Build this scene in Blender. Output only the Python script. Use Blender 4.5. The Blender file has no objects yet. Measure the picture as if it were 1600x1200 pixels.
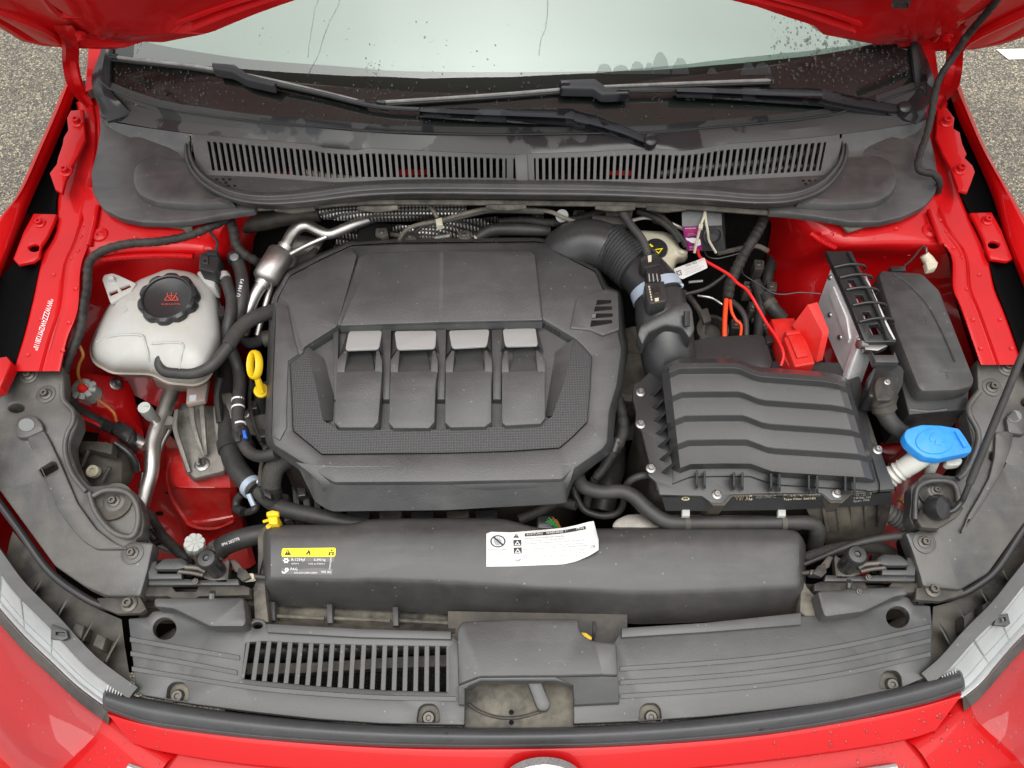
import bpy, bmesh, math, random
from mathutils import Vector, Matrix, geometry
from mathutils.bvhtree import BVHTree
random.seed(7)
R = math.radians
scene = bpy.context.scene
C = scene.collection

# ------------------------------------------------------------------ camera
CAM = Vector((0.0, 0.0, 1.93))
PITCH, ROLL, FPX = R(57.0), R(1.2), 1200.0
_r = Vector((1, 0, 0)); _u = Vector((0, math.sin(PITCH), math.cos(PITCH))); FWD = Vector((0, math.cos(PITCH), -math.sin(PITCH)))
UPV = _u * math.cos(ROLL) + _r * math.sin(ROLL)
RGT = _r * math.cos(ROLL) - _u * math.sin(ROLL)
cd = bpy.data.cameras.new('camera'); cam = bpy.data.objects.new('camera', cd); C.objects.link(cam)
cd.sensor_fit = 'HORIZONTAL'; cd.sensor_width = 36.0; cd.lens = 36.0 * FPX / 1600.0
cd.clip_start = 0.02; cd.clip_end = 500
m3 = Matrix((RGT, UPV, -FWD)).transposed()
cam.matrix_world = Matrix.Translation(CAM) @ m3.to_4x4()
scene.camera = cam

# ------------------------------------------------------------------ sky, sun, exposure
SUN_EL, SUN_AZ = R(78), R(186)      # azimuth measured from +Y towards +X
world = bpy.data.worlds.new('World'); scene.world = world; world.use_nodes = True
nt = world.node_tree; nt.nodes.clear()
sky = nt.nodes.new('ShaderNodeTexSky'); sky.sky_type = 'NISHITA'; sky.sun_disc = False
sky.sun_elevation = SUN_EL; sky.sun_rotation = SUN_AZ; sky.air_density = 1.0; sky.dust_density = 4.0; sky.ozone_density = 1.0
hs = nt.nodes.new('ShaderNodeHueSaturation'); hs.inputs['Saturation'].default_value = 0.12
bg = nt.nodes.new('ShaderNodeBackground'); bg.inputs['Strength'].default_value = 0.14
wo = nt.nodes.new('ShaderNodeOutputWorld')
gm = nt.nodes.new('ShaderNodeGamma'); gm.inputs['Gamma'].default_value = 0.75; hs.inputs['Value'].default_value = 1.7    # cloud cover evens out the dome
nt.links.new(sky.outputs[0], gm.inputs['Color']); nt.links.new(gm.outputs[0], hs.inputs['Color']); nt.links.new(hs.outputs[0], bg.inputs['Color']); nt.links.new(bg.outputs[0], wo.inputs['Surface'])
sl = bpy.data.lights.new('sun', 'SUN'); sl.energy = 1.4; sl.angle = R(70); sl.color = (1.0, 0.97, 0.92)
so = bpy.data.objects.new('sun', sl); C.objects.link(so)
sd = Vector((math.sin(SUN_AZ) * math.cos(SUN_EL), math.cos(SUN_AZ) * math.cos(SUN_EL), math.sin(SUN_EL)))
so.rotation_euler = sd.to_track_quat('Z', 'Y').to_euler(); so.location = (0, -2, 5)
scene.view_settings.view_transform = 'Standard'; scene.view_settings.look = 'None'
scene.view_settings.gamma = 1.0; scene.view_settings.use_curve_mapping = False
scene.view_settings.exposure = 0.66
scene.cycles.use_denoising = True; scene.cycles.max_bounces = 6; scene.cycles.transparent_max_bounces = 10
scene.cycles.caustics_reflective = False; scene.cycles.caustics_refractive = False

# ------------------------------------------------------------------ geometry helpers
# A point is read off as (column, row) of the 1600 x 1200 view together with its real height z above the road;
# it becomes a fixed world position here, once.
def ray(x, y): return FWD + RGT * ((x - 800.0) / FPX) + UPV * ((600.0 - y) / FPX)
def W(x, y, z):
    d = ray(x, y); return CAM + d * ((z - CAM.z) / d.z)
def onplane(x, y, p, n):
    d = ray(x, y); return CAM + d * ((p - CAM).dot(n) / d.dot(n))
def pxm(p): return (p - CAM).dot(FWD) / FPX          # metres per pixel at a world point
def P(q, z=None):
    if isinstance(q, Vector): return q
    if len(q) == 3: return W(*q)
    return W(q[0], q[1], z(q[0], q[1]) if callable(z) else z)

SURF = {}
def rootloc(o):
    while o is not None and o.parent is not None: o = o.parent
    return o.location.copy() if o is not None else Vector((0, 0, 0))
def thing(name, label, cat, loc=(0, 0, 0), group=None):
    o = bpy.data.objects.new(name, None); C.objects.link(o); o.location = loc; o.empty_display_size = 0.03
    o['label'] = label; o['category'] = cat
    if group: o['group'] = group
    return o
def build(name, verts, faces, mat, parent=None, ang=32, face_cam=False, recalc=True, label=None, flat=False):
    off = rootloc(parent)
    bm = bmesh.new()
    bv = [bm.verts.new(v - off) for v in verts]
    for f in faces:
        if len(set(f)) < 3: continue
        try: bm.faces.new([bv[i] for i in f])
        except ValueError: pass
    if recalc: bmesh.ops.recalc_face_normals(bm, faces=bm.faces[:])
    bm.normal_update()
    if face_cam and bm.faces:
        s = sum((f.normal.dot((CAM - off) - f.calc_center_median()) * f.calc_area() for f in bm.faces))
        if s < 0: bmesh.ops.reverse_faces(bm, faces=bm.faces[:])
    if not flat:
        ca = math.radians(ang)
        for f in bm.faces: f.smooth = True
        for e in bm.edges:
            if len(e.link_faces) == 2 and e.calc_face_angle(0) > ca: e.smooth = False
    me = bpy.data.meshes.new(name); bm.to_mesh(me); bm.free()
    me.materials.append(mat)
    o = bpy.data.objects.new(name, me); C.objects.link(o)
    if parent is not None: o.parent = parent
    if label: o['label'] = label
    SURF[o.name] = ([v.copy() for v in verts], [tuple(f) for f in faces if len(set(f)) > 2])
    return o
def tag(o, label, cat, group=None, kind=None):
    if label: o['label'] = label
    if cat: o['category'] = cat
    if group: o['group'] = group
    if kind: o['kind'] = kind
    return o
_bvh = {}
def bvh(objs):
    key = tuple(o.name for o in objs)
    if key not in _bvh:
        vs, fs = [], []
        for o in objs:
            a, b = SURF[o.name]; k = len(vs); vs += a; fs += [tuple(i + k for i in f) for f in b]
        _bvh[key] = BVHTree.FromPolygons(vs, fs)
    return _bvh[key]
def hit(x, y, objs, zdef=0.85):
    d = ray(x, y).normalized()
    p, n, i, t = bvh(objs).ray_cast(CAM, d)
    if p is None: return W(x, y, zdef), Vector((0, 0, 1))
    if n.dot(d) > 0: n = -n
    return p, n

def rnd(pts, r, n=3):
    """round the corners of a polygon given in view columns/rows (extra components are carried along)"""
    out = []; N = len(pts)
    for i in range(N):
        p0, p1, p2 = pts[i - 1], pts[i], pts[(i + 1) % N]
        a = math.hypot(p0[0] - p1[0], p0[1] - p1[1]); b = math.hypot(p2[0] - p1[0], p2[1] - p1[1])
        d = min(r, a * 0.45, b * 0.45)
        if d < 0.3: out.append(tuple(p1)); continue
        A = [p1[k] + (p0[k] - p1[k]) * d / a for k in range(len(p1))]; B = [p1[k] + (p2[k] - p1[k]) * d / b for k in range(len(p1))]
        for j in range(n + 1):
            t = j / n
            out.append(tuple((1 - t) ** 2 * A[k] + 2 * t * (1 - t) * p1[k] + t * t * B[k] for k in range(len(p1))))
    return out
def area2(pts): return sum(pts[i - 1][0] * pts[i][1] - pts[i][0] * pts[i - 1][1] for i in range(len(pts)))
def inset(pts, d):
    s = 1 if area2(pts) > 0 else -1; N = len(pts); out = []
    for i in range(N):
        p0, p1, p2 = pts[i - 1], pts[i], pts[(i + 1) % N]
        def nrm(a, b):
            dx, dy = b[0] - a[0], b[1] - a[1]; l = math.hypot(dx, dy) or 1e-6; return (-dy / l * s, dx / l * s)
        n1, n2 = nrm(p0, p1), nrm(p1, p2); mx, my = n1[0] + n2[0], n1[1] + n2[1]; l2 = mx * mx + my * my
        k = 2 * d / max(l2, 0.8)
        out.append((p1[0] + mx * k, p1[1] + my * k) + tuple(p1[2:]))
    return out
def ell(cx, cy, rx, ry, n=16, a0=0.0):
    return [(cx + rx * math.cos(a0 + 2 * math.pi * i / n), cy + ry * math.sin(a0 + 2 * math.pi * i / n)) for i in range(n)]
def tess(loops):
    """triangles of a polygon with holes (indices into the concatenated loops)"""
    if len(loops) == 1 and len(loops[0]) < 5: return geometry.tessellate_polygon(loops)
    l0 = [Vector(p) for p in loops[0]]; nrm = Vector((0, 0, 0))
    for a, b in zip(l0, l0[1:] + l0[:1]): nrm += a.cross(b)
    if nrm.length < 1e-12: return geometry.tessellate_polygon(loops)
    bx, by, ba = basis(nrm); v2, ed = [], []
    for q in loops:
        b = len(v2); v2 += [Vector((Vector(p).dot(bx), Vector(p).dot(by))) for p in q]; ed += [(b + i, b + (i + 1) % len(q)) for i in range(len(q))]
    ov, oe, of, iv, ie, if_ = geometry.delaunay_2d_cdt(v2, ed, [], 0, 1e-9)
    polys = []; k = 0
    for q in loops: polys.append([(v.x, v.y) for v in v2[k:k + len(q)]]); k += len(q)
    def inside(c, pg):
        r_ = False
        for (x0, y0), (x1, y1) in zip(pg, pg[1:] + pg[:1]):
            if (y0 > c[1]) != (y1 > c[1]) and c[0] < (x1 - x0) * (c[1] - y0) / (y1 - y0) + x0: r_ = not r_
        return r_
    out = []
    for f in of:
        t = [iv[i][0] if iv[i] else min(range(len(v2)), key=lambda k: (v2[k] - ov[i]).length_squared) for i in f]
        if len(set(t)) < 3: continue
        c = (sum(ov[i].x for i in f) / 3, sum(ov[i].y for i in f) / 3)
        if inside(c, polys[0]) and not any(inside(c, h) for h in polys[1:]): out.append(tuple(t))
    return out
def bridge(a, b, n, base_a, base_b, faces):
    for i in range(n):
        j = (i + 1) % n; faces.append((base_a + i, base_a + j, base_b + j, base_b + i))
def ringset(name, rgs, mat, parent=None, cap0=False, cap1=True, ang=32, label=None, **kw):
    """closed rings of world points bridged into one skin"""
    vs, fs = [], []; n = len(rgs[0])
    for r in rgs: vs += [Vector(p) for p in r]
    for k in range(len(rgs) - 1): bridge(None, None, n, k * n, (k + 1) * n, fs)
    if cap1:
        b = (len(rgs) - 1) * n
        for t in tess([[Vector(p) for p in rgs[-1]]]): fs.append(tuple(b + i for i in t))
    if cap0:
        for t in tess([[Vector(p) for p in rgs[0]]]): fs.append(tuple(t))
    return build(name, vs, fs, mat, parent, ang=ang, label=label, **kw)
def plate(name, outline, z, thick, mat, parent=None, bev=2.0, r=0, holes=(), n=3, label=None, bottom=False, ang=32, up=None):
    """a slab with rounded rim: outline in view columns/rows at height z (number or function), hanging down by thick"""
    dn = Vector((0, 0, -1)) if up is None else -Vector(up).normalized()
    if r and bev: r = max(r, bev * 1.3)
    loops = [(rnd(outline, r, n) if r else list(outline), 1)] + [(h, -1) for h in holes]
    vs, fs, tops = [], [], []
    for pts, sgn in loops:
        k = len(pts); base = len(vs); zz = z
        outer = [P(p, zz) for p in pts]
        sc = pxm(outer[0]) * bev
        i1 = inset(pts, sgn * bev * 0.32) if bev else pts; i2 = inset(pts, sgn * bev) if bev else pts
        rg = [[p + dn * thick for p in outer]]
        if bev:
            rg += [[p + dn * min(sc, thick * 0.9) for p in outer], [P(p, zz) + dn * sc * 0.3 for p in i1], [P(p, zz) for p in i2]]
        else: rg += [outer]
        for q in rg: vs += q
        for j in range(len(rg) - 1): bridge(None, None, k, base + j * k, base + (j + 1) * k, fs)
        tops.append((base + (len(rg) - 1) * k, rg[-1]))
    idx = []
    for b, q in tops: idx += [b + i for i in range(len(q))]
    for t in tess([q for b, q in tops]): fs.append(tuple(idx[i] for i in t))
    if bottom:
        for t in tess([vs[:len(loops[0][0])]]): fs.append(tuple(t))
    return build(name, vs, fs, mat, parent, label=label, ang=ang)
def cr(p0, p1, p2, p3, t):
    return 0.5 * ((2 * p1) + (p2 - p0) * t + (2 * p0 - 5 * p1 + 4 * p2 - p3) * t * t + (3 * p1 - p0 - 3 * p2 + p3) * t ** 3)
def spline(pts, k):
    if k <= 1 or len(pts) < 3: 
        return list(pts)
    out = []
    for i in range(len(pts) - 1):
        a = pts[max(i - 1, 0)]; b = pts[i]; c = pts[i + 1]; d = pts[min(i + 2, len(pts) - 1)]
        for j in range(k): out.append(cr(a, b, c, d, j / k))
    out.append(pts[-1]); return out
def grid(name, rows, mat, parent=None, ku=1, kv=1, thick=0.0, off=None, label=None, ang=32, closed=False, caps=False):
    """sheet through rows of points; ku/kv smooth along/across; thick gives it a back and rims"""
    rows = [[P(p) for p in r] for r in rows]
    rows = [spline(r, ku) for r in rows]
    if kv > 1:
        cols = [spline([r[i] for r in rows], kv) for i in range(len(rows[0]))]
        rows = [[c[j] for c in cols] for j in range(len(cols[0]))]
    nr, nc = len(rows), len(rows[0]); vs = [p for r in rows for p in r]; fs = []
    for i in range(nr - 1):
        for j in range(nc if closed else nc - 1):
            j2 = (j + 1) % nc; fs.append((i * nc + j, i * nc + j2, (i + 1) * nc + j2, (i + 1) * nc + j))
    if caps:
        for b, r in ((0, rows[0]), ((nr - 1) * nc, rows[-1])):
            for t in tess([r]): fs.append(tuple(b + i for i in t))
    if thick:
        o = Vector(off) if off is not None else Vector((0, 0, -1)); o = o.normalized() * thick; B = len(vs)
        vs += [p + o for p in vs[:B]]
        fs += [tuple(B + i for i in reversed(f)) for f in fs[:]]
        per = [j for j in range(nc)] + [i * nc + nc - 1 for i in range(1, nr)] + [(nr - 1) * nc + j for j in range(nc - 2, -1, -1)] + [i * nc for i in range(nr - 2, 0, -1)]
        for a, b in zip(per, per[1:] + per[:1]): fs.append((a, b, B + b, B + a))
    return build(name, vs, fs, mat, parent, label=label, ang=ang, face_cam=not thick and not caps)
def frames(pts):
    T = []
    for i in range(len(pts)):
        a = pts[max(i - 1, 0)]; b = pts[min(i + 1, len(pts) - 1)]; T.append((b - a).normalized())
    n = T[0].orthogonal().normalized(); out = []
    for t in T:
        n = (n - t * n.dot(t)).normalized(); out.append((t, n, t.cross(n)))
    return out
def tube(name, pts, r, mat, parent=None, n=10, k=5, ribs=None, label=None, cap=True, flatz=1.0, metres=False):
    """hose/pipe through points; r in view pixels at its own distance (one value or one per point); ribs=(pitch m, depth)"""
    w = [P(p) for p in pts]
    rr = list(r) if isinstance(r, (list, tuple)) else [r] * len(w)
    if len(rr) != len(w): rr = [interp([(i / (len(rr) - 1), a) for i, a in enumerate(rr)], j / (len(w) - 1)) for j in range(len(w))]
    if not metres: rr = [a * pxm(p) for a, p in zip(rr, w)]
    q = spline(w, k); 
    if len(w) >= 3 and k > 1:
        rq = []
        for i in range(len(rr) - 1):
            for j in range(k): rq.append(rr[i] + (rr[i + 1] - rr[i]) * j / k)
        rq.append(rr[-1])
    else: rq = rr
    if ribs:
        L = [0.0]
        for a, b in zip(q, q[1:]): L.append(L[-1] + (b - a).length)
        ns = max(8, int(L[-1] / ribs[0] * 4)); q2, r2 = [], []; i = 0
        for s in range(ns + 1):
            x = L[-1] * s / ns
            while i < len(L) - 2 and L[i + 1] < x: i += 1
            t = (x - L[i]) / max(L[i + 1] - L[i], 1e-9)
            q2.append(q[i].lerp(q[i + 1], t)); r2.append((rq[i] + (rq[i + 1] - rq[i]) * t) * (1.0, 1 - ribs[1] * .5, 1 - ribs[1], 1 - ribs[1] * .5)[s % 4])
        q, rq = q2, r2
    fr = frames(q); vs, fs = [], []
    for p, a, (t, u, v) in zip(q, rq, fr):
        for j in range(n):
            an = 2 * math.pi * j / n; vs.append(p + u * (a * math.cos(an)) + v * (a * math.sin(an)))
    for i in range(len(q) - 1): bridge(None, None, n, i * n, (i + 1) * n, fs)
    if cap:
        fs.append(tuple(range(n))); fs.append(tuple((len(q) - 1) * n + j for j in range(n)))
    return build(name, vs, fs, mat, parent, label=label, ang=40)
def basis(axis):
    a = Vector(axis).normalized(); x = Vector((1, 0, 0)) if abs(a.x) < 0.9 else Vector((0, 1, 0))
    x = (x - a * x.dot(a)).normalized(); return x, a.cross(x), a
def lathe(name, c, axis, prof, mat, parent=None, n=16, label=None, ang=35, twist=0.0, sx=1.0):
    """profile [(radius m, height m)] or with a function radius(angle) spun about an axis at world point c"""
    x, y, a = basis(axis); vs, fs = [], []
    for rad, h in prof:
        for j in range(n):
            an = 2 * math.pi * j / n + twist; q = rad(an) if callable(rad) else rad
            vs.append(c + x * (q * sx * math.cos(an)) + y * (q * math.sin(an)) + a * h)
    for i in range(len(prof) - 1): bridge(None, None, n, i * n, (i + 1) * n, fs)
    fs.append(tuple(range(n))); fs.append(tuple((len(prof) - 1) * n + j for j in range(n)))
    return build(name, vs, fs, mat, parent, label=label, ang=ang)
def hexr(r): return lambda an: r * math.cos(math.pi / 6) / math.cos(((an) % (math.pi / 3)) - math.pi / 6)
def bolt(x, y, z, rpx, mat, parent, on=None, axis=None, name='bolt', hexa=True, dark=None, h=1.0):
    if on is not None: c, nn = hit(x, y, on, z); ax = axis or nn
    else: c = W(x, y, z); ax = axis or (0, -0.15, 1)
    s = rpx * pxm(c); n = 12
    hr = hexr(s * .62) if hexa else s * .62
    o = lathe(name, c, ax, [(s, -.0008), (s, s * .16 * h), (s * .84, s * .26 * h), (s * .66, s * .28 * h), (hr, s * .30 * h), (hr, s * .75 * h), (s * .5, s * .86 * h), (s * .30, s * .86 * h), (s * .24, s * .55 * h)], mat, parent, n=n, ang=28)
    return o
def decal(name, pts, on, mat, parent, off=0.0007, label=None, holes=()):
    """thin print lying on a built surface: outline in view columns/rows dropped onto that surface"""
    loops = [pts] + list(holes); vs = []; l3 = []
    for q in loops:
        l = []
        for x, y in q:
            p, nn = hit(x, y, on); l.append(p + nn * off)
        l3.append(l); vs += l
    return build(name, vs, [tuple(t) for t in tess(l3)], mat, parent, label=label, face_cam=True, recalc=False, flat=True)
def textmesh(body):
    cu = bpy.data.curves.new('t', 'FONT'); cu.body = body; cu.resolution_u = 2
    ob = bpy.data.objects.new('t', cu); C.objects.link(ob)
    dg = bpy.context.evaluated_depsgraph_get(); ev = ob.evaluated_get(dg); me = ev.to_mesh()
    vs = [v.co.copy() for v in me.vertices]; fs = [tuple(p.vertices) for p in me.polygons]
    ev.to_mesh_clear(); bpy.data.objects.remove(ob); bpy.data.curves.remove(cu); return vs, fs
def text(body, p0, p1, h, on, mat, parent, name='lettering', off=0.0009, z=None, label=None):
    """lettering from p0 to p1 (baseline, in view columns/rows), cap height h, dropped onto a surface"""
    vs, fs = textmesh(body)
    if not vs: return None
    x0 = min(v.x for v in vs); x1 = max(v.x for v in vs)
    ex = ((p1[0] - p0[0]) / (x1 - x0), (p1[1] - p0[1]) / (x1 - x0)); L = math.hypot(p1[0] - p0[0], p1[1] - p0[1])
    ux, uy = (p1[0] - p0[0]) / L, (p1[1] - p0[1]) / L; ey = (uy * h / .7, -ux * h / .7)
    out = []
    for v in vs:
        a = v.x - x0; px, py = p0[0] + ex[0] * a + ey[0] * v.y, p0[1] + ex[1] * a + ey[1] * v.y
        if on is None: out.append(W(px, py, z))
        else:
            p, nn = hit(px, py, on, z or .85); out.append(p + nn * off)
    return build(name, out, fs, mat, parent, face_cam=True, recalc=False, flat=True, label=label)
def lerp(a, b, t): return a + (b - a) * t
def interp(tbl, x):
    if x <= tbl[0][0]: return tbl[0][1]
    for (a, b), (c, d) in zip(tbl, tbl[1:]):
        if x <= c: return b + (d - b) * (x - a) / (c - a)
    return tbl[-1][1]

# ------------------------------------------------------------------ materials
def mat(name, col, rough=0.5, metal=0.0, bump=None, dust=None, coat=0.0, var=0.0, spec=0.5, trans=0.0, sss=0.0, ior=1.45, rvar=0.0, coatr=0.05, specks=0.0):
    m = bpy.data.materials.new(name); m.use_nodes = True; t = m.node_tree; b = t.nodes['Principled BSDF']; L = t.links.new
    b.inputs['Base Color'].default_value = (*col, 1); b.inputs['Roughness'].default_value = rough; b.inputs['Metallic'].default_value = metal
    b.inputs['Coat Weight'].default_value = coat; b.inputs['Coat Roughness'].default_value = coatr; b.inputs['Specular IOR Level'].default_value = spec
    b.inputs['Transmission Weight'].default_value = trans; b.inputs['IOR'].default_value = ior
    if sss:
        b.inputs['Subsurface Weight'].default_value = sss; b.inputs['Subsurface Radius'].default_value = (.03, .028, .025); b.inputs['Subsurface Scale'].default_value = 0.5
    tc = t.nodes.new('ShaderNodeTexCoord')
    def noise(sc, det=4, dis=0.0, ro=.55):
        n = t.nodes.new('ShaderNodeTexNoise'); n.inputs['Scale'].default_value = sc; n.inputs['Detail'].default_value = det; n.inputs['Roughness'].default_value = ro
        n.inputs['Distortion'].default_value = dis; L(tc.outputs['Object'], n.inputs['Vector']); return n
    def ramp(src, lo, hi, c0=0.0, c1=1.0):
        r = t.nodes.new('ShaderNodeMapRange'); r.inputs['From Min'].default_value = lo; r.inputs['From Max'].default_value = hi
        r.inputs['To Min'].default_value = c0; r.inputs['To Max'].default_value = c1; L(src, r.inputs['Value']); return r.outputs[0]
    cur = None
    if var:
        n = noise(9, 5); mx = t.nodes.new('ShaderNodeMix'); mx.data_type = 'RGBA'
        mx.inputs['A'].default_value = (*[c * (1 - var) for c in col], 1); mx.inputs['B'].default_value = (*[min(1, c * (1 + var)) for c in col], 1)
        L(ramp(n.outputs[0], .3, .7), mx.inputs['Factor']); cur = mx.outputs['Result']
    if dust:
        dc, amt, sc = dust
        n = noise(sc, 7, .4, .65); n2 = noise(sc * 6, 4); ml = t.nodes.new('ShaderNodeMath'); ml.operation = 'MULTIPLY_ADD'
        L(n2.outputs[0], ml.inputs[0]); ml.inputs[1].default_value = .35; L(n.outputs[0], ml.inputs[2])
        f = ramp(ml.outputs[0], .52, .92, 0.0, amt); mx = t.nodes.new('ShaderNodeMix'); mx.data_type = 'RGBA'
        if cur: L(cur, mx.inputs['A'])
        else: mx.inputs['A'].default_value = (*col, 1)
        mx.inputs['B'].default_value = (*dc, 1); L(f, mx.inputs['Factor']); cur = mx.outputs['Result']
        rr = t.nodes.new('ShaderNodeMix'); rr.data_type = 'FLOAT'; rr.inputs['A'].default_value = rough; rr.inputs['B'].default_value = .9; L(f, rr.inputs['Factor'])
        L(rr.outputs['Result'], b.inputs['Roughness'])
    elif rvar:
        n = noise(14, 5); L(ramp(n.outputs[0], .3, .7, max(0, rough - rvar), rough + rvar), b.inputs['Roughness'])
    if specks:
        vo = t.nodes.new('ShaderNodeTexVoronoi'); vo.inputs['Scale'].default_value = 85; L(tc.outputs['Object'], vo.inputs['Vector'])
        sp = t.nodes.new('ShaderNodeSeparateColor'); L(vo.outputs['Color'], sp.inputs[0])
        a_ = ramp(vo.outputs['Distance'], .16, .08); b_ = ramp(sp.outputs[0], .80, .82); mu = t.nodes.new('ShaderNodeMath'); mu.operation = 'MULTIPLY'; L(a_, mu.inputs[0]); L(b_, mu.inputs[1])
        m2 = t.nodes.new('ShaderNodeMath'); m2.operation = 'MULTIPLY'; L(mu.outputs[0], m2.inputs[0]); m2.inputs[1].default_value = specks
        # long faint wipe marks
        mp = t.nodes.new('ShaderNodeMapping'); mp.inputs['Scale'].default_value = (3, 16, 3); mp.inputs['Rotation'].default_value = (0, 0, .35); L(tc.outputs['Object'], mp.inputs['Vector'])
        wn = t.nodes.new('ShaderNodeTexNoise'); wn.inputs['Scale'].default_value = 3; wn.inputs['Detail'].default_value = 5; wn.inputs['Distortion'].default_value = .6; L(mp.outputs[0], wn.inputs['Vector'])
        wf_ = ramp(wn.outputs[0], .5, .75, 0.0, .09); ad = t.nodes.new('ShaderNodeMath'); ad.operation = 'ADD'; ad.use_clamp = True; L(m2.outputs[0], ad.inputs[0]); L(wf_, ad.inputs[1])
        mx = t.nodes.new('ShaderNodeMix'); mx.data_type = 'RGBA'
        if cur: L(cur, mx.inputs['A'])
        else: mx.inputs['A'].default_value = (*col, 1)
        mx.inputs['B'].default_value = (.22, .21, .19, 1); L(ad.outputs[0], mx.inputs['Factor']); cur = mx.outputs['Result']
    if cur: L(cur, b.inputs['Base Color'])
    if bump:
        n = noise(bump[0], 3, 0, .6); bp = t.nodes.new('ShaderNodeBump'); bp.inputs['Strength'].default_value = bump[1]; bp.inputs['Distance'].default_value = bump[2] if len(bump) > 2 else 0.001
        L(n.outputs[0], bp.inputs['Height']); last = bp
        if len(bump) > 3:
            n = noise(bump[3], 3, 0, .6); b2 = t.nodes.new('ShaderNodeBump'); b2.inputs['Strength'].default_value = bump[4]; b2.inputs['Distance'].default_value = bump[5]
            L(n.outputs[0], b2.inputs['Height']); L(bp.outputs[0], b2.inputs['Normal']); last = b2
        L(last.outputs[0], b.inputs['Normal'])
    return m
DUST = (.22, .19, .14); GREY = (.16, .155, .145)
M = {}
M['grain'] = mat('grained_black_plastic', (.036, .037, .0375), .28, bump=(1500, .35, .0005), var=.10, spec=.6, rvar=.06)
M['cover'] = mat('engine_cover_plastic', (.041, .042, .0425), .37, bump=(520, .5, .0012), var=.10, spec=.8, dust=((.15, .145, .14), .22, 7), specks=.5)
M['smooth'] = mat('smooth_black_plastic', (.024, .024, .0245), .28, bump=(900, .12, .0004), var=.10, spec=.5, rvar=.06)
M['duct'] = mat('duct_plastic', (.040, .0405, .0405), .30, bump=(420, .2, .0008, 7, .2, .008), var=.10, dust=((.17, .16, .145), .26, 6), specks=.6)
M['dirty'] = mat('dusty_black_plastic', (.020, .0195, .019), .48, bump=(700, .25, .0006), dust=(DUST, .45, 9), var=.1)
M['dirtier'] = mat('very_dusty_plastic', (.050, .047, .042), .55, bump=(500, .3, .0006), dust=((.30, .27, .21), .75, 14), var=.1)
M['panel'] = mat('front_panel_plastic', (.041, .0425, .0435), .35, spec=.75, bump=(480, .3, .0009), specks=.45, dust=((.18, .17, .145), .17, 7), var=.06)
M['scuttle'] = mat('scuttle_plastic', (.037, .038, .0385), .35, spec=.75, bump=(480, .35, .0009), specks=.5, dust=((.17, .165, .15), .3, 6), var=.08)
M['rubber'] = mat('hose_rubber', (.026, .026, .0258), .45, bump=(900, .2, .0006), dust=((.13, .12, .10), .24, 16), var=.15)
M['braid'] = mat('braided_hose', (.036, .034, .032), .6, bump=(480, 1.0, .0025), dust=((.14, .13, .11), .3, 20))
M['tape'] = mat('cloth_tape', (.013, .0125, .012), .62, bump=(450, .5, .0012, 60, .5, .004), dust=((.11, .10, .085), .35, 20))
M['seal'] = mat('seal_rubber', (.018, .018, .018), .40, bump=(600, .2, .0006), dust=((.15, .14, .12), .35, 12), var=.1)
M['void'] = mat('shade_black', (.005, .005, .005), .85, spec=.2, dust=((.03, .026, .022), .4, 12))  # near-black standing in for the unlit depth of gaps and openings
M['slotshade'] = mat('slot_shade_black', (.003, .003, .003), .95, spec=.1)  # flat black that puts the shade of the side slots into colour
M['block'] = mat('engine_block_metal', (.10, .095, .088), .55, .5, bump=(220, .5, .002), dust=((.10, .085, .06), .7, 9))
M['red'] = mat('red_paint', (.47, .0008, .002), .5, coat=.38, coatr=.03, bump=(7, .10, .01), spec=.25)
M['redin'] = mat('red_inner_paint', (.50, .001, .0028), .5, coat=.5, coatr=.08, var=.10, bump=(10, .30, .008, 350, .1, .0008), dust=((.34, .015, .015), .25, 10), spec=.25)
M['reddeep'] = mat('red_dusty_paint', (.48, .003, .005), .42, coat=.7, coatr=.12, bump=(14, .35, .008), dust=((.26, .11, .08), .45, 12))
M['redplast'] = mat('red_plastic', (.62, .012, .008), .38, bump=(200, .15, .0006), var=.10, dust=((.36, .10, .08), .3, 20))
M['alu'] = mat('aluminium_pipe', (.62, .61, .58), .34, 1.0, bump=(120, .12, .0008), rvar=.12, dust=((.35, .32, .27), .35, 14))
M['cast'] = mat('cast_aluminium', (.36, .345, .32), .5, .85, bump=(500, .5, .001), dust=((.20, .18, .14), .7, 12))
M['zinc'] = mat('zinc_bolt', (.36, .355, .345), .42, 1.0, bump=(300, .2, .0006))
M['darkbolt'] = mat('dark_bolt', (.10, .095, .09), .42, .8, dust=((.25, .22, .17), .5, 60))
M['steel'] = mat('scratched_steel', (.80, .80, .80), .52, .75, bump=(60, .08, .0008), rvar=.14)
M['white'] = mat('white_plastic', (.58, .58, .53), .45, bump=(200, .1, .0006))
M['cream'] = mat('aged_white_plastic', (.58, .55, .42), .5, dust=((.35, .30, .2), .4, 12))
M['capgrey'] = mat('pale_grey_plastic', (.40, .42, .39), .5, bump=(300, .15, .0005), var=.08)
M['blue'] = mat('blue_plastic', (.004, .27, .78), .36, spec=.5, bump=(120, .12, .0006), var=.10, dust=((.20, .35, .48), .35, 18))
M['yellow'] = mat('yellow_plastic', (.82, .54, .004), .38, bump=(150, .1, .0005), var=.08, dust=((.45, .34, .08), .35, 25))
M['orange'] = mat('orange_insulation', (.85, .07, .015), .45)
M['wirered'] = mat('red_insulation', (.75, .02, .02), .4)
M['paper'] = mat('white_paper', (.66, .66, .63), .55, bump=(40, .3, .002), var=.03)
M['ink'] = mat('black_ink', (.03, .03, .035), .6)
M['inkgrey'] = mat('grey_ink', (.30, .31, .33), .6)
M['print'] = mat('white_print', (.80, .80, .80), .5)
M['printdim'] = mat('faded_print', (.32, .31, .28), .6)
M['gold'] = mat('etched_print', (.62, .54, .36), .5)
M['purple'] = mat('purple_label', (.28, .01, .16), .4)
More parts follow.
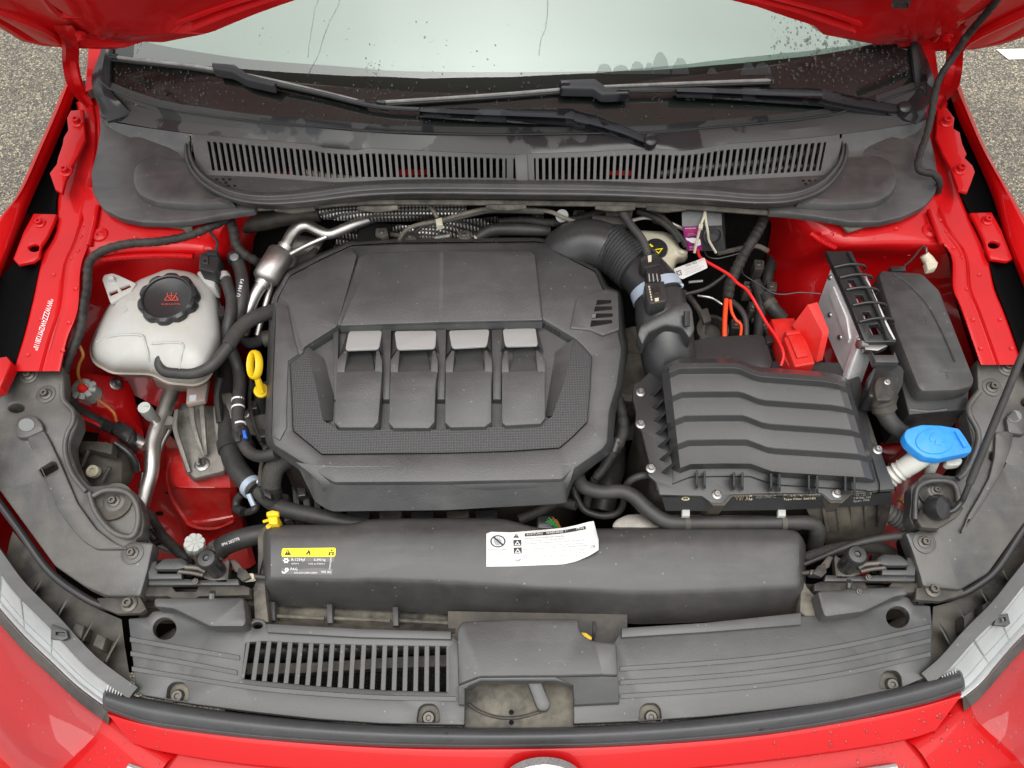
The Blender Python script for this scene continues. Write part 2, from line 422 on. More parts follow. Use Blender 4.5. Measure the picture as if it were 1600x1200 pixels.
M['sticker'] = mat('yellow_label', (.92, .78, .0), .4)
M['film'] = mat('clear_label_film', (.10, .098, .095), .3)
M['silver'] = mat('silver_paint', (.33, .33, .32), .40, .0, bump=(900, .25, .0004), spec=.5)
M['badge'] = mat('badge_chrome', (.72, .72, .70), .25, .8, dust=((.06, .05, .05), .7, 300))
M['bluegrey'] = mat('pale_blue_clamp', (.42, .50, .60), .4, .2)
M['lid'] = mat('ribbed_lid_plastic', (.048, .0485, .049), .22, bump=(1500, .3, .0005), var=.06, spec=.6, dust=((.14, .13, .12), .12, 8))
M['spine'] = mat('wiper_spine', (.30, .295, .28), .4, .1, dust=((.06, .06, .06), .6, 40))
M['sidecov'] = mat('side_cover_plastic', (.036, .036, .036), .30, spec=.7, bump=(380, .3, .0009, 9, .25, .006), specks=.6, dust=((.17, .155, .125), .42, 6), var=.12)
M['paledisc'] = mat('pale_disc', (.16, .165, .165), .3)
M['amber'] = mat('brown_insulation', (.35, .13, .03), .5)
M['glasswhite'] = mat('lamp_reflector', (.52, .54, .54), .30, .1, bump=(45, .25, .002), var=.12)
M['asph'] = None
# coolant tank: milky plastic with the coolant darkening it below the fill line (a real colour of the liquid inside)
M['tank'] = mat('milky_plastic', (.44, .45, .43), .30, bump=(60, .2, .001), var=.05, dust=((.36, .31, .22), .40, 9), spec=.45)
M['tanklow'] = mat('milky_plastic_with_coolant', (.34, .29, .25), .34, bump=(90, .12, .001), var=.05, dust=((.45, .30, .24), .45, 9), spec=.45)

def voronoi_mat(name, col, col2, rough, scale, lo, hi, metal=0.0, bump=.6, dist=.002, invert=False, extra=None):
    m = mat(name, col, rough, metal); t = m.node_tree; b = t.nodes['Principled BSDF']; L = t.links.new
    tc = t.nodes.new('ShaderNodeTexCoord'); v = t.nodes.new('ShaderNodeTexVoronoi'); v.inputs['Scale'].default_value = scale; v.voronoi_dimensions = '2D'
    v.inputs['Randomness'].default_value = extra if extra is not None else 1.0
    L(tc.outputs['Object'], v.inputs['Vector'])
    mr = t.nodes.new('ShaderNodeMapRange'); mr.inputs['From Min'].default_value = lo; mr.inputs['From Max'].default_value = hi
    L(v.outputs['Distance'], mr.inputs['Value'])
    mx = t.nodes.new('ShaderNodeMix'); mx.data_type = 'RGBA'; mx.inputs['A'].default_value = (*col, 1); mx.inputs['B'].default_value = (*col2, 1)
    L(mr.outputs[0], mx.inputs['Factor']); L(mx.outputs['Result'], b.inputs['Base Color'])
    bp = t.nodes.new('ShaderNodeBump'); bp.inputs['Strength'].default_value = bump; bp.inputs['Distance'].default_value = dist; bp.invert = not invert
    L(mr.outputs[0], bp.inputs['Height']); L(bp.outputs[0], b.inputs['Normal']); return m
M['dimple'] = voronoi_mat('dimpled_plastic', (.042, .0425, .043), (.060, .061, .0615), .42, 230, .25, .45, bump=.8, dist=.001, extra=0.0, invert=True)
M['shield'] = voronoi_mat('embossed_heat_shield', (.55, .54, .50), (.10, .095, .09), .42, 150, .22, .5, metal=.9, bump=1.0, dist=.0025, extra=0.0)
M['core'] = voronoi_mat('radiator_fins', (.03, .028, .026), (.008, .008, .008), .6, 260, .1, .5, metal=.4, extra=0.0)

def asphalt():
    m = mat('asphalt', (.2, .2, .19), .85); t = m.node_tree; b = t.nodes['Principled BSDF']; L = t.links.new
    tc = t.nodes.new('ShaderNodeTexCoord')
    v = t.nodes.new('ShaderNodeTexVoronoi'); v.inputs['Scale'].default_value = 150; L(tc.outputs['Object'], v.inputs['Vector'])
    v2 = t.nodes.new('ShaderNodeTexVoronoi'); v2.inputs['Scale'].default_value = 150; v2.feature = 'DISTANCE_TO_EDGE'; L(tc.outputs['Object'], v2.inputs['Vector'])
    cr_ = t.nodes.new('ShaderNodeValToRGB'); e = cr_.color_ramp; e.interpolation = 'LINEAR'
    e.elements[0].position = 0.0; e.elements[0].color = (.10, .095, .085, 1); e.elements[1].position = 1.0; e.elements[1].color = (.55, .47, .32, 1)
    for p, c in ((.30, (.17, .155, .13)), (.6, (.26, .235, .185)), (.85, (.36, .315, .225))):
        x = e.elements.new(p); x.color = (*c, 1)
    sp = t.nodes.new('ShaderNodeSeparateColor'); L(v.outputs['Color'], sp.inputs[0]); L(sp.outputs[0], cr_.inputs[0])
    mr = t.nodes.new('ShaderNodeMapRange'); mr.inputs['From Min'].default_value = 0.0; mr.inputs['From Max'].default_value = .12; L(v2.outputs['Distance'], mr.inputs['Value'])
    mx = t.nodes.new('ShaderNodeMix'); mx.data_type = 'RGBA'; mx.inputs['A'].default_value = (.05, .048, .045, 1); L(mr.outputs[0], mx.inputs['Factor']); L(cr_.outputs[0], mx.inputs['B'])
    n = t.nodes.new('ShaderNodeTexNoise'); n.inputs['Scale'].default_value = 1.6; n.inputs['Detail'].default_value = 6; L(tc.outputs['Object'], n.inputs['Vector'])
    r2 = t.nodes.new('ShaderNodeMapRange'); r2.inputs['From Min'].default_value = .3; r2.inputs['From Max'].default_value = .7; r2.inputs['To Min'].default_value = .75; r2.inputs['To Max'].default_value = 1.2; L(n.outputs[0], r2.inputs['Value'])
    vm = t.nodes.new('ShaderNodeMix'); vm.data_type = 'RGBA'; vm.blend_type = 'MULTIPLY'; vm.inputs['Factor'].default_value = 1; L(mx.outputs['Result'], vm.inputs['A']); L(r2.outputs[0], vm.inputs['B'])
    L(vm.outputs['Result'], b.inputs['Base Color'])
    bp = t.nodes.new('ShaderNodeBump'); bp.inputs['Strength'].default_value = .7; bp.inputs['Distance'].default_value = .004; L(mr.outputs[0], bp.inputs['Height']); L(bp.outputs[0], b.inputs['Normal'])
    return m
M['asph'] = asphalt()
M['line'] = mat('road_paint', (.72, .71, .66), .7, bump=(250, .4, .003), dust=((.35, .33, .3), .4, 30))

def glass(name, tint, refl, rough=0.0, ior=1.5):
    m = bpy.data.materials.new(name); m.use_nodes = True; t = m.node_tree; t.nodes.clear(); L = t.links.new
    out = t.nodes.new('ShaderNodeOutputMaterial'); tr = t.nodes.new('ShaderNodeBsdfTransparent'); tr.inputs[0].default_value = (*tint, 1)
    gl = t.nodes.new('ShaderNodeBsdfGlossy'); gl.inputs['Roughness'].default_value = rough; gl.inputs[0].default_value = (*refl, 1)
    fr = t.nodes.new('ShaderNodeFresnel'); fr.inputs['IOR'].default_value = ior; mx = t.nodes.new('ShaderNodeMixShader')
    L(fr.outputs[0], mx.inputs[0]); L(tr.outputs[0], mx.inputs[1]); L(gl.outputs[0], mx.inputs[2]); L(mx.outputs[0], out.inputs[0]); return m
M['screen'] = glass('windscreen_glass', (.78, .90, .84), (.97, 1.0, .98), 0.0, 1.76)
M['lens'] = glass('headlight_lens', (.97, .97, .97), (1, 1, 1), 0.02, 1.55)
M['frit'] = mat('black_ceramic_frit', (.010, .008, .008), .5)
M['dash'] = mat('dashboard_plastic', (.42, .45, .43), .7, bump=(300, .3, .001))
M['water'] = glass('water_drop', (.62, .62, .62), (1, 1, 1), 0.0, 1.5)
M['trim'] = mat('wet_black_trim', (.020, .021, .022), .22, spec=.5, bump=(600, .08, .0005), rvar=.10)

def wetmat(name, dry, wet):
    """plastic with puddle shapes: wet patches darker and glossy"""
    m = mat(name, dry, .5); t = m.node_tree; b = t.nodes['Principled BSDF']; L = t.links.new
    tc = t.nodes.new('ShaderNodeTexCoord'); n = t.nodes.new('ShaderNodeTexNoise'); n.inputs['Scale'].default_value = 11; n.inputs['Detail'].default_value = 5; n.inputs['Roughness'].default_value = .45
    L(tc.outputs['Object'], n.inputs['Vector'])
    mr = t.nodes.new('ShaderNodeMapRange'); mr.inputs['From Min'].default_value = .49; mr.inputs['From Max'].default_value = .515; L(n.outputs[0], mr.inputs['Value'])
    mx = t.nodes.new('ShaderNodeMix'); mx.data_type = 'RGBA'; mx.inputs['A'].default_value = (*dry, 1); mx.inputs['B'].default_value = (*wet, 1); L(mr.outputs[0], mx.inputs['Factor']); L(mx.outputs['Result'], b.inputs['Base Color'])
    rr = t.nodes.new('ShaderNodeMapRange'); rr.inputs['To Min'].default_value = .46; rr.inputs['To Max'].default_value = .12; L(mr.outputs[0], rr.inputs['Value']); L(rr.outputs[0], b.inputs['Roughness'])
    n2 = t.nodes.new('ShaderNodeTexNoise'); n2.inputs['Scale'].default_value = 900; L(tc.outputs['Object'], n2.inputs['Vector'])
    bp = t.nodes.new('ShaderNodeBump'); bp.inputs['Strength'].default_value = .12; bp.inputs['Distance'].default_value = .0005; L(n2.outputs[0], bp.inputs['Height']); L(bp.outputs[0], b.inputs['Normal']); return m
M['wetband'] = wetmat('wet_scuttle_plastic', (.055, .055, .054), (.028, .029, .030))
M['wetarm'] = wetmat('wet_wiper_metal', (.030, .032, .035), (.012, .012, .014))
M['wetseal'] = mat('wet_seal_rubber', (.052, .054, .056), .34, bump=(500, .15, .0006, 35, .3, .002), dust=((.10, .10, .10), .3, 12))

def filmmat(name, col, k):
    m = bpy.data.materials.new(name); m.use_nodes = True; t = m.node_tree; t.nodes.clear(); L = t.links.new
    out = t.nodes.new('ShaderNodeOutputMaterial'); tr = t.nodes.new('ShaderNodeBsdfTransparent'); df = t.nodes.new('ShaderNodeBsdfDiffuse'); df.inputs[0].default_value = (*col, 1)
    mx = t.nodes.new('ShaderNodeMixShader'); mx.inputs[0].default_value = k; L(tr.outputs[0], mx.inputs[1]); L(df.outputs[0], mx.inputs[2]); L(mx.outputs[0], out.inputs[0]); return m
M['streak'] = filmmat('water_film', (.10, .11, .11), .28)

M['bead'] = glass('water_bead', (.95, .93, .93), (1, 1, 1), 0.0, 1.4)
def fluid_tint(m, zlo, zhi, col):
    """milky wall with the liquid behind it showing up to its level"""
    t = m.node_tree; b = t.nodes['Principled BSDF']; L = t.links.new
    g_ = t.nodes.new('ShaderNodeNewGeometry'); sp = t.nodes.new('ShaderNodeSeparateXYZ'); L(g_.outputs['Position'], sp.inputs[0])
    mr = t.nodes.new('ShaderNodeMapRange'); mr.inputs['From Min'].default_value = zhi; mr.inputs['From Max'].default_value = zlo; mr.inputs['To Max'].default_value = .75; L(sp.outputs[2], mr.inputs['Value'])
    mx = t.nodes.new('ShaderNodeMix'); mx.data_type = 'RGBA'; L(mr.outputs[0], mx.inputs['Factor']); mx.inputs['B'].default_value = (*col, 1)
    src = b.inputs['Base Color'].links[0].from_socket; L(src, mx.inputs['A']); L(mx.outputs['Result'], b.inputs['Base Color'])
fluid_tint(M['tank'], .822, .842, (.36, .32, .26))

# ------------------------------------------------------------------ setting
g = build('ground', [Vector((-60, -60, 0)), Vector((60, -60, 0)), Vector((60, 60, 0)), Vector((-60, 60, 0))], [(0, 1, 2, 3)], M['asph']); g['kind'] = 'structure'
rm = build('road_marking', [W(1556, 77, .004), W(1576, 93, .004), W(1576, 93, .004) + Vector((1.4, .02, 0)), W(1556, 77, .004) + Vector((1.5, .02, 0))], [(0, 1, 2, 3)], M['line']); rm['kind'] = 'structure'

# ------------------------------------------------------------------ the car body
car = thing('car', 'red car seen from the front with its bonnet propped open over the engine bay', 'car', (0, .7, 0))
CX = 0.012

# -- windscreen: curved base line, rising backwards
SLOPE = R(31.5); YB = W(800, 208, 1.0).y
# the pane is a gentle barrel: base line bowed back towards the sides, rising backwards at SLOPE
def onglass(x, y, h=0.0):
    d = ray(x, y); t = 1.4
    for _ in range(12):
        X = CAM.x + d.x * t; yb = YB + .15 * (X - CX) ** 2
        t = (1.0 + h - CAM.z - math.tan(SLOPE) * yb + math.tan(SLOPE) * CAM.y) / (d.z - math.tan(SLOPE) * d.y)
    return CAM + d * t
GL = [(x, y, onglass(x, y).z) for x, y in ((158, 124), (174, 140), (200, 152), (250, 165), (325, 178), (400, 188), (550, 200), (625, 206), (800, 208), (1007, 205), (1125, 196), (1200, 189), (1307, 176), (1390, 157), (1428, 140), (1444, 124))]
glb = [W(*p) for p in GL]
def scr_row(L):
    out = []
    for p in glb:
        X = (p.x - CX) * (1 - .10 * max(L, 0) / .8) + CX; Y = p.y + L * math.cos(SLOPE)
        out.append(Vector((X, Y, 1.0 + math.tan(SLOPE) * (Y - YB - .15 * (p.x - CX) ** 2) - .03 * max(L, 0) ** 2)))
    return out
windscreen = grid('windscreen', [scr_row(l) for l in (-.012, .03, .08, .16, .24, .32, .42, .52, .66, .80)], M['screen'], car, ku=4, kv=2)
# black ceramic border under the glass, bottom and sides
def shift(rows, d): return [[p - Vector((0, -math.sin(SLOPE), math.cos(SLOPE))) * d for p in r] for r in rows]
grid('ceramic_border', shift([scr_row(l) for l in (-.012, .03, .07, .115)], .004), M['frit'], car, ku=4, kv=1)
for s in (0, 1):
    sl_ = slice(0, 2) if s == 0 else slice(-2, None)
    rows = []
    for l in (.115, .2, .32, .52, .80):
        a = scr_row(l); e, i = (a[0], a[1]) if s == 0 else (a[-1], a[-2])
        rows.append([e, e.lerp(i, .75)])
    grid('ceramic_border', shift(rows, .004), M['frit'], car)
# dashboard below the glass and the roof above it
dr = []
for l, dz in ((.02, -.05), (.12, -.075), (.3, -.12), (.5, -.2), (.62, -.34), (.66, -.6)):
    dr.append([p + Vector((0, 0, dz)) for p in scr_row(l)[1:-1]])
grid('dashboard', dr, M['dash'], car, ku=2, kv=2)
top = scr_row(.80)
grid('roof', [top, [p + Vector((0, .1, .035)) for p in top], [p + Vector((0, .5, .075)) for p in top], [p + Vector((0, 1.2, .06)) for p in top]], M['red'], car, ku=2, kv=2, thick=.03)

# -- windscreen pillars with their black trims
for s in (0, 1):
    a0 = [scr_row(l)[0 if s == 0 else -1] for l in (-.012, .05, .2, .4, .8)]
    sg = -1 if s == 0 else 1
    grid('pillar', [a0, [p + Vector((sg * .035, .0, -.012)) for p in a0], [p + Vector((sg * .075, .05, -.06)) for p in a0], [p + Vector((sg * .085, .10, -.25)) for p in a0]], M['red'], car, ku=4)

# -- inner wings (aprons): broad painted rails on both sides of the bay
def apron(name, edges, sg):
    rows = []
    for (xo, yo, xi, yi, z) in edges:
        q = []
        for t, dz in ((0, -.022), (.04, -.004), (.10, 0), (.38, .001), (.55, .001), (.63, -.0025), (.70, -.0025), (.78, 0), (.93, .0), (.98, -.004), (1, -.03)):
            q.append((lerp(xo, xi, t), lerp(yo, yi, t), z + dz))
        rows.append(q)
    return grid(name, rows, M['redin'], car, ku=2, kv=4)
apL = apron('inner_wing', [(118, 160, 160, 150, .965), (124, 200, 168, 190, .955), (112, 262, 172, 250, .935), (90, 300, 175, 300, .922), (86, 360, 139, 386, .91), (63, 405, 128, 421, .905), (48, 470, 124, 484, .898), (33, 530, 107, 530, .89), (16, 580, 96, 580, .882)], -1)
apR = apron('inner_wing', [(1482, 160, 1440, 150, .965), (1478, 200, 1432, 190, .955), (1488, 262, 1430, 250, .935), (1500, 300, 1430, 300, .922), (1516, 340, 1452, 360, .915), (1544, 396, 1484, 398, .905), (1556, 450, 1487, 450, .90), (1572, 490, 1499, 480, .895), (1602, 570, 1530, 570, .88)], 1)
# -- suspension tower panels and the walls falling from them
twL = grid('strut_tower', [
    [(120, 290, .925), (200, 300, .93), (300, 310, .93), (380, 318, .92), (430, 322, .85)],
    [(136, 372, .912), (200, 362, .915), (270, 362, .915), (345, 360, .90), (400, 366, .82)],
    [(131, 396, .900), (200, 388, .905), (280, 386, .905), (345, 386, .89), (395, 390, .78)],
    [(127, 424, .885), (190, 402, .885), (290, 400, .885), (350, 402, .87), (392, 410, .74)],
    [(124, 440, .86), (190, 425, .84), (290, 424, .84), (352, 420, .82), (392, 430, .70)],
    [(122, 480, .80), (200, 480, .775), (300, 470, .77), (355, 460, .76), (390, 460, .66)],
    [(100, 560, .76), (200, 560, .70), (300, 560, .68), (360, 540, .66), (390, 520, .6)],
    [(92, 600, .745), (200, 615, .66), (260, 640, .62), (340, 640, .58), (390, 600, .52)]], M['redin'], car, ku=4, kv=4)
twR = grid('strut_tower', [
    [(1480, 290, .925), (1400, 300, .93), (1300, 315, .93), (1240, 325, .92), (1190, 330, .86)],
    [(1462, 340, .915), (1400, 345, .918), (1330, 352, .915), (1262, 356, .90), (1205, 350, .84)],
    [(1473, 372, .905), (1400, 374, .908), (1330, 376, .905), (1270, 372, .885), (1200, 385, .78)],
    [(1476, 386, .895), (1400, 388, .89), (1320, 390, .885), (1268, 392, .86), (1196, 420, .73)],
    [(1484, 410, .86), (1400, 410, .84), (1315, 408, .83), (1262, 425, .80), (1192, 460, .68)],
    [(1490, 460, .79), (1400, 470, .76), (1310, 470, .75), (1258, 490, .74), (1195, 510, .64)],
    [(1520, 560, .74), (1420, 570, .66), (1320, 570, .64), (1260, 570, .64), (1200, 560, .58)],
    [(1530, 610, .70), (1450, 640, .60), (1340, 640, .58), (1270, 640, .56), (1210, 620, .5)]], M['redin'], car, ku=4, kv=4)
# weld flange along the tower edge
tube('weld_seam', [(160, 405, .893), (200, 401, .893), (260, 399, .893), (302, 401, .89)], 5.5, M['redin'], car, n=8, ribs=(.004, .22))
tube('weld_seam', [(1268, 366, .905), (1285, 378, .905), (1306, 388, .90)], 5, M['redin'], car, n=8, ribs=(.004, .22))
tube('weld_seam', [(1452, 328, .925), (1462, 355, .92), (1472, 382, .912)], 4, M['redin'], car, n=8)
tube('weld_seam', [(153, 322, .925), (147, 352, .92), (139, 384, .912)], 4, M['redin'], car, n=8)
for x, y, on in ((157, 367, [apL, twL]), (1452, 361, [apR, twR])):
    lathe('spot_boss', hit(x, y, on)[0], (0, -.2, 1), [(.016, -.002), (.013, .003), (.006, .004), (.004, .001)], M['redin'], car, n=14)
# -- low chassis leg with the raised mount pad, left
legL = grid('chassis_leg', [
    [(205, 640, .60), (250, 650, .60), (275, 690, .60), (340, 690, .60), (372, 690, .55)],
    [(215, 700, .58), (255, 700, .61), (266, 712, .645), (352, 712, .645), (374, 712, .60)],
    [(222, 740, .56), (256, 740, .60), (276, 758, .64), (360, 758, .64), (376, 752, .60)],
    [(228, 775, .53), (262, 775, .575), (284, 764, .635), (358, 764, .632), (378, 770, .58)],
    [(232, 800, .515), (268, 792, .55), (296, 806, .57), (362, 800, .57), (380, 790, .53)],
    [(236, 820, .51), (276, 812, .525), (296, 824, .555), (366, 812, .555), (384, 806, .50)],
    [(240, 850, .50), (285, 850, .50), (300, 850, .50), (372, 842, .50), (390, 840, .48)],
    [(245, 890, .48), (290, 890, .47), (310, 890, .47), (380, 890, .46), (400, 880, .45)]], M['reddeep'], car, ku=3, kv=3)
sideL = grid('inner_side_wall', [[(96, 575, .75), (150, 585, .74), (200, 596, .70), (214, 640, .66)], [(100, 612, .735), (150, 622, .725), (195, 630, .69), (222, 665, .64)], [(118, 640, .70), (160, 652, .69), (200, 668, .65), (225, 690, .62)], [(120, 680, .60), (160, 700, .58), (200, 720, .56), (225, 740, .54)], [(120, 760, .5), (170, 790, .48), (210, 820, .47), (235, 840, .47)]], M['redin'], car, ku=3, kv=2)
bolt(181, 600, .72, 10, M['zinc'], car, on=[sideL])
legR = grid('chassis_leg', [[(1420, 640, .60), (1460, 640, .62), (1520, 640, .66)], [(1400, 700, .56), (1450, 700, .57), (1510, 690, .60)], [(1350, 800, .49), (1390, 800, .49), (1430, 800, .50)], [(1332, 850, .46), (1365, 850, .46), (1400, 850, .47)], [(1330, 920, .45), (1360, 920, .45), (1420, 920, .45)]], M['reddeep'], car, ku=3, kv=3)
# -- floor of the bay and firewall, their shade put into a near-black colour
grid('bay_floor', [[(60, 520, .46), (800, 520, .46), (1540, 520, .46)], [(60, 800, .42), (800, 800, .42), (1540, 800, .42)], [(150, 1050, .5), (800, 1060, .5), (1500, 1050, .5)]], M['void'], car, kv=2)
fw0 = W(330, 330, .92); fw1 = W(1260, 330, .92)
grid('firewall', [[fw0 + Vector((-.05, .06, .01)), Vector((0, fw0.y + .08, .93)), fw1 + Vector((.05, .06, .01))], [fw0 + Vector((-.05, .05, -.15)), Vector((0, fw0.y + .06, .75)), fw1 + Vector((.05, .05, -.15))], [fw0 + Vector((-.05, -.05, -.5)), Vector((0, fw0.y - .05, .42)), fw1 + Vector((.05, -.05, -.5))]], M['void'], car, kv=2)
for a, b in (((90, 300), (70, 620)), ((1505, 300), (1530, 620))):      # wheel-arch liners beside the rails, black to carry the dark of the gaps
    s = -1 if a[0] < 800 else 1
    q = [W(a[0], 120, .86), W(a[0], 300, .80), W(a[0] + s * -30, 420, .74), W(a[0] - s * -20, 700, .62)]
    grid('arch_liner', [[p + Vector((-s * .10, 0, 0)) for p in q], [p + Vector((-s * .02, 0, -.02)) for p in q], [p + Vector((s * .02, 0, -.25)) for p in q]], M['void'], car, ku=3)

# -- fenders: flange beside the bay, crest, outer side down to the sill
def fender(pts, sg):
    inner, crest = [], []
    for (xi, yi, xc, yc, zi, zc) in pts: inner.append(W(xi, yi, zi)); crest.append(W(xc, yc, zc))
    low = [p + Vector((sg * .002, 0, -.014)) for p in inner]
    o1 = [p + Vector((sg * .030, 0, -.03)) for p in crest]; o2 = [p + Vector((sg * .055, 0, -.10)) for p in crest]; o3 = [p + Vector((sg * .06, 0, -.30)) for p in crest]; o4 = [p + Vector((sg * .03, 0, -.62)) for p in crest]
    return grid('fender', [low, inner, [a.lerp(b, .5) + Vector((0, 0, .004)) for a, b in zip(inner, crest)], crest, o1, o2, o3, o4], M['red'], car, ku=4, kv=3)
feL = fender([(125, 118, 112, 118, .985, .99), (112, 142, 103, 138, .975, .985), (100, 176, 90, 170, .965, .975), (75, 235, 63, 232, .95, .962), (46, 300, 32, 300, .935, .947), (16, 372, -6, 350, .925, .94), (-18, 460, -52, 440, .915, .93), (-40, 560, -100, 540, .90, .915), (-60, 680, -150, 660, .88, .89), (-70, 820, -190, 790, .84, .85)], -1)
feR = fender([(1478, 118, 1490, 118, .985, .99), (1490, 144, 1498, 142, .975, .985), (1502, 178, 1512, 176, .965, .975), (1528, 235, 1537, 234, .95, .962), (1556, 300, 1572, 296, .935, .947), (1578, 372, 1604, 352, .925, .94), (1612, 460, 1650, 440, .915, .93), (1640, 560, 1700, 540, .90, .915), (1660, 680, 1750, 660, .88, .89), (1670, 820, 1790, 790, .84, .85)], 1)
# added black strips giving the rail and fender slots their dark by colour
for A_, F_ in (([(120, 150), (124, 200), (112, 262), (90, 300), (87, 333)], [(112, 142), (100, 176), (75, 235), (46, 300), (40, 333)]), ([(64, 404), (50, 470), (35, 530), (18, 585)], [(28, 404), (-18, 460), (-40, 540), (-60, 640)]),
               ([(1478, 150), (1476, 200), (1488, 262), (1500, 300), (1516, 333)], [(1490, 144), (1502, 178), (1528, 235), (1556, 300), (1566, 333)]), ([(1544, 402), (1556, 450), (1572, 490), (1602, 575)], [(1590, 402), (1612, 460), (1640, 540), (1660, 640)])):
    zt = lambda y: interp([(140, .962), (300, .928), (410, .915), (640, .885)], y)
    a_ = [W(x, y, zt(y) - .01) for x, y in A_]; b_ = [W(x, y, zt(y) - .01) for x, y in F_]
    grid('slot_shade', [a_, [p.lerp(q, .5) + Vector((0, 0, -.02)) for p, q in zip(a_, b_)], b_], M['slotshade'], car, ku=3, kv=3)
def hl(cx, cy, rx, ry): return ell(cx, cy, rx, ry, 12)
brL = plate('fender_bracket', [(52, 333), (88, 334), (82, 352), (72, 372), (64, 384), (61, 401), (52, 408), (28, 413), (20, 404), (36, 362)], lambda x, y: .922 - (y - 333) * .00012, .006, M['redin'], car, bev=2, holes=[hl(53, 387, 9, 6)])
brR = plate('fender_bracket', [(1516, 332), (1550, 331), (1566, 360), (1583, 404), (1574, 408), (1548, 404), (1543, 394), (1538, 376), (1527, 352)], lambda x, y: .922 - (y - 333) * .00012, .006, M['redin'], car, bev=2, holes=[hl(1553, 382, 9, 6)])
bolt(63, 349, .924, 9, M['redin'], car, on=[brL]); bolt(1542, 345, .924, 9, M['redin'], car, on=[brR])
plate('fender_bracket', [(-20, 560), (10, 556), (18, 566), (12, 580), (0, 605), (-25, 615)], .90, .02, M['redin'], car, bev=3)

# -- bonnet: skin, folded inner panel, hinge straps
HZ = R(62); hn = Vector((0, -math.sin(HZ), -math.cos(HZ))); hp = W(150, 75, 1.085)
hdir = Vector((0, -math.cos(HZ), math.sin(HZ)))
def H(x, y, d=0.0): return onplane(x, y, hp + hn * d, hn)
left_px = [(0, 45), (30, 64), (60, 71), (100, 74), (150, 75), (172, 68), (200, 55), (250, 33), (300, 14), (340, 0)]
right_px = [(1260, 0), (1325, 17), (1387, 40), (1437, 57), (1452, 75), (1475, 79), (1525, 77), (1570, 69), (1600, 59)]
edge = [H(*p) for p in left_px] + [H(x, y) for x, y in ((450, -30), (600, -58), (800, -68), (1000, -58), (1150, -30))] + [H(*p) for p in right_px]
lf = edge[0] + Vector((-.035, 0, 0)) + hdir * .12; rf = edge[-1] + Vector((.035, 0, 0)) + hdir * .12
sidel = [lf + hdir * .55 + Vector((.06, 0, 0)), lf + hdir * .35 + Vector((.02, 0, 0)), lf]
sider = [rf, rf + hdir * .35 + Vector((-.02, 0, 0)), rf + hdir * .55 + Vector((-.06, 0, 0))]
front = [sider[-1] + hdir * .17 + Vector((-.12, 0, 0)), Vector((.35, sider[-1].y, sider[-1].z)) + hdir * .27, Vector((0, sider[-1].y, sider[-1].z)) + hdir * .29, Vector((-.35, sidel[0].y, sidel[0].z)) + hdir * .27, sidel[0] + hdir * .17 + Vector((.12, 0, 0))]
hood_loop = edge + sider + front + sidel
hc = sum(hood_loop, Vector()) / len(hood_loop)
def hin(f, d): return [p.lerp(hc, f) + hn * d for p in hood_loop]
bonnet = ringset('bonnet', [hin(0, -.012), hin(.0, -.002), hin(.008, .002), hin(.02, .002), hin(.03, -.004)], M['red'], car, cap0=True, cap1=True)
def hin2(d, depth):
    out = []
    for p in hood_loop:
        v = (hc - p); out.append(p + v.normalized() * d + hn * depth)
    return out
binner = ringset('inner_panel', [hin(.03, -.003), hin(.05, .010), hin(.085, .012), hin(.11, .006), hin(.16, .006), hin(.19, .018), hin(.30, .020), hin(.34, .006)], M['redin'], bonnet, cap1=True)
for pts in ([(-20, 10), (40, 32), (80, 52), (100, 72)], [(60, -20), (92, 18), (130, 22), (150, 40), (160, 58)]):
    tube('stiffener', [H(x, y, .010) for x, y in pts], [.010, .010, .008, .006], M['redin'], bonnet, metres=True, n=8)
for pts in ([(1540, -10), (1500, 22), (1478, 40), (1458, 62)], [(1620, 10), (1560, 38), (1520, 60), (1504, 76)]):
    tube('stiffener', [H(x, y, .010) for x, y in pts], [.010, .010, .008, .006], M['redin'], bonnet, metres=True, n=8)
for x, y in ((127, 53), (1479, 56)):
    lathe('hinge_bolt', H(x, y, .012), hn, [(.011, 0), (.011, .003), (.009, .004), (hexr(.0075), .0045), (hexr(.0075), .011), (.004, .013)], M['redin'], bonnet, n=12)
plate('rubber_stop', [(1397, -6), (1424, -6), (1424, 3), (1400, 3)], lambda x, y: H(x, y, .03).z, .012, M['smooth'], bonnet, bev=1)
def strap(lft, rgt):
    o = grid('hinge_strap', [[(x, y, z) for x, y, z in lft], [((a[0] * .5 + b[0] * .5), (a[1] + b[1]) / 2, (a[2] + b[2]) / 2 - .004) for a, b in zip(lft, rgt)], [(x, y, z) for x, y, z in rgt]], M['redin'], car, ku=5, kv=1, thick=.012, off=(0, .5, -1)); return o
h1 = H(97, 60, .015); h2 = H(118, 70, .015)
strap([(84, 40, H(84, 40, .015).z), (96, 66, h1.z), (97, 95, 1.06), (103, 128, 1.02), (118, 152, .985), (136, 168, .965)], [(112, 40, H(112, 40, .015).z), (118, 70, h2.z), (118, 95, 1.055), (126, 130, 1.015), (136, 146, .985), (146, 163, .965)])
strap([(1488, 40, H(1488, 40, .015).z), (1484, 76, H(1484, 76, .012).z), (1482, 100, 1.05), (1474, 128, 1.015), (1468, 146, .985), (1462, 168, .965)], [(1512, 40, H(1512, 40, .015).z), (1506, 72, H(1506, 72, .012).z), (1504, 105, 1.05), (1498, 135, 1.015), (1482, 155, .985), (1470, 170, .965)])
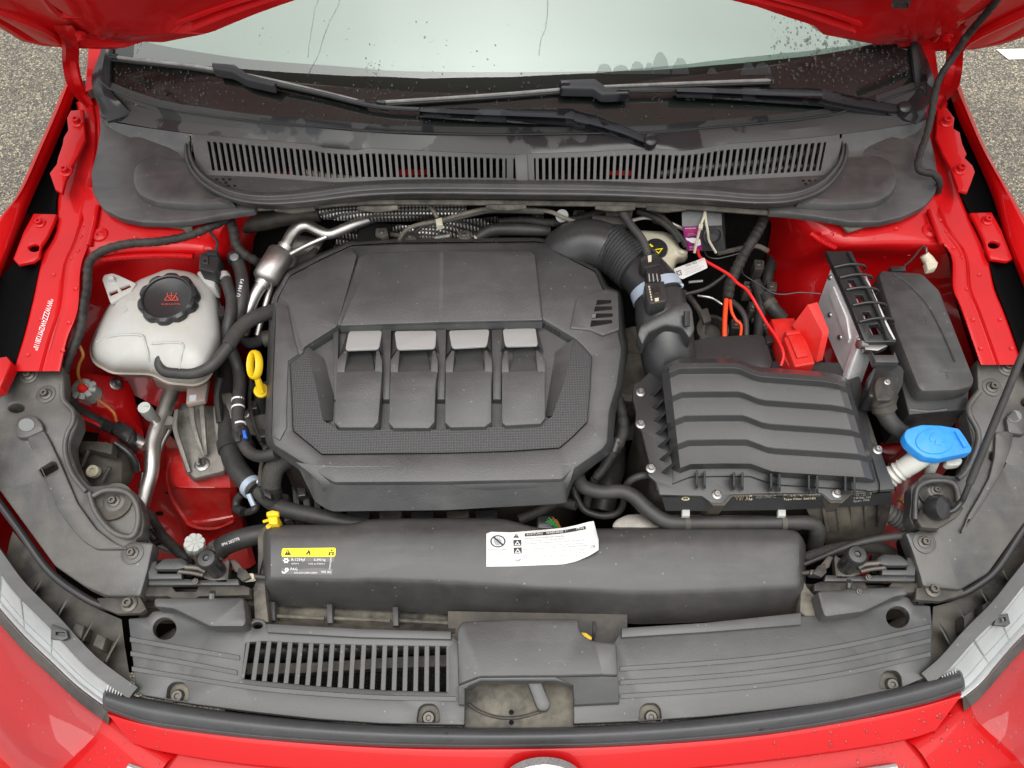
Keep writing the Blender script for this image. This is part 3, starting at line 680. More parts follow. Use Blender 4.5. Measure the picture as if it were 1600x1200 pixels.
for pts, bl, nm in (([(110, 172), (130, 170), (131, 190), (133, 217), (122, 240), (110, 262), (102, 282), (97, 302), (86, 296), (77, 270), (88, 256), (90, 246), (97, 226), (99, 214), (106, 203), (104, 184)], ((122, 192), (104, 269)), 1),
                    ([(1465, 170), (1480, 168), (1492, 184), (1490, 200), (1500, 206), (1504, 224), (1511, 240), (1508, 246), (1520, 258), (1524, 268), (1518, 285), (1512, 300), (1498, 296), (1486, 262), (1474, 240), (1463, 215)], ((1477, 192), (1499, 266)), 2)):
    hpz = lambda x, y: .975 - (y - 170) * .00018
    hpl = plate('hinge_plate', pts, hpz, .006, M['redin'], car, bev=2)
    for x, y in bl: bolt(x, y, .95, 10, M['redin'], car, on=[hpl], h=1.2)

# -- front: bumper strip under the seal, its face, grille bars and badge
TOPB = [(168, 1113), (240, 1132), (400, 1152), (600, 1166), (800, 1168), (1000, 1162), (1200, 1145), (1400, 1110), (1503, 1083)]
LOWB = [(205, 1160), (262, 1176), (400, 1196), (600, 1209), (800, 1212), (1000, 1206), (1200, 1188), (1395, 1160), (1460, 1142)]
b0 = [W(x, y, .752) for x, y in TOPB]; b1 = [W(x, y, .735) for x, y in LOWB]
b0u = [p + Vector((0, .012, -.02)) for p in b0]
b2 = [p + Vector((0, .012, -.012)) for p in b1]; 
grid('bumper_strip', [b0u, b0, [p.lerp(q, .25) + Vector((0, -.0, .004)) for p, q in zip(b0, b1)], [p.lerp(q, .8) + Vector((0, 0, .003)) for p, q in zip(b0, b1)], b1, b2], M['red'], car, ku=5, kv=3)
g0 = [p + Vector((0, .010, -.016)) for p in b1]; g1 = [p + Vector((0, -.045, -.022)) for p in b1]; g2 = [p + Vector((0, -.055, -.06)) for p in b1]; g3 = [p + Vector((0, -.05, -.30)) for p in b1]
grid('bumper_lower', [g0, g1, g2, g3], M['red'], car, ku=5, kv=3)
lt = [b1[0] + Vector((-.004, .0, -.012)), b1[0] + Vector((.06, -.018, -.012))]
for a, b in ((0, 4), (5, 8)):
    pth = [p + Vector((0, -.030, -.010)) for p in (b1[a:b])]
    tube('chrome_strip', pth, .005, M['badge'], car, metres=True, n=8)
ec = W(849, 1243, .735)
badge = lathe('badge', ec, (0, -math.cos(R(32)), math.sin(R(32))), [(.061, -.012), (.061, .0), (.058, .004), (.052, .005), (.050, .002), (.030, .0035), (.004, .0045)], M['badge'], car, n=48)
for sx_ in (-1, 1):
    bx, by, ba = basis((0, -math.cos(R(32)), math.sin(R(32))))
    q = [ec + bx * (sx_ * u) + by * v * -1 + ba * .007 for u, v in ((.004, -.046), (.014, -.046), (.008, -.010), (.0, -.010))]
    ringset('badge_mark', [[p - ba * .006 for p in q], q], M['ink'], badge)

# -- headlights, one each side
def mir(pts, cx=832): return [(2 * cx - p[0],) + tuple(p[1:]) for p in pts]
def headlight(sg, label):
    L = sg < 0
    up = [(-40, 830, .80), (0, 886, .785), (30, 926, .78), (80, 976, .775), (140, 1040, .768), (205, 1088, .762)] if L else [(1660, 830, .80), (1600, 905, .785), (1560, 955, .78), (1520, 995, .775), (1480, 1040, .768), (1450, 1066, .762)]
    lo = [(-60, 880, .765), (0, 950, .755), (40, 995, .75), (80, 1033, .748), (125, 1075, .745), (172, 1110, .742)] if L else [(1670, 905, .765), (1612, 975, .755), (1580, 1010, .75), (1550, 1045, .748), (1528, 1070, .745), (1504, 1090, .742)]
    lo2 = [(x + (-2 if L else 2), y + 22, z - .012) for x, y, z in lo]
    ctr = W(*lo[2])
    t = thing('headlight', label, 'headlight', ctr)
    grid('reflector', [up, [((a[0] + b[0]) / 2, (a[1] + b[1]) / 2, (a[2] + b[2]) / 2 - .007) for a, b in zip(up, lo)], lo], M['glasswhite'], t, ku=4, kv=3, thick=.02)
    lo3 = [(x, y + 26, z - .05) for x, y, z in lo]
    grid('dark_bezel', [[(x, y, z - .001) for x, y, z in lo], lo2, lo3], M['dirty'], t, ku=4, kv=2)
    # clear lens: rises at the reflector edge, bulges and falls to the bumper
    w0 = [W(x, y, z) + Vector((0, 0, .004)) for x, y, z in up]; w1 = [W(x, y, z) + Vector((0, 0, .008)) for x, y, z in lo]
    w2 = [W(*p) + Vector((sg * .012, -.014, .006)) for p in lo2]; w3 = [W(*p) + Vector((sg * .05, -.052, -.004)) for p in lo2]; w4 = [W(*p) + Vector((sg * .085, -.085, -.03)) for p in lo2]
    grid('lens', [w0, w1, w2, w3, w4], M['lens'], t, ku=4, kv=3)
    # mounting strip along the top with its tab
    st = [(x + (3 if L else -3), y - 6, z + .006) for x, y, z in up]
    bs = grid('mounting_strip', [[(x + (7 if L else -7), y - 8, z + .002) for x, y, z in st], st, [(x + (-4 if L else 4), y + 4, z + .006) for x, y, z in up]], M['panel'], t, ku=4, thick=.008)
    tp = [(80, 975), (104, 985), (106, 996), (98, 1000), (79, 998)] if L else [(1557, 962), (1575, 958), (1579, 974), (1574, 978), (1553, 976)]
    plate('mounting_tab', tp, .785, .006, M['panel'], t, bev=1, holes=[[(87, 987), (101, 988), (101, 993), (87, 992)]] if L else [[(1560, 966), (1571, 964), (1572, 970), (1561, 972)]])
    for f_, r_ in ((.18, 1.3), (.62, 1.0), (.86, 1.6)):
        tube('reflector_step', [(lerp(a[0], b[0], f_), lerp(a[1], b[1], f_), lerp(a[2], b[2], f_) + .0015 - .030 * f_ * (1 - f_)) for a, b in zip(up, lo)], r_, M['glasswhite'] if f_ > .3 else M['capgrey'], t, n=6)
    for k in range(3):
        a, b = up[1 + k], lo[1 + k]; tube('reflector_rib', [(lerp(a[0], b[0], .1), lerp(a[1], b[1], .1), a[2]), (lerp(a[0], b[0], .5), lerp(a[1], b[1], .5), (a[2] + b[2]) / 2 - .005), (lerp(a[0], b[0], .9), lerp(a[1], b[1], .9), b[2])], 1.2, M['capgrey'], t, n=6)
    tube('lens_rim', [W(x, y, z) + Vector((0, 0, .009)) for x, y, z in lo], .0014, M['lens'], t, metres=True, n=6)
    # fine flutes at the inner end
    for k in range(6):
        x, y = (170 + 4 * k, 1068 + 3 * k) if L else (1492 - 4 * k, 1046 + 2 * k)
        tube('flute', [(x, y, .769), (x + (-4 if L else 4), y + 14, .763)], 1.0, M['glasswhite'], t, n=6)
    return t
headlight(-1, 'headlight with white reflector on the coolant tank side of the car')
headlight(1, 'headlight with white reflector on the washer filler side of the car')
# red corner of the bumper outside and below each lamp
for L in (True, False):
    sg = -1 if L else 1
    lo = [(-215, 700), (-160, 780), (-110, 840), (-62, 896), (-2, 968), (38, 1013), (78, 1051), (123, 1093), (172, 1128), (222, 1164), (262, 1190)] if L else [(1830, 700), (1782, 785), (1730, 850), (1672, 922), (1614, 993), (1582, 1028), (1552, 1063), (1530, 1088), (1506, 1108), (1470, 1140), (1430, 1166)]
    n_ = len(lo); a = [W(x, y, .728) for x, y in lo]
    out = [Vector((sg * (.022 if i < n_ - 3 else .012), -.022, 0)) for i in range(n_)]
    rws = [[p + Vector((-sg * .02, .02, -.02)) for p in a], a]
    for k_, (f_, dz) in enumerate(((1.6, -.008), (3.2, -.028), (4.6, -.07), (5.6, -.14), (5.9, -.30))): rws.append([p + o_ * f_ + Vector((0, 0, dz)) for p, o_ in zip(a, out)])
    grid('bumper_corner', rws, M['red'], car, ku=4, kv=3)

# ------------------------------------------------------------------ scuttle panel below the windscreen
sc = thing('scuttle_panel', 'black plastic scuttle panel with air slots below the windscreen', 'trim panel', W(810, 250, .95))
def glz(x):
    for a, b in zip(GL, GL[1:]):
        if a[0] <= x <= b[0]:
            t = (x - a[0]) / (b[0] - a[0]); return (lerp(a[1], b[1], t), lerp(a[2], b[2], t))
    return (118, GL[0][2])
CREASE = [(155, 178), (170, 187), (250, 202), (317, 210), (400, 218), (485, 225), (505, 230), (555, 234), (572, 231), (600, 232), (700, 237), (800, 241), (825, 240), (920, 237), (1017, 232), (1065, 235), (1100, 231), (1132, 225), (1200, 220), (1300, 211), (1432, 192), (1448, 182)]
band_hi = []
for x, y in CREASE:
    gy, gz = glz(x); band_hi.append((x, gy + 1, gz + .004))
band = grid('wet_band', [[(x, y - 10, z + .002) for x, y, z in band_hi], band_hi, [((a[0] + b[0]) / 2, a[1] + (b[1] - a[1]) * .5, .995) for a, b in zip(band_hi, CREASE)], [(x, y, .985) for x, y in CREASE], [(x, y + 1.5, .978) for x, y in CREASE]], M['wetband'], sc, ku=2, kv=1, ang=25)
tube('glass_seal', [(x, y + 1, z + .003) for x, y, z in band_hi], 1.6, M['trim'], sc, n=6, k=2)
# end pieces rising beside the glass
def strip(name, a, b, mat_, parent, thick=.01, ku=4): return grid(name, [a, [tuple((p[i] + q[i]) / 2 + (.006 if i == 2 else 0) for i in range(3)) for p, q in zip(a, b)], b], mat_, parent, ku=ku, kv=2, thick=thick)
def gz_(x, y, h): return (x, y, onglass(x, y, h).z)
for o_, i_ in (([(166, 30), (160, 66), (148, 105), (143, 122), (146, 145)], [(176, 30), (174, 66), (172, 105), (172, 130), (176, 145)]), ([(1436, 30), (1440, 66), (1452, 100), (1459, 124), (1457, 146)], [(1420, 30), (1423, 66), (1428, 105), (1430, 130), (1426, 145)])):
    e_ = [(157, 172, .994), (168, 190, .984)] if o_[0][0] < 800 else [(1446, 175, .994), (1432, 193, .984)]
    f_ = [(188, 160, onglass(188, 160, .006).z), (206, 178, .990)] if o_[0][0] < 800 else [(1412, 160, onglass(1412, 160, .006).z), (1394, 178, .990)]
    strip('pillar_trim', [gz_(x, y, -.004) for x, y in o_] + e_, [gz_(x, y, .007) for x, y in i_] + f_, M['trim'], sc)
# wings either side
LEFTW = [(155, 180), (156, 200), (150, 237), (141, 270), (144, 300), (160, 326), (187, 340), (220, 347), (262, 348), (300, 345), (340, 337), (400, 328), (400, 300), (330, 282), (300, 262), (296, 232), (296, 206), (240, 196), (170, 184)]
RIGHTW = [(1447, 182), (1452, 205), (1461, 240), (1468, 282), (1461, 304), (1445, 322), (1412, 338), (1375, 347), (1330, 347), (1275, 338), (1225, 332), (1200, 331), (1200, 305), (1270, 290), (1305, 262), (1315, 232), (1315, 206), (1370, 196), (1432, 189)]
wz = lambda x, y: .982 - max(0, min(1, (y - 185) / 60.0)) * .030 - max(0, (y - 245)) * .00012
wl = plate('wing', LEFTW, wz, .012, M['scuttle'], sc, bev=3, r=6); wr = plate('wing', RIGHTW, wz, .012, M['scuttle'], sc, bev=3, r=6)
tz = lambda x, y: .964 - max(0, (y - 245)) * .0001
plate('terrace', [(206, 262), (214, 250), (236, 238), (290, 246), (304, 268), (330, 298), (372, 316), (300, 321), (240, 316), (212, 302), (204, 282)], tz, .016, M['scuttle'], sc, bev=9, r=9)
plate('terrace', [(1404, 262), (1396, 250), (1374, 238), (1322, 244), (1308, 268), (1282, 296), (1240, 316), (1310, 321), (1372, 316), (1396, 302), (1406, 282)], tz, .016, M['scuttle'], sc, bev=9, r=9)
# step rising from the wing to the crease
for a in ([(158, 182), (172, 190), (230, 200), (296, 209)], [(1446, 184), (1432, 193), (1372, 201), (1316, 209)]):
    s = 1 if a[0][0] < 800 else -1
    grid('wing_step', [[(x, y, .983) for x, y in a], [(x + s * 3, y + 26, .962) for x, y in a], [(x + s * 6, y + 40, .955) for x, y in a]], M['scuttle'], sc, ku=3, kv=3)
# slotted grille: a sloping face, each bar between two slots a piece of its own
def slot_y(x):
    top = interp([(a[0], a[1]) for a in CREASE], x)
    bot = interp([(322, 270), (400, 273), (525, 282), (575, 280), (792, 281), (832, 284), (950, 284), (1050, 283), (1200, 275), (1292, 270)], x)
    return top, bot
def face(x, f, dz=0.0):
    t, b = slot_y(x); return W(x, lerp(t, b, f), lerp(.984, .948, f) + dz)
xs = [300 + i * (1312 - 300) / 60 for i in range(61)]
grid('slot_rail', [[face(x, 0) for x in xs], [face(x, .17) for x in xs]], M['scuttle'], sc, thick=.006, off=(0, .5, -1))
grid('slot_rail', [[face(x, .93) for x in xs], [face(x, 1.06) for x in xs]], M['scuttle'], sc, thick=.006, off=(0, .5, -1))
def bar(xt, xb, w):
    q = [face(xt - w, .12, .0), face(xt + w, .12, .0), face(xb + w, .98, .0), face(xb - w, .98, .0)]
    nd = Vector((0, .35, -1)).normalized() * .012
    ringset('slat', [[p + nd for p in q], q], M['scuttle'], sc, flat=True)
n1 = 48
for i in range(n1 + 1):
    x = lerp(320, 797, i / n1); bar(x - (9 if i == 0 else 0), x + lerp(9, 0, i / n1) - (9 if i == 0 else 0), 2.2 if 0 < i < n1 else (12 if i == 0 else 5))
n2 = 46
for i in range(n2 + 1):
    x = lerp(829, 1296, i / n2); bar(x + (8 if i == n2 else 0), x - lerp(-1, 10, i / n2) + (8 if i == n2 else 0), 2.2 if 0 < i < n2 else (12 if i == n2 else 5))
plate('centre_divider', [(804, 236), (824, 236), (826, 286), (806, 286)], lambda x, y: lerp(.988, .951, (y - 236) / 50), .012, M['scuttle'], sc, bev=2)
# what shows through the slots: dark duct with bits of painted body and linkage
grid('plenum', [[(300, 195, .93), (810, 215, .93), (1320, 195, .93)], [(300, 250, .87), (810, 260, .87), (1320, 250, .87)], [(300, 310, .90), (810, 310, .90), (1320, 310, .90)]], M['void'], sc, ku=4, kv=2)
for pts in ([(325, 266), (455, 268), (455, 280), (330, 280)], [(618, 264), (672, 264), (672, 280), (618, 280)], [(950, 266), (988, 266), (986, 278), (950, 276)]):
    plate('plenum_tab', pts, .925, .01, M['redplast'] if pts[0][0] > 900 else M['redin'], sc, bev=1)
tube('linkage_rod', [(1030, 272, .925), (1100, 262, .925), (1200, 252, .925), (1290, 232, .93)], 5, M['cast'], sc)
tube('linkage_rod', [(1060, 283, .915), (1140, 276, .915), (1230, 262, .92), (1300, 258, .92)], 4, M['cast'], sc)
tube('linkage_rod', [(475, 270, .925), (520, 278, .92), (570, 282, .92)], 6, M['cream'], sc)
# ledge in front of the slots with grids of small square drains
def ledz(x, y): return .947
LEDGE = [(300, 262), (322, 270), (400, 276), (525, 284), (640, 282), (800, 283), (950, 285), (1050, 284), (1200, 277), (1292, 271), (1312, 262), (1296, 292), (1250, 308), (1150, 312), (1000, 304), (800, 300), (640, 300), (520, 306), (400, 314), (340, 298)]
led = plate('ledge', LEDGE, .946, .006, M['scuttle'], sc, bev=1)
for bx, by, dx in ((326, 279, 10), (1252, 281, 10)):
    for r_ in range(3):
        for c_ in range(4 - r_ % 2):
            x, y = bx + c_ * dx + r_ * 4, by + r_ * 5
            decal('drain_hole', [(x, y), (x + 5, y), (x + 6, y + 3), (x + 1, y + 3)], [led], M['void'], sc, off=.0004)
for cx, cy in ((389, 294), (1226, 294)):
    decal('moulded_ring', ell(cx, cy, 13, 6, 20), [led], M['panel'], sc, off=.0005, holes=[ell(cx, cy, 11.4, 5, 20)])
    decal('moulded_ring', [(cx - 8, cy - 3), (cx - 6, cy - 4), (cx + 8, cy + 3), (cx + 6, cy + 4)], [led], M['panel'], sc, off=.0005)
# raised double-ridged lip that the bonnet closes on
LIP = [(293, 212), (294, 243), (307, 270), (334, 292), (372, 307), (420, 312), (480, 308), (560, 298), (650, 294), (800, 295), (950, 297), (1100, 304), (1180, 310), (1240, 307), (1284, 290), (1311, 262), (1320, 236), (1318, 212)]
lw = [6, 7, 8.5, 10, 11, 12, 13, 14, 14, 14, 14, 14, 13, 12, 11, 8.5, 7, 6]
prof = [(-1.0, -.012), (-.8, .006), (-.5, .012), (-.2, .009), (0.05, .006), (.3, .009), (.55, .008), (.8, .002), (1.1, -.014), (1.25, -.03)]
rows = []
for k_, (u, dz) in enumerate(prof):
    row = []
    for i, (x, y) in enumerate(LIP):
        a = LIP[max(i - 1, 0)]; b = LIP[min(i + 1, len(LIP) - 1)]; dx, dy = b[0] - a[0], b[1] - a[1]; l = math.hypot(dx, dy)
        row.append((x - dy / l * u * lw[i], y + dx / l * u * lw[i], .962 + dz))
    rows.append(row)
grid('bonnet_lip', rows, M['scuttle'], sc, ku=5, kv=2)
# foam underneath the front edge, brownish with dust
tube('foam_strip', [(400, 326, .932), (500, 320, .932), (600, 316, .932), (800, 317, .932), (1000, 320, .932), (1100, 325, .932), (1215, 334, .932)], 4.5, M['dirtier'], sc, n=8)
plate('under_tray', [(220, 348), (300, 346), (300, 358), (292, 362), (284, 356)], .925, .004, M['dirtier'], sc, bev=1)
plate('under_tray', [(1310, 346), (1378, 346), (1345, 356), (1325, 362)], .925, .004, M['dirtier'], sc, bev=1)

# ------------------------------------------------------------------ wipers
def wiper(label, arm, lever, pivot, blade, conn, prf):
    def hv(q, h): return tuple(q[:2]) + (onglass(q[0], q[1], h).z,) + tuple(q[3:])
    arm = [hv(q, .026) for q in arm]; blade = [hv(q, .016) for q in blade]; lever = [hv(q, .030 - .018 * (i / (len(lever) - 1))) for i, q in enumerate(lever)]
    pivot = hv(pivot, .020)
    base = W(*pivot); t = thing('wiper', label, 'wiper', base)
    tube('arm_rod', arm, 3.6, M['trim'], t, n=8)
    grid('lever', [[(x, y - w, z - .004) for x, y, z, w in lever], [(x, y - w * .6, z + .006) for x, y, z, w in lever], [(x, y + w * .5, z + .005) for x, y, z, w in lever], [(x, y + w, z - .008) for x, y, z, w in lever]], M['wetarm'], t, ku=4, thick=.010)
    lathe('pivot_cap', base, (0, -.5, 1), [(.013, -.02), (.013, .004), (.011, .009), (.006, .011), (.002, .011)], M['trim'], t, n=20)
    tube('blade_spine', blade, 2.6, M['spine'], t, n=8)
    tube('blade_rubber', [(x, y + 4, z - .006) for x, y, z in blade], 3.0, M['rubber'], t, n=6)
    plate('blade_connector', conn, lambda x, y: onglass(x, y, .036).z, .016, M['wetarm'], t, bev=2, r=2)
    for e in (blade[0], blade[-1]): tube('blade_end_cap', [e, (e[0] + (12 if e is blade[0] else -12), e[1] + (2 if e is blade[0] else -2) * (1 if prf else .4), e[2])], 4.2, M['trim'], t, n=8)
    return t
wiper('wiper with its lever and pivot bolt near the centre of the scuttle', [(390, 120, 1.05), (430, 131, 1.045), (500, 146, 1.035), (560, 161, 1.03), (600, 168, 1.025), (655, 171, 1.022)],
      [(655, 172, 1.02, 4), (720, 175, 1.02, 6), (800, 177, 1.02, 8), (888, 180, 1.02, 10), (900, 184, 1.02, 11), (935, 192, 1.015, 10), (975, 205, 1.008, 9), (1005, 217, 1.0, 9), (1018, 222, .997, 8)], (1016, 221, 1.003),
      [(172, 88, 1.062), (220, 94, 1.06), (300, 103, 1.058), (400, 120, 1.052), (480, 138, 1.045), (570, 160, 1.035)],
      [(330, 97), (366, 100), (386, 114), (430, 128), (428, 134), (384, 124), (362, 112), (332, 107)], 0)
wiper('wiper with its lever and pivot cap at the far end by the bonnet cable', [(940, 144, 1.04), (985, 142, 1.04), (1060, 141, 1.035)],
      [(1058, 141, 1.032, 4), (1120, 142, 1.03, 6), (1200, 145, 1.03, 8), (1282, 149, 1.03, 10), (1295, 152, 1.03, 11), (1340, 161, 1.025, 10), (1385, 168, 1.02, 10), (1413, 171, 1.016, 9)], (1411, 170, 1.022),
      [(590, 160, 1.035), (700, 153, 1.04), (800, 146, 1.045), (900, 138, 1.048), (1000, 133, 1.05), (1100, 129, 1.05), (1208, 125, 1.05)],
      [(874, 124), (930, 122), (948, 136), (984, 138), (984, 146), (940, 148), (928, 139), (876, 138)], 1)

# ------------------------------------------------------------------ engine cover
ecv = thing('engine_cover', 'large charcoal plastic engine cover with four silver-topped blocks', 'engine cover', W(690, 600, .78))
def zE(x, y): return interp([(375, .882), (395, .895), (560, .872), (700, .842), (728, .836)], y) - .000012 * abs(x - 690) * (1 if y < 520 else .4)
OUT = [(548, 379), (620, 375), (840, 373), (858, 376), (874, 391), (934, 421), (946, 450), (966, 456), (971, 525), (976, 542), (968, 602), (956, 642), (953, 692), (944, 704), (892, 740), (880, 752), (700, 756), (520, 757), (484, 735), (468, 724), (424, 697), (420, 682), (422, 600), (427, 478), (430, 464), (449, 428), (500, 401)]
SK = [(548, 376), (620, 371), (840, 369), (862, 373), (880, 387), (939, 417), (951, 447), (972, 455), (978, 525), (982, 545), (974, 604), (962, 645), (958, 697), (950, 711), (896, 752), (884, 786), (700, 797), (518, 799), (492, 784), (468, 734), (420, 701), (414, 686), (416, 602), (421, 475), (425, 460), (445, 423), (498, 396)]
def rn(p, rr=6): return rnd(p, rr, 3)
inn = inset(rn(OUT), 10)
rgs = [[W(x, y, .775) for x, y in rn(SK)], [W(x, y, .79 if y > 745 else .815) for x, y in rn(SK)]]
mid = []
for (xo, yo), (xs_, ys_) in zip(rn(OUT), rn(SK)): mid.append(W(xo, yo, zE(xo, yo) - .010 if yo < 735 else .827))
rgs.append(mid)
in4 = inset(rn(OUT), 4)
rgs.append([W(x, y, zE(x, y) - .003 if y < 735 else .831) for x, y in in4])
base = ringset('shell', rgs, M['cover'], ecv, cap1=False, ang=28)
# front slope of the shell between rim and skirt
fa = [(470, 722), (500, 748), (505, 752), (530, 773), (700, 775), (870, 770), (885, 748), (905, 728)]
POCK = [(481, 541), (531, 511), (690, 505), (848, 503), (896, 530), (884, 590), (863, 650), (845, 664), (690, 671), (530, 672), (505, 657), (497, 620)]
HOLE = [(453, 566), (473, 551), (478, 541), (530, 508), (690, 502), (849, 500), (898, 529), (911, 541), (924, 556), (921, 610), (917, 659), (895, 681), (874, 699), (800, 704), (700, 707), (503, 709), (480, 690), (458, 672), (456, 620)]
frame = plate('frame', inset(rn(OUT), 3.0), zE, .022, M['cover'], ecv, bev=5, holes=[rnd(HOLE, 2, 2)], ang=28)
# textured band sunk inside the frame
plate('dimpled_band', HOLE, lambda x, y: zE(x, y) - .0045, .014, M['dimple'], ecv, bev=0, holes=[POCK])
plate('pocket_floor', inset(POCK, -6), lambda x, y: zE(x, y) - .020, .004, M['cover'], ecv, bev=0)
# sloping cheeks of the pocket
grid('pocket_cheek', [[(481, 541, zE(481, 541) - .003), (497, 620, zE(497, 620) - .005), (505, 657, zE(505, 657) - .006)], [(505, 560, zE(505, 560) - .019), (522, 620, zE(522, 620) - .019), (520, 657, zE(520, 657) - .019)]], M['cover'], ecv)
grid('pocket_cheek', [[(896, 530, zE(896, 530) - .003), (884, 590, zE(884, 590) - .005), (863, 650, zE(863, 650) - .006)], [(868, 550, zE(868, 550) - .019), (858, 610, zE(858, 610) - .019), (852, 650, zE(852, 650) - .019)]], M['cover'], ecv)
# raised centre roof panel behind the blocks
plate('centre_panel', [(560, 401), (579, 394), (690, 391), (828, 390), (836, 398), (849, 500), (690, 503), (530, 509)], lambda x, y: zE(x, y) + .0035, .006, M['cover'], ecv, bev=2.0, r=4)
# side panels (slightly raised facets)
plate('side_facet', [(431, 471), (449, 477), (460, 530), (467, 552), (450, 564), (448, 640), (448, 668), (437, 688), (427, 682)], lambda x, y: zE(x, y) + .0022, .004, M['cover'], ecv, bev=1.5)
plate('shoulder_panel', [(436, 462), (452, 432), (502, 406), (548, 388), (558, 398), (527, 509), (478, 540), (470, 548), (452, 476)], lambda x, y: zE(x, y) + .0010, .004, M['cover'], ecv, bev=1.5, r=3)
vent_z = lambda x, y: zE(x, y) + .004
VH = [[(933, 469), (955, 469), (955, 474), (931, 477)], [(930, 479), (956, 479), (956, 484), (928, 487)], [(927, 490), (957, 490), (957, 495), (925, 498)], [(924, 501), (956, 500), (957, 505), (922, 511)]]
vp = plate('vent_panel', [(900, 468), (905, 462), (946, 451), (966, 456), (968, 515), (942, 524), (922, 516), (890, 513)], vent_z, .008, M['cover'], ecv, bev=2.5, r=3)
for v in VH: decal('vent_slot', v, [vp], M['void'], ecv, off=.0006)
decal('vent_glint', [(925, 492), (931, 490), (930, 497), (925, 497)], [vp], M['zinc'], ecv, off=.0009)
# panel seams on the front rim
grid('front_apron', [[(462, 722, .8365), (520, 728, .8375), (700, 728, .8375), (880, 724, .8375), (900, 716, .8365)], [(498, 752, .826), (524, 756, .826), (700, 757, .826), (876, 752, .826), (886, 742, .826)], [(506, 774, .802), (530, 776, .802), (700, 777, .802), (868, 771, .802), (880, 765, .802)], [(500, 789, .782), (530, 796, .782), (700, 795, .782), (868, 788, .782), (886, 780, .782)]], M['cover'], ecv, ku=3, kv=3)
BL = [([(545, 517), (597, 516), (592, 545), (539, 547)], [(526, 563), (597, 562), (596, 600), (591, 659), (583, 668), (531, 668), (522, 660)]),
      ([(616, 517), (682, 516), (680, 544), (620, 546)], [(610, 563), (684, 562), (681, 600), (679, 659), (670, 669), (615, 669), (607, 660)]),
      ([(701, 516), (765, 514), (761, 541), (706, 544)], [(696, 561), (769, 559), (768, 600), (768, 659), (757, 667), (704, 668), (695, 660)]),
      ([(785, 514), (837, 512), (841, 540), (789, 541)], [(784, 559), (852, 557), (852, 600), (852, 653), (845, 662), (790, 665), (784, 660)])]
for si, fl in BL:
    top_z = lambda x, y: zE(x, y) + .0045
    # flat front plate with the scoop cut into its back edge
    xl, xr = fl[0][0], fl[1][0]
    pl = [(xl, 580), (xl + 12, 580), (xr - 12, 578), (xr, 578)] + fl[2:]
    b = plate('block', pl, top_z, .026, M['cover'], ecv, bev=1.8)
    # side walls of the scoop running back to the silver lip
    for s in (0, 1):
        x0 = xl if s == 0 else xr; lipx = si[3][0] if s == 0 else si[2][0]; ins = 12 if s == 0 else -12
        q = [(x0, 582), (x0, 563), (lipx, 547), (lipx + ins * .35, 548), (x0 + ins, 582)]
        plate('block_shoulder', q, top_z, .026, M['cover'], b, bev=1.0)
    grid('scoop_floor', [[(xl + 12, 581, zE(690, 581) + .003), (xr - 12, 580, zE(690, 581) + .003)], [(xl + 18, 556, zE(690, 556) - .016), (xr - 16, 555, zE(690, 556) - .016)], [(xl + 20, 545, zE(690, 545) - .018), (xr - 18, 543, zE(690, 545) - .018)]], M['cover'], b)
    sz = lambda x, y: zE(x, y) - .012 + (y - 512) / 34.0 * .0185
    plate('silver_top', rnd(si, 5, 3), sz, .004, M['silver'], b, bev=1.0)
    wl0 = [(si[0][0] - 1, si[0][1], zE(690, 516) - .013), (si[3][0] - 1, si[3][1], zE(690, 546) + .003)]; 
    for s in (0, 1):
        a, c = (si[0], si[3]) if s == 0 else (si[1], si[2])
        ex = -3 if s == 0 else 3
        grid('silver_flank', [[(a[0], a[1], zE(690, 516) - .013), (c[0], c[1], zE(690, 545) + .004)], [(a[0] + ex, a[1] + 2, zE(690, 516) - .020), (c[0] + ex * 3, c[1] + 12, zE(690, 545) - .016)]], M['cover'], b)
for (x0, x1) in ((599, 608), (684, 694), (771, 782), (523, 526)):
    plate('pocket_rib', [(x0 - 3, 515), (x1 + 3, 514), (x1 + 1, 624), (x0 - 1, 624)], lambda x, y: zE(x, y) - .009, .012, M['cover'], ecv, bev=1)
grid('pocket_back', [[(531, 511, zE(690, 508) - .002), (690, 505, zE(690, 505) - .002), (848, 503, zE(690, 503) - .002)], [(533, 519, zE(690, 516) - .013), (690, 516, zE(690, 516) - .013), (846, 513, zE(690, 513) - .013)]], M['cover'], ecv)

# ------------------------------------------------------------------ engine underneath
eng = thing('engine', 'sooty metal engine block under the plastic cover', 'engine', W(690, 600, .45))
ringset('block', [[W(x, y, .46) for x, y in ((455, 440), (930, 420), (960, 700), (880, 850), (500, 860), (430, 700))], [W(x, y, .74) for x, y in ((470, 410), (920, 400), (945, 690), (870, 780), (520, 785), (440, 690))]], M['block'], eng)
for i in range(7): plate('manifold_runner', [(440 + i * 16, 770 - (i % 2) * 12), (450 + i * 16, 772), (456 + i * 16, 812), (444 + i * 16, 815)], .70 + .01 * (i % 3), .08, M['dirty'], eng, bev=2)
for i, (x, y, z) in enumerate(((560, 806, .735), (610, 806, .74), (660, 806, .73), (715, 806, .735), (760, 805, .72))):
    plate('injector_plug', [(x - 18, y - 8), (x + 18, y - 9), (x + 17, y + 10), (x - 17, y + 10)], z, .05, M['dirty'] if i % 2 else M['smooth'], eng, bev=2, r=3)
tube('turbo_pipe', [(470, 470, .74), (450, 400, .75), (470, 385, .77), (500, 395, .76)], 20, M['cast'], eng, n=14)
lathe('pulley', W(985, 600, .66), (0, 0, 1), [(.06, -.05), (.06, .03), (.05, .035), (.02, .03)], M['dirtier'], eng, n=24)
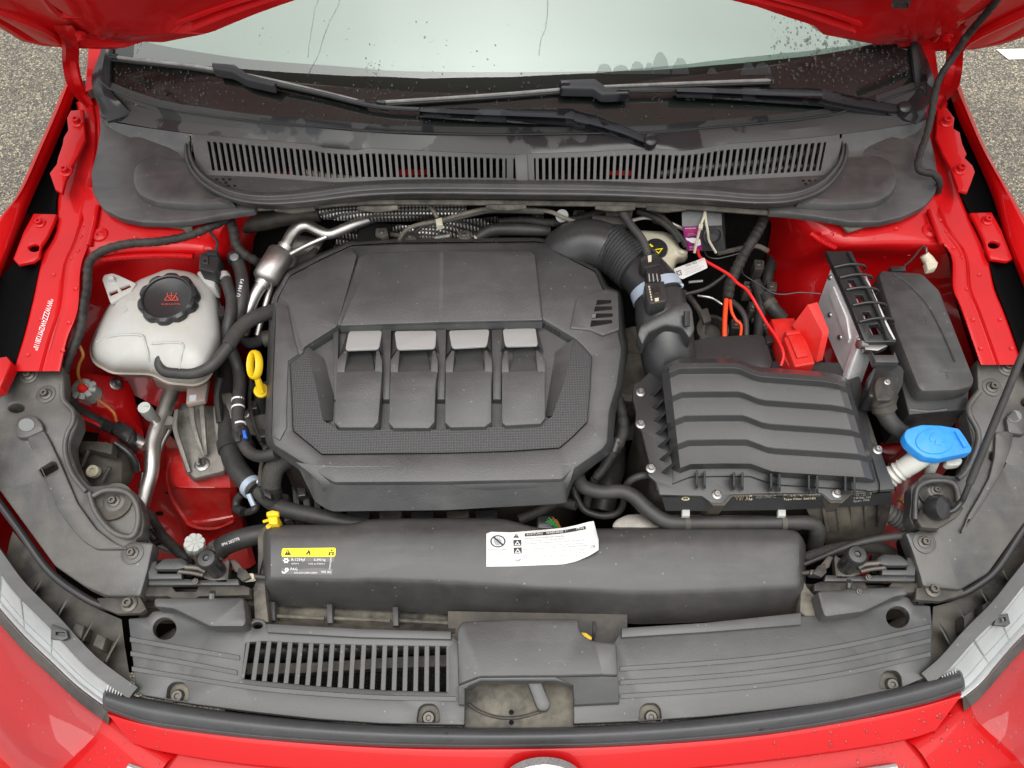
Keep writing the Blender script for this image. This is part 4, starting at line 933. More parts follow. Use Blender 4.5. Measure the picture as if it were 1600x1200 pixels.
grid('gearbox', [[(960, 520, .66), (1000, 512, .68), (1030, 560, .62)], [(965, 600, .62), (1005, 590, .64), (1020, 640, .58)], [(960, 690, .58), (1000, 690, .58), (1030, 720, .52)]], M['dirtier'], eng, ku=4, kv=4)
tube('earth_cable', [(962, 520, .80), (968, 560, .80), (966, 600, .79), (955, 640, .76)], 4, M['tape'], eng)
bolt(965, 585, .79, 9, M['zinc'], eng)

# ------------------------------------------------------------------ dipstick, clips
dp = thing('dipstick', 'yellow oil dipstick with an oval ring handle beside the engine cover', 'dipstick', W(408, 612, .80))
pts = []; c0 = W(398, 570, .865); ax1 = (W(399, 548, .875) - W(398, 592, .855)).normalized(); L1 = (W(399, 548, .875) - W(398, 592, .855)).length / 2
ax2 = (RGT * .75 - FWD * .6).normalized()
vs, fs = [], []; nn = 28; mm = 8
for i in range(nn):
    a = 2 * math.pi * i / nn; cc = c0 + ax1 * (L1 * .92 * math.cos(a)) + ax2 * (L1 * .55 * math.sin(a)); rd = (cc - c0).normalized(); sd_ = ax1.cross(ax2).normalized()
    for j in range(mm):
        b = 2 * math.pi * j / mm; vs.append(cc + rd * (.0035 * math.cos(b)) + sd_ * (.0075 * math.sin(b)))
for i in range(nn):
    for j in range(mm): fs.append((i * mm + j, ((i + 1) % nn) * mm + j, ((i + 1) % nn) * mm + (j + 1) % mm, i * mm + (j + 1) % mm))
build('ring_handle', vs, fs, M['yellow'], dp, ang=50)
tube('stem', [(401, 588, .855), (405, 600, .84), (408, 611, .825)], [5, 5.5, 7], M['yellow'], dp, n=8)
lathe('collar', W(408, 610, .82), (.1, -.2, 1), [(.010, -.008), (.0125, -.005), (.0125, .001), (.009, .004), (.006, .006)], M['yellow'], dp, n=18)
tube('guide_tube', [(408, 612, .812), (412, 640, .74), (420, 680, .6)], 8, M['smooth'], dp)

# ------------------------------------------------------------------ air filter box
ab = thing('air_filter_box', 'black air filter box with ribbed stepped lid beside the engine cover', 'air filter box', W(1200, 700, .62))
YK = [574, 611, 648, 686, 724]
def jog(x, k):
    y = YK[k]; s = k * 5
    return y + interp([(1034 + s * .8, 12), (1062 + s, 0), (1152 + s, 0), (1182 + s * 1.3, 13), (1300 + s * 2.6, 22), (1322 + s * 2.8, 30), (1336 + s * 2.9, 44)], x)
def lidx(k, f): # left/right ends per rib
    l = 1034 + (k + f) * 4; r_ = 1330 + (k + f) * 11; return l, r_
cols_u = [0, .04, .09, .25, .38, .41, .44, .48, .52, .7, .86, .93, .97, 1.0]
rows = []
def lrow(k, f, dz):
    l, r_ = lidx(k, f); row = []
    for u in cols_u:
        x = lerp(l, r_, u); y0 = jog(x, k); y1 = jog(x, min(k + 1, 4)) if k < 4 else y0 + 30
        edge = 0.0
        if u < .04: edge = -.022
        elif u > .98: edge = -.034
        elif u > .95: edge = -.008
        row.append((x, lerp(y0, y1, f), .922 - .0195 * k + dz + edge))
    return row
rows.append([(p[0], p[1] - 14, p[2] - .030) for p in lrow(0, 0, 0)])
rows.append([(p[0], p[1] - 7, p[2] - .004) for p in lrow(0, 0, 0)])
for k in range(4):
    rows += [lrow(k, 0, .0), lrow(k, .035, -.001), lrow(k, .27, -.0145), lrow(k, .31, -.0147), lrow(k, .7, -.0172)]
rows += [[(p[0], p[1], p[2]) for p in lrow(4, 0, .001)], [(p[0], p[1] + 4, p[2] - .008) for p in lrow(4, 0, 0)], [(p[0], p[1] + 16, p[2] - .034) for p in lrow(4, 0, 0)]]
lid = grid('lid', rows, M['lid'], ab, ang=20, ku=1, kv=1)
# walls from lid down to flange
FLG = [(1020, 575), (1030, 560), (1320, 566), (1345, 590), (1362, 690), (1374, 698), (1386, 730), (1400, 764), (1330, 770), (1316, 782), (1298, 782), (1284, 770), (1200, 771), (1142, 773), (1131, 786), (1112, 786), (1097, 775), (1030, 773), (1024, 752), (1012, 742), (1014, 722), (1002, 672), (992, 662), (994, 645), (988, 620), (990, 600), (1000, 596)]
flange = plate('lid_flange', FLG, lambda x, y: .832 - (y - 570) * .00003, .007, M['grain'], ab, bev=2, r=3)
lo_ = [rows[0][0]] + [r[0] for r in rows[1:]]
grid('lid_wall', [[(r[0][0], r[0][1], r[0][2]) for r in rows], [(r[0][0] + 2, r[0][1] + 2, .83) for r in rows]], M['grain'], ab)
grid('lid_wall', [[(r[-1][0], r[-1][1], r[-1][2]) for r in rows], [(r[-1][0] + 1, r[-1][1] + 2, .83) for r in rows]], M['grain'], ab)
fr_ = rows[-1]; grid('lid_wall', [fr_, [(x, y + 4, .83) for x, y, z in fr_]], M['grain'], ab)
for x, y in ((1001, 613), (1001, 663), (1017, 732), (1120, 773), (1307, 771), (1371, 703)):
    bolt(x, y, .835, 8, M['zinc'], ab, on=[flange], name='screw')
for x in (1089, 1101, 1147, 1160, 1205, 1218, 1264, 1277, 1321, 1335):
    y = interp([(1089, 735), (1335, 745)], x)
    ringset('fin', [[W(x - 2, y + 28, .833), W(x + 2, y + 28, .833), W(x + 2, y, .833), W(x - 2, y, .833)], [W(x - 1.4, y + 22, .843), W(x + 1.4, y + 22, .843), W(x + 1.4, y, .862), W(x - 1.4, y, .862)]], M['grain'], ab, flat=True)
for i in range(7):
    y = 610 + i * 20; x = 1022 + i * 3.2
    ringset('fin', [[W(x - 9, y + 9, .826), W(x - 2, y + 12, .826), W(x + 12, y, .826), W(x + 10, y - 4, .826)], [W(x - 4, y + 4, .838), W(x, y + 6, .838), W(x + 12, y - 5, .868), W(x + 10, y - 7, .868)]], M['grain'], ab, flat=True)
# lower half
LB = [(1026, 765), (1060, 775), (1100, 776), (1114, 790), (1132, 790), (1144, 776), (1284, 773), (1298, 786), (1316, 786), (1330, 773), (1396, 766), (1384, 735), (1340, 600), (1030, 580), (1000, 640)]
lb1 = [W(x, y, .824) for x, y in LB]
lbox = ringset('lower_half', [[p + Vector((0, .03 if y > 700 else 0, -.24)) for p, (x, y) in zip(lb1, LB)], [p + Vector((0, .004 if y > 700 else 0, -.05)) for p, (x, y) in zip(lb1, LB)], lb1], M['dirty'], ab, cap1=True)
for i in range(12):
    x = 1062 + i * 12.5
    if 1105 < x < 1140: continue
    tube('rib', [W(x, 792, .775) + Vector((0, .006, 0)), W(x + 2, 812, .72) + Vector((0, .012, 0))], 2, M['dirty'], ab, n=6)
grid('resonator_wall', [[(1255, 784, .80), (1330, 782, .80), (1394, 775, .80)], [(1268, 812, .765), (1330, 815, .765), (1390, 802, .765)], [(1284, 842, .72), (1330, 846, .72), (1380, 834, .72)], [(1298, 862, .67), (1332, 866, .67), (1372, 856, .67)]], M['dirty'], ab, ku=3, kv=3)
for i in range(5): tube('rib', [(1286 + i * 22, 792 - i, .797), (1292 + i * 20, 830 - i * 2, .748)], 2.5, M['dirty'], ab, n=6)
tband = grid('print_band', [[W(1034, 777, .822), W(1220, 776, .822), W(1394, 770, .822)], [W(1040, 798, .80), W(1220, 797, .80), W(1392, 788, .80)]], M['smooth'], ab, ku=2)
text('VW AG', (1149, 782), (1175, 781), 6.5, [tband], M['gold'], ab)
text('2Q0129601C', (1181, 778), (1212, 777), 3, [tband], M['printdim'], ab)
text('Filtereinsatz', (1224, 776), (1282, 774.5), 3.0, [tband], M['printdim'], ab)
text('Type Filter 260183', (1224, 781), (1274, 779.5), 3.0, [tband], M['gold'], ab)
text('10.10.19', (1335, 775), (1362, 773), 3, [tband], M['printdim'], ab); text('10:06:10', (1334, 779.5), (1360, 777.5), 3, [tband], M['printdim'], ab); text('Span 708', (1333, 784), (1358, 782), 3, [tband], M['printdim'], ab)
decal('maker_mark', ell(1071, 779, 6.5, 2.8, 14), [tband], M['gold'], ab, holes=[ell(1069, 779, 2, 1.2, 8), ell(1073, 779, 2, 1.2, 8)])
grid('side_spout', [[(1384, 720, .80), (1400, 764, .80)], [(1396, 740, .77), (1400, 772, .77)]], M['grain'], ab)
# outlet tower with its round collar
tw = [(1031, 462, .872), (1034, 492, .865), (1040, 530, .850), (1045, 562, .828), (1048, 585, .80)]
tube('outlet_tower', tw, [37, 42, 43, 42, 40], M['grain'], ab, n=24, k=4)
plate('tower_flange', [(996, 522), (1000, 508), (1030, 490), (1062, 472), (1074, 470), (1082, 482), (1086, 515), (1078, 530), (1066, 512), (1040, 508), (1014, 520), (1004, 540)], lambda x, y: .926 - (y - 470) * .0004, .03, M['grain'], ab, bev=3, r=5)
tube('tower_clip', [(1073, 487, .93), (1073, 510, .92)], 5, M['smooth'], ab, n=8)
tube('outlet_lip', [W(1031, 462, .872) + (RGT * math.cos(a) * .040 + (UPV * .72 - FWD * -.69).normalized() * math.sin(a) * .0) for a in (0,)] * 1 + [(1060, 462, .885)], 2, M['grain'], ab) if False else None

# ------------------------------------------------------------------ intake hose with its clamp and sensor
ih = thing('intake_hose', 'black elbow air hose with bellows running from engine cover to filter box', 'hose', W(960, 400, .80))
tube('elbow', [(872, 420, .82), (890, 392, .86), (918, 381, .878), (952, 388, .882)], [41, 41, 39, 37], M['grain'], ih, n=24)
tube('end_collar', [(880, 405, .84), (886, 397, .853)], [41, 40], M['panel'], ih, n=24)
tube('bellows', [(950, 387, .882), (972, 400, .882), (997, 421, .881)], [38, 39, 40], M['grain'], ih, n=28, ribs=(.0066, .07))
tube('sleeve', [(996, 420, .881), (1012, 436, .879), (1024, 452, .876), (1030, 466, .872)], [36, 38, 39, 40], M['smooth'], ih, n=24)
tube('hose_clamp', [(1023, 449, .877), (1029, 463, .873)], [40.5, 41.5], M['bluegrey'], ih, n=28)
tube('clamp_screw', [(1050, 440, .905), (1066, 447, .895)], 4, M['bluegrey'], ih, n=8)
tube('clamp_ear', [(1043, 432, .91), (1048, 442, .908)], 3, M['bluegrey'], ih, n=8)
ms = thing('airflow_sensor', 'black airflow sensor plugged onto the intake hose collar', 'sensor', W(1024, 455, .90))
plate('sensor_body', [(1007, 442), (1038, 438), (1043, 467), (1040, 471), (1016, 475), (1012, 470)], .932, .03, M['grain'], ms, bev=2, r=3)
plate('sensor_window', [(1018, 446), (1030, 444), (1033, 458), (1021, 460)], .9345, .003, M['smooth'], ms, bev=2, r=4)
plate('plug', [(1009, 418), (1029, 415), (1034, 436), (1012, 440)], .938, .026, M['smooth'], ms, bev=2, r=2)
plate('plug_collar', [(1000, 402), (1012, 395), (1026, 394), (1032, 404), (1031, 414), (1008, 419), (1001, 412)], .942, .026, M['smooth'], ms, bev=3, r=4)
for i in range(3): tube('pin_rib', [(1014 + i * 6, 428, .9405), (1015 + i * 6.5, 440, .937)], 1, M['printdim'], ms, n=6)
plate('pin_mark', [(1012, 399), (1018, 398), (1018, 408), (1013, 409)], .9435, .002, M['cream'], ms, bev=.5)
for i in range(6):
    plate('etched_mark', [(1013 + i * .8, 447 + i * 4), (1015 + i * .8, 446.7 + i * 4), (1015.5 + i * .8, 449 + i * 4), (1013.5 + i * .8, 449.3 + i * 4)], .9328, .001, M['gold'], ms, bev=0)
plate('etched_mark', [(1023, 466), (1029, 465), (1029.5, 470), (1023.5, 471)], .9328, .001, M['gold'], ms, bev=0)
tube('cable_conduit', [(960, 318, .90), (974, 334, .915), (986, 352, .925), (1002, 372, .935), (1010, 390, .94), (1012, 400, .938)], 6.5, M['rubber'], ms, n=12, ribs=(.0045, .18))

# ------------------------------------------------------------------ air duct roll in front of the engine
du = thing('air_duct', 'wide black rolled plastic air duct across the front of the engine bay', 'air duct', W(830, 890, .70))
XS = [408, 418, 440, 500, 545, 565, 590, 680, 770, 800, 830, 862, 930, 1000, 1100, 1200, 1238, 1252, 1259]
def dtop(x): return interp([(408, 836), (418, 826), (440, 821), (540, 820), (560, 816), (585, 811), (762, 809), (800, 814), (825, 822), (862, 826), (1200, 826), (1238, 828), (1252, 838), (1259, 852)], x)
def dbot(x): return interp([(408, 944), (425, 946), (670, 957), (715, 965), (900, 968), (975, 976), (1100, 972), (1240, 962), (1252, 956), (1259, 948)], x)
DP = [(0, -.03), (.0, .006), (.03, .018), (.12, .025), (.28, .0245), (.45, .0205), (.60, .0145), (.66, .011), (.71, .004), (.80, -.015), (.9, -.036), (1.0, -.058)]
rows = []
for f, dz in DP:
    row = []
    for i, x in enumerate(XS):
        e = min((x - 408) / 14.0, (1259 - x) / 14.0, 1.0); e = math.sqrt(max(0, 1 - (1 - e) ** 2))
        row.append((x, lerp(dtop(x), dbot(x), f), .772 + (dz + .052) * (.45 + .55 * e) - .052))
    rows.append(row)
duct = grid('roll', rows, M['duct'], du, ku=3, kv=3)
for row_i in (0, -1):
    e = [r[row_i] for r in rows]
    ringset('end_cap', [[W(*p) for p in e], [W(p[0] + (1 if row_i == 0 else -1), p[1], .70) for p in e]], M['duct'], du, cap1=False)
# three openings under the left half: floor lip and posts
grid('lower_lip', [[(422, 970, .735), (560, 976, .735), (712, 982, .735)], [(420, 976, .738), (560, 983, .738), (710, 989, .738)]], M['dirty'], du, ku=2, thick=.01)
for x in (424, 514, 617): 
    y = interp([(424, 943), (617, 951)], x)
    plate('post', [(x - 4, y - 3), (x + 5, y - 3), (x + 6, y + 27), (x - 3, y + 27)], .742, .02, M['duct'], du, bev=1.5)
for a, b in ((430, 507), (522, 610), (624, 700)):
    y = interp([(424, 962), (700, 972)], (a + b) / 2)
    tube('hinge_rod', [(a, y - 1, .729), (b, y + 3, .729)], 3, M['dirtier'], du, n=8)
grid('opening_floor', [[(420, 940, .70), (712, 958, .70)], [(420, 975, .718), (712, 985, .718)]], M['dirtier'], du)
plate('side_tab', [(402, 836), (412, 822), (424, 818), (440, 824), (424, 838), (412, 870), (404, 900)], .772, .01, M['dirty'], du, bev=2, r=3)
# refrigerant sticker: yellow head and clear lower field
sk = decal('refrigerant_sticker', rnd([(441, 857), (525, 856), (524, 870), (440, 870)], 3, 3), [duct], M['sticker'], du, off=.0008, label='yellow refrigerant warning sticker')
decal('clear_field', [(440, 870.2), (523, 870.2), (519, 898), (440, 897)], [duct], M['film'], sk, off=.0005)
def tri(cx, cy, w, h): return [(cx - w, cy + h), (cx + w, cy + h), (cx, cy - h)]
decal('print_mark', tri(450, 863, 5.5, 4.5), [duct], M['ink'], sk, off=.0012); decal('print_mark', [(449.4, 861), (450.6, 861), (450.3, 864.5), (449.7, 864.5)], [duct], M['sticker'], sk, off=.0015)
decal('print_mark', [(479, 867.5), (478.5, 864), (481, 862.5), (482, 859), (484, 861), (485.5, 864.5), (485, 867.5), (483, 868), (483.5, 865.5), (482, 864.2), (480.5, 866), (481, 868)], [duct], M['ink'], sk, off=.0012)
decal('print_mark', ell(518.5, 860, 1.6, 1.4, 8), [duct], M['ink'], sk, off=.0012); decal('print_mark', [(514, 863), (522, 862.5), (521.5, 868), (513, 868)], [duct], M['ink'], sk, off=.0012, holes=[[(516.5, 864), (519.5, 864), (519, 867), (516, 867)]])
def star(cx, cy, r1, r2, n=6): return [(cx + (r1 if i % 2 == 0 else r2) * math.cos(i * math.pi / n), cy + .9 * (r1 if i % 2 == 0 else r2) * math.sin(i * math.pi / n)) for i in range(2 * n)]
decal('print_mark', star(447.5, 876, 5.4, 3.4), [duct], M['print'], sk, off=.0012, holes=[ell(447.5, 876, 1.7, 1.5, 8)]); decal('print_mark', star(448.5, 890, 4, 2.6), [duct], M['print'], sk, off=.0012, holes=[ell(448.5, 890, 1.3, 1.1, 8)])
decal('print_mark', [(440.5, 892), (444, 894), (448, 892.5), (449, 893.5), (445, 896), (441.5, 895.5)], [duct], M['print'], sk, off=.0012)
for s, a, b, h in (('R-1234yf', (456, 876.5), (477, 876.5), 4.2), ('0.390 kg', (491, 876.5), (509, 876.5), 3.6), ('GWP 4', (456, 882), (467, 882), 2.3), ('CO2 eq 0.0016 t', (482, 882), (508, 882), 2.3), ('PAG', (454.5, 891), (465, 891), 4), ('SAE J639 J2842 J2845', (460, 896), (496, 896), 2.4), ('VW AG', (502, 895.5), (518, 895.5), 3.8)):
    text(s, a, b, h, [duct], M['print'], sk, off=.0013)
text('1K0010290', (516.5, 890), (519, 871.5), 2.6, [duct], M['print'], sk, off=.0013)
# white warning paper, peeling at its right end
wp_ = [(759, 838), (761, 833.5), (766, 831.5), (800, 832.5), (840, 829.5), (880, 826), (902, 822), (918, 818), (926, 817.2), (928, 819), (930, 835), (934, 852), (935, 862), (922, 869), (900, 878), (880, 882), (840, 883.5), (800, 885), (762, 885.5), (760, 862)]
def paper_pt(x, y, off=.0012):
    p, n_ = hit(x, max(y, dtop(x) + 3), [duct]); lift = max(0.0, (x - 870) / 65.0) ** 1.6 * .012
    if y < dtop(x) + 3: p = W(x, y, p.z + .003)
    return p + n_ * off + Vector((0, -.2, 1)).normalized() * lift
cen = [(760 + i * (934 - 760) / 24, 0) for i in range(25)]
def pt_top(x): return interp([(759, 835), (766, 831.5), (800, 832.5), (840, 829.5), (880, 826), (902, 822), (918, 818), (927, 817.2), (935, 850)], x)
def pt_bot(x): return interp([(759, 885.5), (800, 885), (840, 883.5), (880, 882), (900, 878), (922, 869), (935, 861)], x)
rows = []
for j in range(9):
    rows.append([paper_pt(x, lerp(pt_top(x), pt_bot(x), j / 8.0)) for x, _ in cen])
paper = grid('warning_label', rows, M['paper'], du, ku=1, thick=.0004, label='white paper warning label peeling off at one end')
pw = [paper]
decal('print_mark', ell(778, 846, 12, 9.6, 24), pw, M['ink'], paper, off=.0006, holes=[ell(778, 846, 9.8, 7.8, 24)])
decal('print_mark', [(771, 841), (773, 843), (774, 839.5), (775.5, 843), (777, 838.5), (778.5, 843), (780.5, 839), (781.5, 844), (784, 842), (783, 849), (780, 852.5), (775, 852), (772, 848)], pw, M['inkgrey'], paper, off=.0006)
decal('print_mark', [(770, 840), (772, 838.5), (787, 851), (785, 853)], pw, M['ink'], paper, off=.0008)
decal('print_mark', tri(806.5, 837, 4.5, 3.4), pw, M['ink'], paper, off=.0006); decal('print_mark', [(805.9, 835.5), (807.1, 835.5), (806.8, 838.4), (806.2, 838.4)], pw, M['paper'], paper, off=.0009)
hd_ = [(820, 833.8), (850, 831.6), (880, 828.6), (900, 825), (915, 822), (915.5, 827), (900, 830.2), (880, 833.6), (850, 836.6), (820, 838.6)]
decal('print_header', hd_, pw, M['ink'], paper, off=.0006)
for s, a, b in (('ACHTUNG', (822.5, 837.4), (848, 835.4)), ('WARNING', (853, 835.2), (880, 832.6)), ('ATTENTION', (883, 832.2), (912.5, 826.6))): text(s, a, b, 3.1, pw, M['print'], paper, off=.0011)
for cx, cy in ((808.5, 848.5), (809, 860.5)):
    decal('print_mark', [(cx - 6.5, cy - 4.5), (cx + 6, cy - 5), (cx + 6.3, cy + 4.2), (cx - 6, cy + 4.6)], pw, M['ink'], paper, off=.0006)
    decal('print_mark', tri(cx, cy, 4.8, 3.4), pw, M['paper'], paper, off=.0009, holes=[tri(cx, cy + .6, 2.6, 1.8)])
L_ = [('Ventilator kann jederzeit anlaufen', 842, 882), ('Ventilator may start at any time', 846, 882), ('Le ventilateur de radiateur peut se mettre en marche', 850, 913), ('Warnung vor Verletzung an laufendem Motor vor Arbeiten', 855, 913), ('HIGH VOLTAGE IGNITION SWITCH OFF ENGINE BEFORE WORK', 859, 918), ('Avant travaux couper le moteur avant toute intervention', 864.5, 916)]
for s, y, x1 in L_: text(s, (817, y + 1.0), (x1, y + 1.0 - (x1 - 817) * .065), 2.2, pw, M['inkgrey'], paper, off=.0006)
for s, y, x1 in (('Bei Nachf. ueber Betriebsanleitung', 872.5, 902), ('Refill only see owner manual', 876.5, 898)): text(s, (818, y), (x1, y - (x1 - 818) * .055), 2.0, pw, M['inkgrey'], paper, off=.0006)
for s, y, x1 in (('Nicht oeffnen', 861, 797), ('bei heissem', 864.5, 784), ('Motor do not open', 868, 795), ('when hot ne pas', 871.3, 796), ('ouvrir', 874.5, 776)): text(s, (763, y), (x1, y - .5), 2.0, pw, M['inkgrey'], paper, off=.0006)
for q in ([(798.6, 833.5), (799.2, 833.5), (802, 883.5), (801.4, 883.5)], [(802, 868.6), (922, 862), (922, 862.6), (802, 869.2)], [(762, 858.6), (799, 857.6), (799, 858.1), (762, 859.1)]):
    decal('print_rule', q, pw, M['inkgrey'], paper, off=.0006)
decal('print_mark', [(804, 873), (808, 876), (812, 873), (815, 874), (811, 877.5), (806, 877.5)], pw, M['inkgrey'], paper, off=.0006, holes=[])
decal('print_mark', [(923, 853), (930, 851), (930.5, 855.5), (923.5, 857)], pw, M['inkgrey'], paper, off=.0006, holes=[[(924, 853.8), (926.4, 853.1), (926.6, 855.6), (924.3, 856.2)]])
yc = thing('bleed_plug', 'yellow plastic plug standing on the corner of the air duct', 'plug', W(425, 822, .775))
plate('plug_base', ell(425, 822, 10.5, 6, 16), .780, .012, M['yellow'], yc, bev=2)
plate('plug_neck', [(417, 803), (433, 803), (434, 819), (420, 819)], .80, .03, M['yellow'], yc, bev=2, r=3)
plate('plug_bar', [(416, 800), (425, 797), (435, 799), (435, 805), (416, 806)], .806, .007, M['yellow'], yc, bev=1.5)
tube('plug_prong', [(412, 815, .79), (422, 812, .795)], 2.5, M['yellow'], yc, n=8)

# ------------------------------------------------------------------ front panel over the radiator
fp = thing('radiator_trim', 'matt black plastic panel over the radiator with slots and grooves', 'trim panel', W(820, 1040, .72))
zf = lambda x, y: .770 - (y - 960) * .00006 - .000016 * abs(x - 820) * .2
PB = [(200, 966), (230, 964), (238, 955), (270, 952), (327, 978), (382, 982), (395, 965), (412, 968), (420, 980), (560, 986), (705, 992), (716, 1000), (960, 1003), (968, 990), (1100, 975), (1250, 962), (1280, 962), (1350, 952), (1400, 930), (1420, 933), (1428, 945), (1454, 946), (1457, 975), (1455, 1056), (1400, 1078), (1300, 1098), (1200, 1110), (1100, 1120), (1000, 1127), (900, 1131), (896, 1131), (896, 1064), (727, 1064), (726, 1133), (600, 1131), (500, 1124), (400, 1113), (300, 1100), (225, 1087), (212, 1079)]
def arch(cx, cy, tilt=0): return [(cx - 21, cy + 16), (cx - 17, cy - 14), (cx - 8, cy - 22), (cx + 10, cy - 22 + tilt * 2), (cx + 19, cy - 13), (cx + 21, cy + 16 + tilt)]
SCREWS = [(277, 1086, .4), (669, 1120, 0), (1016, 1119, 0), (1392, 1068, -.4)]
GRB = [(384, 1004), (410, 1002), (500, 1006), (600, 1009), (700, 1010), (700, 1081), (600, 1078), (500, 1072), (400, 1063), (378, 1060)]
holes = [rnd(GRB, 2, 2), ell(257, 982, 18, 17, 22), ell(1403, 964, 18, 16.5, 22), ell(402, 977, 8, 5, 12)]
for cx, cy, t_ in SCREWS:
    a = [(cx - 18, cy + 8), (cx - 15, cy - 13), (cx - 7, cy - 20), (cx + 9, cy - 20), (cx + 16, cy - 12), (cx + 18, cy + 8)]
    holes.append(rnd(a, 4, 2))
panel = plate('panel', PB, zf, .012, M['panel'], fp, bev=2.0, r=3, holes=holes)
for cx, cy, t_ in SCREWS:
    plate('screw_recess', [(cx - 24, cy + 20), (cx - 22, cy - 22), (cx + 22, cy - 22), (cx + 24, cy + 20)], lambda x, y: .748, .004, M['dirtier'], fp, bev=0)
    lathe('screw', W(cx + 1, cy + 2, .749), (0, -.1, 1), [(.0095, 0), (.0095, .003), (.0075, .0055), (.004, .0055), (.003, .0035)], M['darkbolt'], fp, n=16)
# the bars between the slots of the left half
for i in range(20):
    t = i / 19.0; xt = lerp(388, 700, t); 
    yt = interp([(384, 1003), (410, 1001), (500, 1005), (600, 1008), (700, 1009)], xt) ; 
    xb = xt - lerp(9, 0, t); yb = interp([(378, 1061), (400, 1064), (500, 1073), (600, 1079), (700, 1082)], xb)
    w = 4.0 if i not in (0, 19) else 3
    q = [(xt - w, yt), (xt + w, yt), (xb + w, yb), (xb - w, yb)]
    ringset('slat', [[W(x, y, zf(x, y) - .012) for x, y in q], [W(x, y, zf(x, y) - .0012) for x, y in q], [W(x, y, zf(x, y) - .0003) for x, y in inset(q, .8)]], M['panel'], fp, flat=True)
# what lies under the slots
core = thing('radiator', 'radiator core with pale top rail seen through the front panel slots', 'radiator', W(550, 1060, .60))
grid('fin_core', [[(360, 1030, .700), (560, 1032, .700), (730, 1026, .700)], [(350, 1120, .690), (560, 1130, .690), (740, 1130, .690)]], M['core'], core, ku=2)
grid('top_rail', [[(385, 1036, .725), (480, 1036, .725), (600, 1028, .725), (730, 1022, .725)], [(385, 1054, .722), (480, 1051, .722), (600, 1044, .722), (730, 1040, .722)]], M['dirtier'], core, ku=2, thick=.02)
tube('black_tank', [(370, 1018, .715), (560, 1012, .715), (740, 1006, .715)], 16, M['smooth'], core, n=12)
for cx, cy in ((262, 990), (1397, 972)):
    tube('headlamp_pipe', [(cx - 12, cy + 16, .70), (cx + 16, cy - 2, .70)], 9, M['dirty'], fp, n=10)
# long raised ribs
def rib(pts, w=4.2):
    a = [(x, y - w) for x, y in pts]; b = [(x, y + w) for x, y in pts]
    hz = lambda p, d: (p[0], p[1], zf(*p) + d)
    grid('rib', [[hz(p, -.001) for p in a], [hz((p[0], p[1] + .9), .003) for p in a], [hz((p[0], p[1] - .9), .003) for p in b], [hz(p, -.0015) for p in b]], M['panel'], fp, ku=4)
rib([(203, 999), (290, 1014), (374, 1028)]); rib([(204, 1021), (290, 1036), (370, 1051)])
rib([(206, 1045), (300, 1060), (400, 1075), (500, 1084), (600, 1090), (713, 1092)])
for dy in (0, 21.5, 43): rib([(969, 1045 + dy), (1080, 1038 + dy), (1200, 1027 + dy), (1320, 1009 + dy), (1454, 979 + dy)])
plate('rear_strip', [(416, 974), (560, 982), (705, 986), (705, 999), (560, 996), (418, 988)], lambda x, y: zf(x, y) + .006, .008, M['panel'], fp, bev=1.5)
plate('rear_strip', [(971, 981), (1100, 973), (1252, 957), (1252, 976), (1100, 988), (971, 996)], lambda x, y: zf(x, y) + .006, .008, M['panel'], fp, bev=1.5)
plate('raised_box', [(240, 934), (381, 933), (385, 970), (381, 979), (328, 979), (270, 951), (240, 948)], .796, .032, M['panel'], fp, bev=4, r=3)
plate('raised_box', [(1277, 923), (1416, 915), (1420, 929), (1400, 932), (1350, 956), (1289, 964), (1284, 952)], .796, .032, M['panel'], fp, bev=4, r=3)
bolt(1343, 924, .797, 5, M['darkbolt'], fp, name='screw')
tube('locating_pin', [(331, 937, .79), (332, 925, .80)], 5, M['zinc'], fp, n=8); tube('locating_pin', [(1326, 918, .79), (1327, 908, .80)], 5, M['zinc'], fp, n=8)
# latch cover box and tray with the release lever
lz = lambda x, y: interp([(960, .800), (1052, .796), (1058, .794), (1104, .772)], y)
plate('latch_cover', [(714, 984), (722, 971), (800, 967), (903, 967), (905, 983), (912, 993), (924, 1000), (963, 1004), (966, 1056), (940, 1056), (868, 1058), (750, 1059), (732, 1066), (716, 1072)], lz, .030, M['panel'], fp, bev=3.5, r=4)
plate('latch_cover_front', [(868, 1058), (940, 1056), (966, 1057), (968, 1098), (897, 1102), (895, 1071)], lz, .02, M['panel'], fp, bev=2.0)
plate('latch_cover_front', [(716, 1072), (732, 1066), (750, 1059), (868, 1058), (895, 1071), (868, 1064), (752, 1064), (735, 1071), (726, 1076), (726, 1101), (717, 1101)], lz, .02, M['panel'], fp, bev=1.0)
tray = grid('latch_tray', [[(720, 1052, .733), (900, 1052, .733)], [(722, 1084, .738), (900, 1082, .738)], [(722, 1140, .742), (902, 1140, .742)]], M['dirtier'], fp)
for y in (1113, 1129): decal('tray_hole', ell(799, y, 4, 4, 12), [tray], M['void'], fp)
tube('tray_ridge', [(732, 1100, .742), (752, 1113, .742), (780, 1121, .742), (810, 1121, .742), (845, 1112, .742)], 2.6, M['dirty'], fp, n=8)
lv = thing('bonnet_release_lever', 'grey plastic bonnet release lever sticking out under the latch cover', 'lever', W(840, 1080, .75))
plate('lever', [(822, 1062), (845, 1061), (851, 1078), (860, 1098), (859, 1106), (853, 1111), (843, 1111), (838, 1104), (830, 1082)], lambda x, y: .775 - (y - 1060) * .0002, .012, M['panel'], lv, bev=2.5, r=3)
tag_ = thing('yellow_tag', 'small yellow tag with dark cable behind the latch cover notch', 'tag', W(916, 994, .76))
plate('tag', [(908, 988), (916, 989), (925, 996), (924, 1000), (912, 997)], .775, .003, M['yellow'], tag_, bev=.5)
tube('cable', [(928, 972, .77), (929, 985, .77), (926, 1000, .76)], 3, M['rubber'], tag_, n=8)
